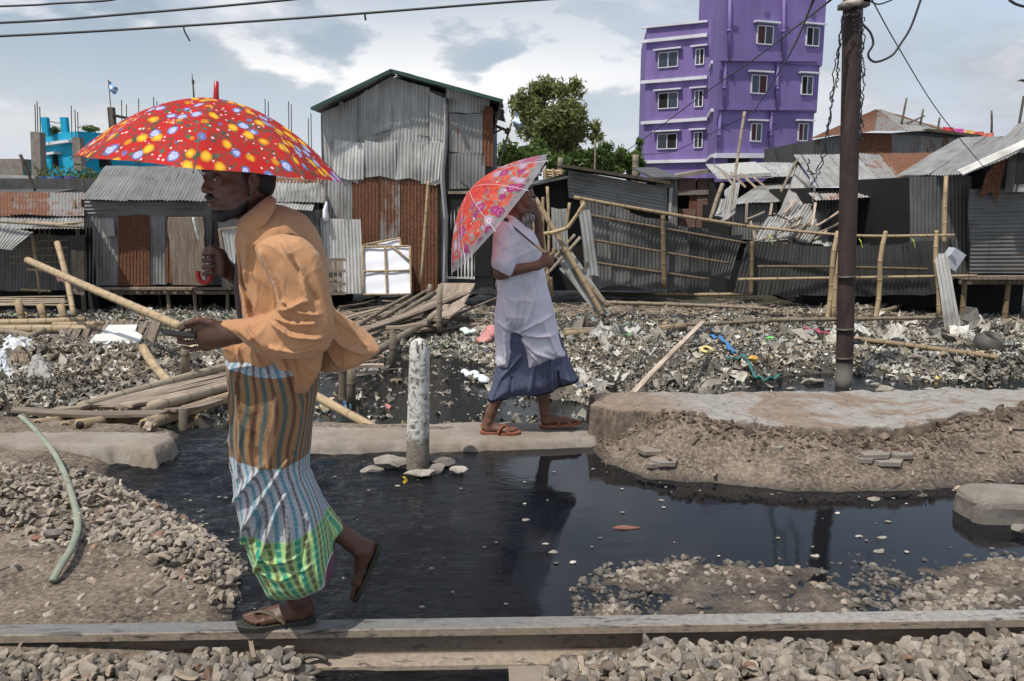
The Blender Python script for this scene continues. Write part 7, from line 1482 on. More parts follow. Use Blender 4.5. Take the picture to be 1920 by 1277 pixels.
# ---------------------------------------------------------------- umbrella
def umbrella(label, hub, axis, Rr, Hh, shaft_end, mat, ribmat, shaftmat, ferr=.05, n=8, rot=0.0, ferrmat=None, ferr_r=.009, shaft_r=.005, sag=.02, power=1.9, cup=.0):
    axis = nrm(axis); s_ = nrm(np.cross(axis, (0.02, 1, .01))); t_ = np.cross(axis, s_); root = thing('umbrella', hub-axis*Hh, label, 'umbrella')
    na, nr = n*12, 16; V = []; UV = []
    def pt(a, r):
        a0 = (a-rot) % (2*math.pi/n)-math.pi/n; f = math.cos(math.pi/n)/math.cos(a0); w_ = (1-abs(a0)/(math.pi/n)); rr = r*(1-(1-f)*min(1, r*1.15))
        # a0 = 0 is mid panel; the ribs are at +-pi/n
        z = -Hh*(abs(r)**power)+(.02*Hh/.24)*0-sag*math.sin(math.pi*min(1, r))*(math.sin(math.pi*w_/2)**1.5)*1.0+cup*w_*r**6
        return hub+(s_*math.cos(a)+t_*math.sin(a))*rr*Rr+axis*z
    for j in range(nr+1):
        r = max(.012, j/nr)
        for i in range(na): a = 2*math.pi*i/na; V.append(pt(a, r)); UV.append((math.cos(a)*r*Rr, math.sin(a)*r*Rr, r))
    Q = [(j*na+i, j*na+(i+1) % na, (j+1)*na+(i+1) % na, (j+1)*na+i) for j in range(nr) for i in range(na)]
    mb = MB(); mb.add(V, Q, uv=UV); mb.build('canopy', mat, root, smooth=True)
    for k in range(n):
        a = rot+2*math.pi*k/n; pts = [pt(a, max(.012, r))-axis*.004 for r in np.linspace(0, 1, nr+1)[1:]]; tipd = nrm(pts[-1]-pts[-2]); mb = MB(); tube(mb, pts+[pts[-1]+tipd*.010], [.0018]*nr+[.0026], 6); mb.build('rib', ribmat, root, smooth=True)
        mb = MB(); tube(mb, [pt(a, .48)-axis*.005, hub-axis*(Hh*1.25)], .0016, 5); mb.build('stretcher', ribmat, root, smooth=True)
    mb = MB(); tube(mb, [hub+axis*.01, shaft_end], shaft_r, 10); mb.build('shaft', shaftmat, root, smooth=True)
    mb = MB(); tube(mb, [hub-axis*.006, hub+axis*.006, hub+axis*ferr*.98, hub+axis*ferr], [ferr_r*1.5, ferr_r*1.25, ferr_r, ferr_r*.6], 14); mb.build('ferrule', ferrmat or shaftmat, root, smooth=True)
    mb = MB(); tube(mb, [hub-axis*(Hh*1.25+.02), hub-axis*(Hh*1.25-.02)], shaft_r*2.2, 10); mb.build('runner', shaftmat, root, smooth=True)
    return root
def seam(g, s, n, rot, w):
    a = g.math('ADD', g.math('DIVIDE', g.math('SUBTRACT', g.math('ARCTAN2', s[1], s[0]), rot), 2*math.pi/n), .5); f = g.math('ABSOLUTE', g.math('SUBTRACT', g.math('FRACT', a), .5))
    rr = g.math('SQRT', g.math('ADD', g.math('MULTIPLY', s[0], s[0]), g.math('MULTIPLY', s[1], s[1]))); return g.maprange(g.math('MULTIPLY', f, g.math('MULTIPLY', rr, 2*math.pi/n)), w*.5, w, 1, 0)
def floral1():
    m, nt, b = newmat('red_floral_cloth'); g = N(nt); uv = g.attr('uvw').outputs['Vector']; s = g.sep(uv); v2 = g.comb(s[0], s[1], 0.0)
    red = g.ramp(g.noise(v2, 9, 3), [(.3, (.40, .015, .014)), (.7, (.50, .028, .024))]); col = red
    def cells(scale, loc, rnd=.8):
        v = g.n('ShaderNodeTexVoronoi'); v.inputs['Scale'].default_value = scale; v.inputs['Randomness'].default_value = rnd
        w_ = g.n('ShaderNodeTexNoise'); w_.inputs['Scale'].default_value = 26; g.link(v2, w_.inputs['Vector']); a = g.n('ShaderNodeVectorMath'); a.operation = 'SCALE'; g.link(w_.outputs['Color'], a.inputs[0]); a.inputs['Scale'].default_value = .016
        b_ = g.n('ShaderNodeVectorMath'); b_.operation = 'ADD'; g.link(g.mapping(v2, (1, 1, 1), loc=loc), b_.inputs[0]); g.link(a.outputs[0], b_.inputs[1]); g.link(b_.outputs[0], v.inputs['Vector']); return v
    # thin green stems
    st = g.noise(g.mapping(v2, loc=(3, 1, 0)), 22, 2, .5, 2.0); k = g.maprange(g.math('ABSOLUTE', g.math('SUBTRACT', st, .5)), .022, .045, 1, 0); k = g.math('MULTIPLY', k, g.maprange(g.noise(v2, 13, 2), .43, .49, 0, 1)); col = g.mix(k, col, (.045, .085, .06))
    lv = cells(30, (5, 2, 0)); k = g.maprange(lv.outputs['Distance'], .24, .28, 1, 0); pk = g.sep(lv.outputs['Color']); k = g.math('MULTIPLY', k, g.math('GREATER_THAN', pk[0], .62)); col = g.mix(k, col, (.07, .13, .085))
    wd = cells(70, (1, 7, 0)); k = g.maprange(wd.outputs['Distance'], .26, .30, 1, 0); pk = g.sep(wd.outputs['Color']); k = g.math('MULTIPLY', k, g.math('GREATER_THAN', pk[1], .78)); col = g.mix(k, col, (.75, .55, .55))
    bl = cells(23, (0, 0, 0)); pk = g.sep(bl.outputs['Color']); d = bl.outputs['Distance']; k = g.maprange(d, .40, .43, 1, 0); k = g.math('MULTIPLY', k, g.math('GREATER_THAN', pk[0], .15))
    yel = g.ramp(d, [(0, (.80, .50, .06)), (.22, (.82, .46, .03)), (.36, (.55, .20, .02))]); blu = g.ramp(g.math('ADD', d, g.math('MULTIPLY', g.noise(v2, 70, 2), .35)), [(.10, (.72, .72, .80)), (.34, (.30, .36, .62)), (.44, (.52, .55, .72)), (.5, (.12, .16, .38))])
    col = g.mix(k, col, g.mix(g.math('GREATER_THAN', pk[1], .5), yel, blu))
    col = g.mix(g.math('MULTIPLY', seam(g, s, 8, R(14), .0014), .55), col, (.16, .01, .01))
    g.link(col, b.inputs['Base Color']); b.inputs['Roughness'].default_value = .75; b.inputs['Specular IOR Level'].default_value = .15; tr = g.n('ShaderNodeBsdfTranslucent'); g.link(col, tr.inputs['Color'])
    mx = g.n('ShaderNodeMixShader'); mx.inputs[0].default_value = .16; out = nt.nodes['Material Output']; g.link(b.outputs[0], mx.inputs[1]); g.link(tr.outputs[0], mx.inputs[2]); g.link(mx.outputs[0], out.inputs['Surface']); return m
def floral2():
    m, nt, b = newmat('translucent_floral_plastic'); g = N(nt); uv = g.attr('uvw').outputs['Vector']; s = g.sep(uv); v2 = g.comb(s[0], s[1], 0.0); r = s[2]
    base = g.ramp(g.noise(g.mapping(v2, (1, 1, 1)), 9, 6, .7, 1.5), [(.35, (.50, .045, .03)), (.5, (.74, .07, .04)), (.7, (.85, .22, .14))]); edge = g.maprange(g.math('ADD', r, g.math('MULTIPLY', g.noise(v2, 16, 4), .10)), .93, .985, 0, 1)
    col = g.mix(edge, base, (.55, .52, .55))
    v = g.n('ShaderNodeTexVoronoi'); v.inputs['Scale'].default_value = 13.5; g.link(v2, v.inputs['Vector']); pk = g.sep(v.outputs['Color']); d = g.math('ADD', v.outputs['Distance'], g.math('MULTIPLY', g.noise(v2, 60, 2), .22))
    zone = g.math('MULTIPLY', g.maprange(g.math('ADD', r, g.math('MULTIPLY', g.noise(v2, 3, 2), .5)), .66, .74, 0, 1), g.maprange(r, .97, .93, 0, 1)); fk = g.math('MULTIPLY', g.math('MULTIPLY', g.maprange(d, .58, .62, 1, 0), zone), g.math('GREATER_THAN', pk[0], .12))
    gl = g.math('MULTIPLY', g.math('MULTIPLY', g.maprange(d, .78, .82, 1, 0), zone), g.maprange(g.noise(v2, 45, 3), .50, .54, 0, 1)); col = g.mix(gl, col, (.22, .36, .28))
    fl = g.ramp(d, [(.12, (.62, .05, .22)), (.26, (.42, .02, .14)), (.34, (.66, .18, .38)), (.44, (.40, .05, .20))]); wf = g.ramp(d, [(.16, (.45, .05, .15)), (.24, (.82, .78, .80)), (.42, (.55, .40, .55))]); col = g.mix(fk, col, g.mix(g.math('GREATER_THAN', pk[1], .62), fl, wf))
    sm = g.n('ShaderNodeTexVoronoi'); sm.inputs['Scale'].default_value = 26; g.link(g.mapping(v2, loc=(4, 3, 0)), sm.inputs['Vector']); k = g.math('MULTIPLY', g.maprange(sm.outputs['Distance'], .22, .26, 1, 0), g.math('GREATER_THAN', g.sep(sm.outputs['Color'])[0], .86)); col = g.mix(g.math('MULTIPLY', k, g.maprange(r, .9, .8, 0, 1)), col, (.8, .7, .75))
    col = g.mix(seam(g, s, 10, R(10), .0022), col, (.75, .72, .70))
    g.link(col, b.inputs['Base Color']); b.inputs['Roughness'].default_value = .28; b.inputs['Specular IOR Level'].default_value = .5; tr = g.n('ShaderNodeBsdfTranslucent'); g.link(col, tr.inputs['Color'])
    mx = g.n('ShaderNodeMixShader'); mx.inputs[0].default_value = .45; tp = g.n('ShaderNodeBsdfTransparent'); g.link(g.mix(.5, col, (1, 1, 1)), tp.inputs['Color']); mx2 = g.n('ShaderNodeMixShader'); g.link(g.maprange(edge, 0, 1, .10, .52), mx2.inputs[0]); out = nt.nodes['Material Output']
    g.link(b.outputs[0], mx.inputs[1]); g.link(tr.outputs[0], mx.inputs[2]); g.link(mx.outputs[0], mx2.inputs[1]); g.link(tp.outputs[0], mx2.inputs[2]); g.link(mx2.outputs[0], out.inputs['Surface']); return m
# ---------------------------------------------------------------- the nearer man
Y1 = 2.72
def m1(px, py, dy=0.0): return P(px, py, Y1+dy)
man = thing('person', V3(m1(515, 1180)[0], Y1, .15), 'nearer man in orange shirt and checked wrap stepping on the rail, holding red umbrella', 'person')
F = Field(m1(318, 300, 0)*[1, 0, 0]+[-.02, 2.38, .12], m1(735, 1180)*[1, 0, 0]+[.02, 3.10, 1.96], .0046)
hd = Head(m1(446, 340, -.01), (-.69, -.725, -.05), 1.09, (-.03, -.02, 1)); hd.skull(F)
F.cone(hd.w(0, -.035, -.05), m1(512, 452, 0), .056, .066, .03)
F.ell(m1(527, 520, .02), (.11, .17, .20), None, .05); F.ell(m1(522, 610, .02), (.085, .12, .14), None, .05); F.ell(m1(520, 710, .02), (.10, .12, .11), None, .05)
F.cone(m1(540, 465, -.14), m1(586, 608, -.21), .050, .042, .03); F.cone(m1(586, 608, -.21), m1(447, 624, -.22), .042, .030, .02)
hand(F, m1(440, 624, -.22), m1(398, 628, -.22), [[m1(380, 612, -.235), m1(356, 608, -.24), m1(340, 618, -.235)], [m1(379, 624, -.225), m1(352, 626, -.235), m1(334, 634, -.225)], [m1(381, 637, -.215), m1(355, 643, -.225), m1(336, 641, -.215)], [m1(386, 648, -.20), m1(364, 655, -.205), m1(346, 652, -.20)]], [m1(398, 606, -.245), m1(372, 600, -.255), m1(348, 607, -.25)], pr=(.05, .036))
F.ell(m1(408, 628, -.22), (.052, .030, .040), None, .02)
F.cone(m1(520, 470, .18), m1(478, 545, .22), .048, .040, .03); F.cone(m1(478, 545, .22), m1(428, 508, .14), .040, .028, .02)
hand(F, m1(430, 508, .135), m1(410, 492, .13), [[m1(416, 476+i*12, .098), m1(398, 474+i*12.5, .082), m1(382, 476+i*12.5, .100), m1(383, 478+i*12, .130)] for i in range(4)], [m1(412, 474, .09), m1(400, 465, .085), m1(386, 468, .10)], pr=(.04, .030), r0=.0098)
F.ell(m1(411, 492, .13), (.026, .030, .042), None, .015)
F.cone(m1(510, 715, -.06), m1(478, 905, -.08), .078, .055, .03); F.cone(m1(478, 905, -.08), m1(505, 990, -.03), .054, .056, .03); F.cone(m1(505, 990, -.03), m1(541, 1095, .0), .054, .036, .03)
F.cone(m1(530, 715, .06), m1(538, 880, .08), .075, .050, .03); F.cone(m1(538, 880, .08), m1(584, 962, .11), .048, .046, .03); F.cone(m1(584, 962, .11), m1(660, 1015, .12), .046, .033, .03)
ft1 = Foot(m1(586, 1160, .02)*[1, 1, 0]+[0, 0, .168], m1(449, 1160, -.035)*[1, 1, 0]+[0, 0, .168], (0, 0, 1), side=-1); ft1.body(F, m1(541, 1098, .0))
ft2 = Foot(m1(710, 1022, .12), m1(664, 1122, .12), (-.90, -.12, .42), side=1); ft2.body(F, m1(662, 1016, .12), .035)
field_obj(F, 'body', M['skin'], man, relax=1); del F
# face details
for sx in (-1, 1):
    mb = MB(); c = hd.w(sx*.031, .0822, .0135); V, Fc = _I2; mb.add(V*.0112+c, tris=Fc); e = mb.build('eye', M['eye_white'], man, smooth=True)
    mb = MB(); gz_ = hd.w(sx*.031+.003, .0918, .0135); mb.add(V*np.array([.0050]*3)+gz_+(-hd.R[1])*.0012, tris=Fc); mb.build('iris', M['eye_dark'], e, smooth=True)
    mb = MB(); tube(mb, [hd.w(sx*.013, .0985, .033), hd.w(sx*.030, .094, .040), hd.w(sx*.048, .079, .035)], [.0042, .0048, .0022], 8, flat=.8); mb.build('eyebrow', M['hair'], man, smooth=True)
    mb = MB(); tube(mb, [hd.w(sx*.016, .0885, .0165), hd.w(sx*.031, .0945, .0215), hd.w(sx*.046, .083, .0155)], [.0022, .0026, .002], 6); mb.build('eyelid', M['skin'], man, smooth=True)
def beardfield(h, cfg, lo, hi, hh=.004):
    f = Field(lo, hi, hh)
    for a, b, ra, rb in cfg: h.cone(f, a, b, ra, rb, .010)
    return f
c = hd.c
bf = beardfield(hd, [((-.030, .080, -.052), (-.006, .099, -.0425), .005, .0065), ((.030, .080, -.052), (.006, .099, -.0425), .005, .0065), ((-.006, .099, -.0425), (.006, .099, -.0425), .006, .006)], c-.14, c+.14, .003); field_obj(bf, 'moustache', M['hair'], man, relax=1)
bf = beardfield(hd, [((-.014, .076, -.098), (.014, .076, -.098), .0185, .0185), ((0, .086, -.080), (0, .084, -.092), .006, .012), ((-.016, .068, -.098), (-.044, .030, -.082), .019, .0200), ((.016, .068, -.098), (.044, .030, -.082), .019, .0200), ((-.046, .026, -.074), (-.0575, -.006, -.038), .0206, .0185), ((.046, .026, -.074), (.0575, -.006, -.038), .0206, .0185)], c-.16, c+.14, .0035); field_obj(bf, 'beard', M['hair'], man, relax=1)
hf = Field(c-.17, c+.17, .004); hd.ell(hf, (0, -.026, .052), (.081, .098, .090), .01); hd.ell(hf, (0, -.055, .0), (.070, .062, .070), .02); hd.ell(hf, (0, .075, .005), (.090, .058, .062), .008, 'sub'); hd.ell(hf, (0, .03, -.06), (.1, .075, .06), .008, 'sub')
for sx in (-1, 1): hd.ell(hf, (sx*.080, -.006, -.008), (.022, .024, .036), .004, 'sub'); hd.cone(hf, (sx*.0705, .018, .045), (sx*.071, .014, .005), .007, .004, .006)
field_obj(hf, 'hair', M['hair'], man, relax=1)
# undershirt
F = Field(m1(425, 400)*[1, 0, 0]+[-.02, 2.5, 1.0], m1(600, 400)*[1, 0, 0]+[0, 3.0, 1.72], .006)
F.poly([(462, 428), (449, 460), (445, 520), (446, 560), (452, 600), (470, 640), (540, 640), (545, 430)], Y1+.03, .13, .10); field_obj(F, 'undershirt', cloth_mat('maroon_vest', [(.3, (.040, .018, .020)), (.7, (.060, .028, .030))]), man); del F
# shirt
M['shirt'] = cloth_mat('orange_cotton', [(.3, (.39, .200, .098)), (.7, (.48, .258, .132))], wr=.8, wscale=7, trans=.08)
F = Field(m1(398, 350)*[1, 0, 0]+[0, 2.38, 1.02], m1(725, 350)*[1, 0, 0]+[.02, 3.02, 1.80], .0046)
F.poly([(498, 382), (530, 386), (566, 402), (594, 442), (607, 490), (613, 545), (622, 590), (625, 640), (600, 668), (540, 672), (500, 668), (478, 640), (466, 590), (458, 530), (455, 480), (450, 445), (462, 412)], Y1+.01, .20, .115, .012,
       folds=[([(469, 438), (479, 500), (506, 578)], .008, -.034), ([(500, 440), (490, 520), (500, 590)], 0.0085, 0.0155), ([(470, 440), (478, 520), (505, 585), (530, 640)], 0.0076, 0.0186), ([(560, 420), (600, 500), (606, 600)], 0.0119, 0.0155), ([(585, 520), (600, 600), (640, 650)], 0.0102, 0.0217)], both=True)
# billowing tail, thin and wavy
wav = lambda x, z: .03*np.sin(x*22+z*9)+.018*np.sin(z*31-x*14)
F.poly([(560, 560), (612, 555), (632, 575), (668, 606), (711, 652), (707, 664), (674, 682), (642, 692), (610, 700), (590, 690), (560, 650)], Y1-.02, .060, .10, .02, yc=lambda x, z: wav(x, z)*.9, folds=[([(600, 580), (650, 640), (690, 655)], 0.0085, 0.0248), ([(580, 600), (625, 655), (640, 676)], 0.0076, 0.0217), ([(620, 570), (672, 620), (700, 650)], 0.0068, 0.0155), ([(655, 650), (680, 640), (700, 645)], 0.0051, 0.0155)], both=True)
F.poly([(520, 600), (600, 610), (606, 680), (596, 705), (571, 739), (548, 735), (532, 706), (508, 668), (494, 640)], Y1-.13, .040, .09, .02, tmin=.006, yc=lambda x, z: .02*np.sin(x*34+z*12), folds=[([(545, 640), (560, 690), (566, 730)], 0.0076, 0.0217), ([(520, 640), (540, 690)], 0.0068, 0.0186), ([(575, 640), (590, 690)], 0.0068, 0.0186)])
F.poly([(424, 640), (470, 632), (520, 640), (524, 664), (516, 686), (490, 691), (448, 687), (430, 678), (421, 656)], Y1-.10, .032, .06, .015, tmin=.006, yc=lambda x, z: .015*np.sin(x*40), folds=[([(450, 650), (455, 684)], 0.0051, 0.0155), ([(486, 650), (500, 685)], 0.0059, 0.0186)])
# sleeve of the near arm
F.poly([(482, 462), (500, 446), (528, 440), (566, 446), (596, 476), (612, 520), (620, 575), (627, 622), (616, 650), (596, 667), (556, 672), (520, 669), (490, 660), (462, 643), (438, 624), (413, 602), (440, 600), (470, 597), (500, 590), (522, 578), (518, 548), (502, 512), (488, 486)], Y1-.212, .068, .075, .006, tmin=.012,
       folds=[([(500, 470), (525, 520), (540, 570)], 0.0085, 0.0217), ([(540, 450), (575, 500), (590, 560)], 0.0085, 0.0186), ([(525, 600), (560, 622), (608, 628)], 0.0076, 0.0310), ([(520, 588), (560, 600), (600, 600)], 0.0059, 0.0217), ([(515, 578), (548, 575), (580, 560)], 0.0068, 0.0248), ([(520, 645), (565, 655), (600, 645)], 0.0068, 0.0186), ([(470, 604), (505, 640), (515, 664)], 0.0051, 0.0186), ([(450, 605), (480, 630), (500, 655)], 0.0043, 0.0124), ([(545, 560), (575, 580), (606, 585)], 0.0059, 0.0186), ([(500, 512), (535, 560)], 0.0059, -0.0155), ([(560, 480), (600, 560)], 0.0068, -0.0155)])
F.cone(m1(395, 628, -.22), m1(478, 634, -.215), .038, .030, .006, 'sub')            # hollow cuff
# opening at the front and around the neck
F.cone(m1(440, 470, .02), m1(436, 640, .02), .060, .065, .02, 'sub'); F.cone(hd.w(0, -.03, -.06), m1(492, 420, 0), .068, .074, .012, 'sub')
def silk(V):
    n_ = np.sin(V[:, 0]*60+V[:, 2]*25)*np.sin(V[:, 2]*45-V[:, 0]*20)*.0022; V = V.copy(); V[:, 1] += n_; return wrinkle(V, .0075, (.75, .2, .66), (.9, 0, -.42), 34, Y1, 2)
field_obj(F, 'shirt', M['shirt'], man, relax=2, jit=silk); del F
# collar: a folded band round the neck
def strip(name, top, bot, mat, parent, th=.004, n=8):
    a = catmull(top, n); b = catmull(bot, n); V = []; m_ = len(a)
    for i in range(m_):
        d = nrm(np.cross(a[min(i+1, m_-1)]-a[max(i-1, 0)], b[i]-a[i]))*th
        mid = (a[i]+b[i])/2+d*1.6
        V += [a[i]+d*.5, mid+d, b[i]+d*.8, b[i]-d*.8, mid-d, a[i]-d*.5]
    Q = [(i*6+j, i*6+(j+1) % 6, (i+1)*6+(j+1) % 6, (i+1)*6+j) for i in range(m_-1) for j in range(6)]+[(0, 1, 4, 5), (1, 2, 3, 4), ((m_-1)*6+5, (m_-1)*6+4, (m_-1)*6+1, (m_-1)*6), ((m_-1)*6+4, (m_-1)*6+3, (m_-1)*6+2, (m_-1)*6+1)]
    mb = MB(); mb.add(V, Q); return mb.build(name, mat, parent, smooth=True)
strip('collar', [m1(500, 366, .06), m1(505, 366, .01), m1(501, 370, -.06), m1(484, 384, -.098), m1(464, 400, -.108), m1(447, 413, -.095)], [m1(508, 388, .08), m1(514, 386, .0), m1(514, 394, -.115), m1(498, 418, -.170), m1(476, 434, -.178), m1(459, 444, -.155)], M['shirt'], man, .006)
strip('placket', [m1(452, 436, -.085), m1(459, 500, -.125), m1(470, 560, -.14), m1(488, 600, -.15)], [m1(462, 434, -.10), m1(474, 500, -.150), m1(488, 560, -.165), m1(508, 600, -.17)], M['shirt'], man, .003)
# wrap (lungi)
def plaid1():
    m, nt, b = newmat('checked_wrap'); g = N(nt); s = g.sep(g.attr('uvw').outputs['Vector']); u, v = s[0], s[1]; pos = g.n('ShaderNodeTexCoord').outputs['Object']
    def st(x, per, w_, off=0.0, soft=.04):
        f = g.math('FRACT', g.math('ADD', g.math('DIVIDE', x, per), off)); f = g.math('ABSOLUTE', g.math('SUBTRACT', f, .5)); return g.maprange(f, w_/2, w_/2+soft, 1, 0)
    sa = st(u, .054, .26); sb = st(u, .054, .22, .5); sc = st(u, .0135, .18)
    org = g.mix(sa, (.25, .14, .065), (.075, .09, .08)); org = g.mix(sb, org, (.115, .060, .035)); org = g.mix(g.math('MULTIPLY', sc, .2), org, (.40, .26, .14))
    blu = g.mix(sa, (.40, .40, .42), (.10, .23, .29)); blu = g.mix(sb, blu, (.14, .13, .14)); hv = st(v, .020, .25); blu = g.mix(g.math('MULTIPLY', hv, .45), blu, (.22, .30, .33)); blu = g.mix(g.math('MULTIPLY', sc, .35), blu, (.60, .58, .58))
    grn = g.mix(sa, (.30, .44, .18), (.03, .24, .16)); grn = g.mix(sb, grn, (.13, .14, .06)); grn = g.mix(g.math('MULTIPLY', st(v, .03, .3), .3), grn, (.45, .62, .35))
    vv = g.math('ADD', v, g.math('MULTIPLY', g.noise(pos, 4, 2), .01))
    col = g.mix(g.math('GREATER_THAN', vv, 1.165), org, blu); col = g.mix(g.math('LESS_THAN', vv, .855), col, blu); col = g.mix(g.math('LESS_THAN', vv, .590), col, grn)
    col = g.mix(g.math('LESS_THAN', v, .338), col, (.55, .50, .56)); col = g.mix(g.math('LESS_THAN', v, .328), col, (.13, .03, .075))
    g.link(col, b.inputs['Base Color']); b.inputs['Roughness'].default_value = .8; b.inputs['Specular IOR Level'].default_value = .15; b.inputs['Sheen Weight'].default_value = .1
    w_ = g.noise(g.mapping(pos, (1.5, 1.5, .6), (0, .35, 0)), 9, 5, .55, 1.2); g.bump(w_, .9, .02, b); return m
F = Field(m1(422, 660)*[1, 0, 0]+[0, 2.42, .22], m1(650, 660)*[1, 0, 0]+[.02, 3.02, 1.20], .0046)
Lp = [(440, 655), (431, 700), (437, 740), (439, 800), (440, 860), (446, 920), (458, 980), (476, 1040), (498, 1085), (513, 1106), (548, 1112), (582, 1107), (606, 1096), (619, 1088), (623, 1064), (616, 1010), (600, 950), (584, 905), (575, 880), (580, 830), (586, 770), (596, 712), (592, 655)]
F.poly(Lp, Y1-.01, .155, .105, .012, folds=[([(448, 730), (452, 800), (450, 860)], 0.0076, 0.0186), ([(470, 700), (478, 790), (470, 870)], 0.0085, 0.0155), ([(520, 845), (480, 890), (452, 925)], 0.0085, 0.0310), ([(560, 840), (520, 900), (480, 960), (470, 1000)], 0.0093, 0.0341), ([(575, 870), (545, 920), (525, 980), (500, 1040)], 0.0085, 0.0248), ([(580, 880), (590, 940), (608, 1010), (612, 1060)], 0.0085, 0.0279), ([(556, 900), (566, 960), (560, 1010)], 0.0085, 0.0217), ([(505, 1000), (530, 1020), (575, 1010)], 0.0059, 0.0186), ([(500, 1030), (545, 1050), (600, 1030)], 0.0051, 0.0155), ([(545, 720), (540, 800), (530, 850)], 0.0102, 0.0186), ([(582, 740), (570, 820), (574, 870)], 0.0085, 0.0217), ([(500, 760), (510, 830)], 0.0102, -0.0124), ([(520, 930), (500, 980)], 0.0068, -0.0186), ([(590, 960), (580, 1040)], 0.0068, -0.0186)], both=True)
F.poly([(575, 870), (598, 925), (622, 962), (643, 990), (636, 1010), (624, 1044), (617, 1068), (600, 1050), (580, 990), (560, 920)], Y1+.09, .075, .06, .02, folds=[([(585, 920), (610, 970), (625, 1000)], 0.0068, 0.0186), ([(580, 950), (600, 1010)], 0.0068, 0.0155)], both=True)
for a, b_, r_ in (((562, 1125, -.01), (550, 1090, -.01), .085), ((640, 1030, .09), (606, 975, .09), .045)): F.cone(m1(*a), m1(*b_), r_, r_*.7, .01, 'sub')
fx = np.array([m1(x, y)[2] for x, y in ((0, 676), (0, 860), (0, 950), (0, 1050), (0, 1112))])[::-1]; xc = np.array([m1(x, 900)[0] for x in (512, 510, 520, 545, 562)])[::-1]; hw = np.array([.16, .145, .145, .14, .13])[::-1]
def uv1(V):
    x_ = np.interp(V[:, 2], fx, xc); w_ = np.interp(V[:, 2], fx, hw); t = np.arctan2(V[:, 0]-x_, -(V[:, 1]-Y1)); u = t*.155+.012*np.sin(V[:, 2]*17+V[:, 0]*8)
    hem = np.interp(V[:, 0], [m1(x, 1080)[0] for x in (430, 513, 550, 585, 618, 622, 642)], [m1(500, y)[2] for y in (1112, 1112, 1116, 1112, 1094, 1060, 994)])
    v = (V[:, 2]-hem)*1.0+.30; v = np.where(V[:, 0] > m1(560, 900)[0], v-.0, v); return np.stack([u, v, V[:, 2]], 1)
# vertical measure runs up from the hem so the coloured bands follow it
def uv1b(V):
    q = uv1(V); base = m1(500, 1112)[2]; flat = V[:, 2]-base+.30; k = np.clip((V[:, 2]-m1(500, 1040)[2])/.25, 0, 1); q[:, 1] = q[:, 1]*(1-k)+(flat+.018*np.sin(V[:, 0]*14))*k; return q
field_obj(F, 'lungi', plaid1(), man, uvf=uv1b, relax=2, jit=lambda V: wrinkle(V+np.stack([0*V[:, 0], np.sin(V[:, 0]*75+V[:, 2]*16)*.0022, 0*V[:, 0]], 1), .0045, (.93, .1, .35), (.2, 0, .98), 40, Y1, 5)); del F
# sandals
M['sandal'] = plain('dark_rubber_sandal', (.030, .030, .022), .7, var=.2); M['strap'] = plain('olive_strap', (.085, .070, .045), .7, var=.2)
for ft in (ft1, ft2):
    ft.sole(man, M['sandal'], .018, 1.06)
    ft.strap([(.205, -.016, .012), (.195, -.014, .034), (.150, -.030, .040), (.10, -.040, .012)], .010, man, M['strap'])
    ft.strap([(.205, -.016, .012), (.192, -.010, .036), (.150, .018, .040), (.11, .038, .020), (.095, .042, .004)], .010, man, M['strap'])
# phone
ph = MB(); ax_ = (nrm((-.9, -.1, .12)), nrm((.1, -.9, .3)), nrm((.1, .3, .95))); box(ph, m1(340, 627, -.225), .10, .055, .014, ax_); tag(ph.build('phone', M['black']), 'small black phone held low in the nearer man left hand', 'phone')
# umbrella
red_pl = plain('red_plastic', (.33, .012, .015), .3, var=.1)
hub = P(405, 185, Y1+.12); end = P(396.5, 520, Y1+.115); u1 = umbrella('open red umbrella printed with yellow and blue flowers held by the nearer man', hub, (hub-end)+V3(.006, -.006, 0), .446, .240, end, floral1(), M['iron'], M['black'], ferr=.058, n=8, rot=R(14), ferrmat=red_pl, ferr_r=.0075, power=1.95, sag=.012, cup=.006)
mb = MB(); hp = [P(397, 470, Y1+.115), P(397, 500, Y1+.115), P(396, 515, Y1+.115), P(392, 526, Y1+.112), P(384, 530, Y1+.11), P(375, 526, Y1+.108), P(371, 515, Y1+.107), P(372, 508, Y1+.107)]
tube(mb, catmull(hp, 6), .0085, 12); mb.build('handle', red_pl, u1, smooth=True)
# ---------------------------------------------------------------- the farther man with the phone
Y2 = 5.46
def m2(px, py, dy=0.0): return P(px, py, Y2+dy)
man2 = thing('person', V3(m2(985, 800)[0], Y2, .065), 'bearded man in white tunic and blue wrap walking right with a phone at his ear', 'person')
F = Field(m2(885, 300)*[1, 0, 0]+[0, 5.08, .04], m2(1105, 300)*[1, 0, 0]+[0, 5.86, 1.90], .0062)
h2 = Head(m2(977, 375, 0), (.95, -.26, -.16), 1.0, (.12, 0, 1)); h2.skull(F)
F.cone(h2.w(0, -.03, -.05), m2(962, 440, 0), .055, .062, .03); F.ell(m2(965, 490, 0), (.12, .18, .20), None, .05); F.ell(m2(972, 560, 0), (.12, .15, .16), None, .05); F.ell(m2(978, 620, 0), (.10, .12, .12), None, .05)
F.cone(m2(945, 442, -.17), m2(938, 512, -.20), .050, .044, .03); F.cone(m2(938, 512, -.20), m2(1008, 498, -.24), .043, .029, .02)
hand(F, m2(1008, 498, -.24), m2(1022, 491, -.23), [[m2(1030, 482+i*4.4, -.262), m2(1037, 481+i*4.6, -.25), m2(1036, 482+i*4.6, -.222), m2(1028, 483+i*4.4, -.212)] for i in range(4)], [m2(1018, 482, -.25), m2(1023, 476, -.245), m2(1030, 474, -.23)], pr=(.04, .030), r0=.0098)
F.cone(m2(975, 445, .15), m2(1012, 482, .14), .048, .042, .03); F.cone(m2(1012, 482, .14), m2(1010, 418, .07), .041, .028, .02)
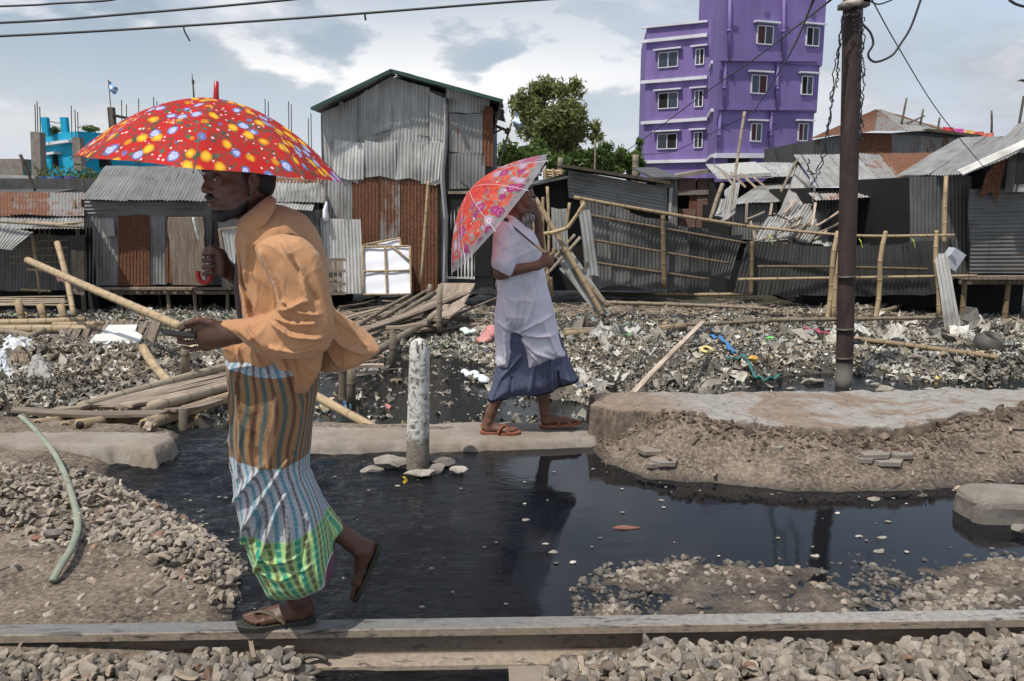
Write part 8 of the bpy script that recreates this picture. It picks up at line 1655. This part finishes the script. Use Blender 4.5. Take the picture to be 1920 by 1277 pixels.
hand(F, m2(1010, 418, .07), m2(1008, 402, .05), [[m2(1006, 392+i*4.2, .035), m2(1002, 390+i*4.4, .022), m2(997, 392+i*4.4, .030)] for i in range(4)], [m2(1004, 400, .03), m2(1000, 402, .03), m2(996, 398, .04)], pr=(.038, .028), r0=.0092)
F.cone(m2(975, 640, -.06), m2(948, 712, -.06), .075, .056, .03); F.cone(m2(948, 712, -.06), m2(921, 772, -.06), .056, .036, .03)
F.cone(m2(985, 640, .07), m2(1012, 705, .07), .075, .056, .03); F.cone(m2(1012, 705, .07), m2(1022, 772, .07), .056, .036, .03)
f1 = Foot(m2(904, 802, -.06)*[1, 1, 0]+[0, 0, .084], m2(973, 806, -.08)*[1, 1, 0]+[0, 0, .084], (0, 0, 1), side=1); f1.body(F, m2(921, 772, -.06))
f2 = Foot(m2(1016, 799, .07)*[1, 1, 0]+[0, 0, .090], m2(1088, 790, .05)*[1, 1, 0]+[0, 0, .122], (-.14, 0, 1), side=-1); f2.body(F, m2(1022, 772, .07))
field_obj(F, 'body', M['skin2'], man2, relax=1); del F
c = h2.c
for sx in (-1, 1):
    mb = MB(); V, Fc = _I2; mb.add(V*.0112+h2.w(sx*.031, .0822, .0135), tris=Fc); e = mb.build('eye', M['eye_white'], man2, smooth=True); mb = MB(); mb.add(V*.005+h2.w(sx*.031, .0905, .012), tris=Fc); mb.build('iris', M['eye_dark'], e, smooth=True)
    mb = MB(); tube(mb, [h2.w(sx*.013, .0985, .033), h2.w(sx*.030, .094, .040), h2.w(sx*.048, .079, .035)], [.0038, .0045, .002], 8); mb.build('eyebrow', M['hair'], man2, smooth=True)
bf = beardfield(h2, [((0, .082, -.105), (0, .080, -.185), .034, .018), ((-.022, .070, -.095), (-.052, .020, -.06), .018, .012), ((.022, .070, -.095), (.052, .020, -.06), .018, .012), ((-.052, .02, -.06), (-.064, .004, -.01), .011, .007), ((.052, .02, -.06), (.064, .004, -.01), .011, .007), ((-.03, .05, -.125), (.03, .05, -.125), .026, .026), ((-.026, .082, -.055), (0, .098, -.044), .005, .006), ((.026, .082, -.055), (0, .098, -.044), .005, .006)], c-.2, c+.18, .004)
def beardmat():
    m, nt, b = newmat('grizzled_beard'); g = N(nt); pos = g.n('ShaderNodeTexCoord').outputs['Object']; n = g.noise(g.mapping(pos, (1, 1, .3)), 90, 4, .7); g.link(g.ramp(n, [(.32, (.03, .026, .024)), (.50, (.15, .14, .13)), (.66, (.42, .41, .40))]), b.inputs['Base Color']); b.inputs['Roughness'].default_value = .8; g.bump(n, .9, .006, b); return m
field_obj(bf, 'beard', beardmat(), man2, relax=1)
hf = Field(c-.17, c+.17, .005); h2.ell(hf, (0, -.026, .052), (.081, .098, .090), .01); h2.ell(hf, (0, -.055, .0), (.070, .062, .070), .02); h2.ell(hf, (0, .075, .005), (.090, .058, .062), .008, 'sub'); h2.ell(hf, (0, .03, -.06), (.1, .075, .06), .008, 'sub')
for sx in (-1, 1): h2.ell(hf, (sx*.080, -.006, -.008), (.022, .024, .036), .004, 'sub')
field_obj(hf, 'hair', M['hair'], man2, relax=1)
M['kurta'] = cloth_mat('white_cotton', [(.3, (.56, .545, .62)), (.7, (.68, .665, .73))], wr=1.1, wscale=6, trans=.10)
F = Field(m2(905, 390)*[1, 0, 0]+[0, 5.1, .48], m2(1075, 390)*[1, 0, 0]+[0, 5.82, 1.60], .0058)
F.poly([(948, 412), (962, 408), (980, 420), (1000, 434), (1013, 462), (1019, 500), (1026, 535), (1036, 572), (1046, 618), (1054, 645), (1061, 665), (1032, 677), (983, 698), (976, 664), (967, 621), (969, 655), (960, 690), (931, 684), (929, 650), (927, 600), (933, 548), (929, 500), (924, 450), (934, 422)], Y2, .20, .13, .012,
       folds=[([(967, 560), (967, 620)], 0.0102, 0.0217), ([(968, 618), (1000, 600), (1035, 585)], 0.0119, 0.0310), ([(968, 618), (1010, 622), (1046, 620)], 0.0119, 0.0279), ([(968, 622), (1000, 650), (1035, 665)], 0.0119, 0.0279), ([(966, 618), (945, 605), (930, 598)], 0.0102, 0.0217), ([(985, 520), (980, 570), (970, 615)], 0.0102, 0.0155), ([(1010, 500), (1000, 560), (985, 600)], 0.0119, 0.0186), ([(940, 540), (950, 590)], 0.0102, 0.0155), ([(1020, 600), (1040, 650)], 0.0119, 0.0186), ([(990, 650), (1010, 672)], 0.0102, 0.0186), ([(945, 620), (950, 680)], 0.0085, 0.0186)], both=True, smoothn=3)
F.cone(m2(946, 436, -.15), m2(945, 492, -.195), .075, .082, .03); F.cone(m2(946, 492, -.195), m2(947, 499, -.197), .084, .080, .01); F.cone(m2(940, 512, -.20), m2(945, 492, -.19), .060, .058, .008, 'sub')
F.cone(m2(978, 440, .14), m2(1002, 466, .15), .07, .065, .03)
F.cone(m2(995, 720, 0), m2(990, 690, 0), .17, .14, .02, 'sub'); F.cone(h2.w(0, -.02, -.06), m2(965, 428, 0), .066, .070, .01, 'sub')
field_obj(F, 'tunic', M['kurta'], man2, relax=1, jit=lambda V: wrinkle(V+np.stack([0*V[:, 0], np.sin(V[:, 0]*38+V[:, 2]*17)*np.sin(V[:, 2]*24)*.004, 0*V[:, 0]], 1), .010, (.55, .2, .83), (.85, 0, -.5), 24, Y2, 1)); del F
strip('collar', [m2(948, 404, .04), m2(950, 402, -.03), m2(962, 406, -.075), m2(978, 418, -.07), m2(986, 428, -.02)], [m2(944, 412, .05), m2(947, 414, -.04), m2(962, 420, -.095), m2(980, 430, -.09), m2(990, 437, -.03)], M['kurta'], man2, .005)
def plaid2():
    m, nt, b = newmat('blue_striped_wrap'); g = N(nt); s = g.sep(g.attr('uvw').outputs['Vector']); u, v = s[0], s[1]; pos = g.n('ShaderNodeTexCoord').outputs['Object']
    f = g.math('ABSOLUTE', g.math('SUBTRACT', g.math('FRACT', g.math('DIVIDE', v, .013)), .5)); k = g.maprange(f, .10, .22, 1, 0); f2 = g.math('ABSOLUTE', g.math('SUBTRACT', g.math('FRACT', g.math('DIVIDE', u, .016)), .5)); k2 = g.maprange(f2, .1, .25, 1, 0)
    col = g.mix(g.math('MULTIPLY', k, .42), (.062, .072, .125), (.24, .27, .36)); col = g.mix(g.math('MULTIPLY', k2, .25), col, (.03, .03, .07)); col = g.mix(g.math('LESS_THAN', v, .040), col, (.010, .010, .016)); col = g.mix(g.math('LESS_THAN', v, .018), col, (.38, .36, .34))
    g.link(col, b.inputs['Base Color']); b.inputs['Roughness'].default_value = .85; b.inputs['Specular IOR Level'].default_value = .15; g.bump(g.noise(g.mapping(pos, (1.5, 1.5, .5)), 8, 4, .55, .8), .8, .02, b); return m
F = Field(m2(905, 630)*[1, 0, 0]+[0, 5.15, .26], m2(1100, 630)*[1, 0, 0]+[0, 5.80, 1.0], .0055)
F.poly([(942, 605), (931, 680), (924, 715), (914, 753), (935, 752), (975, 746), (1015, 740), (1034, 735), (1046, 726), (1064, 722), (1085, 713), (1074, 690), (1062, 662), (1036, 605)], Y2, .155, .12, .012,
       folds=[([(975, 660), (940, 700), (920, 745)], 0.0102, 0.0217), ([(1000, 680), (990, 740)], 0.0119, 0.0155), ([(1032, 670), (1036, 732)], 0.0076, 0.0310), ([(1055, 665), (1068, 715)], 0.0102, 0.0186), ([(1044, 690), (1048, 722)], 0.0076, -0.0310), ([(960, 700), (955, 745)], 0.0102, -0.0124)], both=True)
F.cone(m2(970, 775, 0), m2(972, 745, 0), .13, .12, .01, 'sub')
hx = [m2(x, 740)[0] for x in (905, 914, 975, 1034, 1046, 1085, 1100)]; hz_ = [m2(980, y)[2] for y in (756, 755, 749, 738, 729, 716, 714)]
field_obj(F, 'lungi', plaid2(), man2, uvf=lambda V: np.stack([np.arctan2(V[:, 0]-m2(985, 700)[0], -(V[:, 1]-Y2))*.16, V[:, 2]-np.interp(V[:, 0], hx, hz_)+.0, V[:, 2]], 1), relax=2); del F
M['leather'] = plain('brown_leather', (.24, .085, .045), .55, var=.2)
for ft in (f1, f2):
    ft.sole(man2, M['leather'], .018, 1.06)
    ft.strap([(.11, -.044, .0), (.13, -.030, .038), (.17, .012, .036), (.19, .044, .0)], .017, man2, M['leather'], .18); ft.strap([(.11, .044, .0), (.13, .030, .040), (.17, -.012, .038), (.19, -.044, .0)], .017, man2, M['leather'], .18); ft.strap([(.02, -.030, .03), (-.006, 0, .045), (.02, .030, .03)], .010, man2, M['leather'], .2)
ph = MB(); box(ph, m2(1000, 394, .045), .016, .05, .10, (nrm((.9, -.2, .1)), (0, 1, 0), nrm((-.2, 0, 1)))); tag(ph.build('phone', M['black']), 'dark phone pressed to the ear of the bearded man', 'phone')
hub2 = P(881, 355, Y2-.10); end2 = P(1024, 478, Y2-.235)
ctr = P(934, 401, Y2-.16); a2 = nrm(hub2-P(1012, 466, Y2-.22)); u2 = umbrella('translucent red flowery umbrella resting tilted on the shoulder of the bearded man', hub2, V3(a2[0], -.085, a2[2]), .508, .25, end2, floral2(), M['rib_white'] if 'rib_white' in M else plain('white_rib', (.6, .6, .6), .4, metal=.3), M['black'], ferr=.085, n=10, rot=R(10), ferr_r=.004, shaft_r=.0055, power=1.8, sag=.012)
mb = MB(); tube(mb, catmull([P(1003, 459, Y2-.215), P(1013, 467, Y2-.225), P(1022, 474, Y2-.232), P(1029, 478, Y2-.236), P(1036, 474, Y2-.236), P(1038, 466, Y2-.236)], 5), .010, 10); mb.build('handle', plain('wood_handle', (.45, .30, .17), .5), u2, smooth=True)
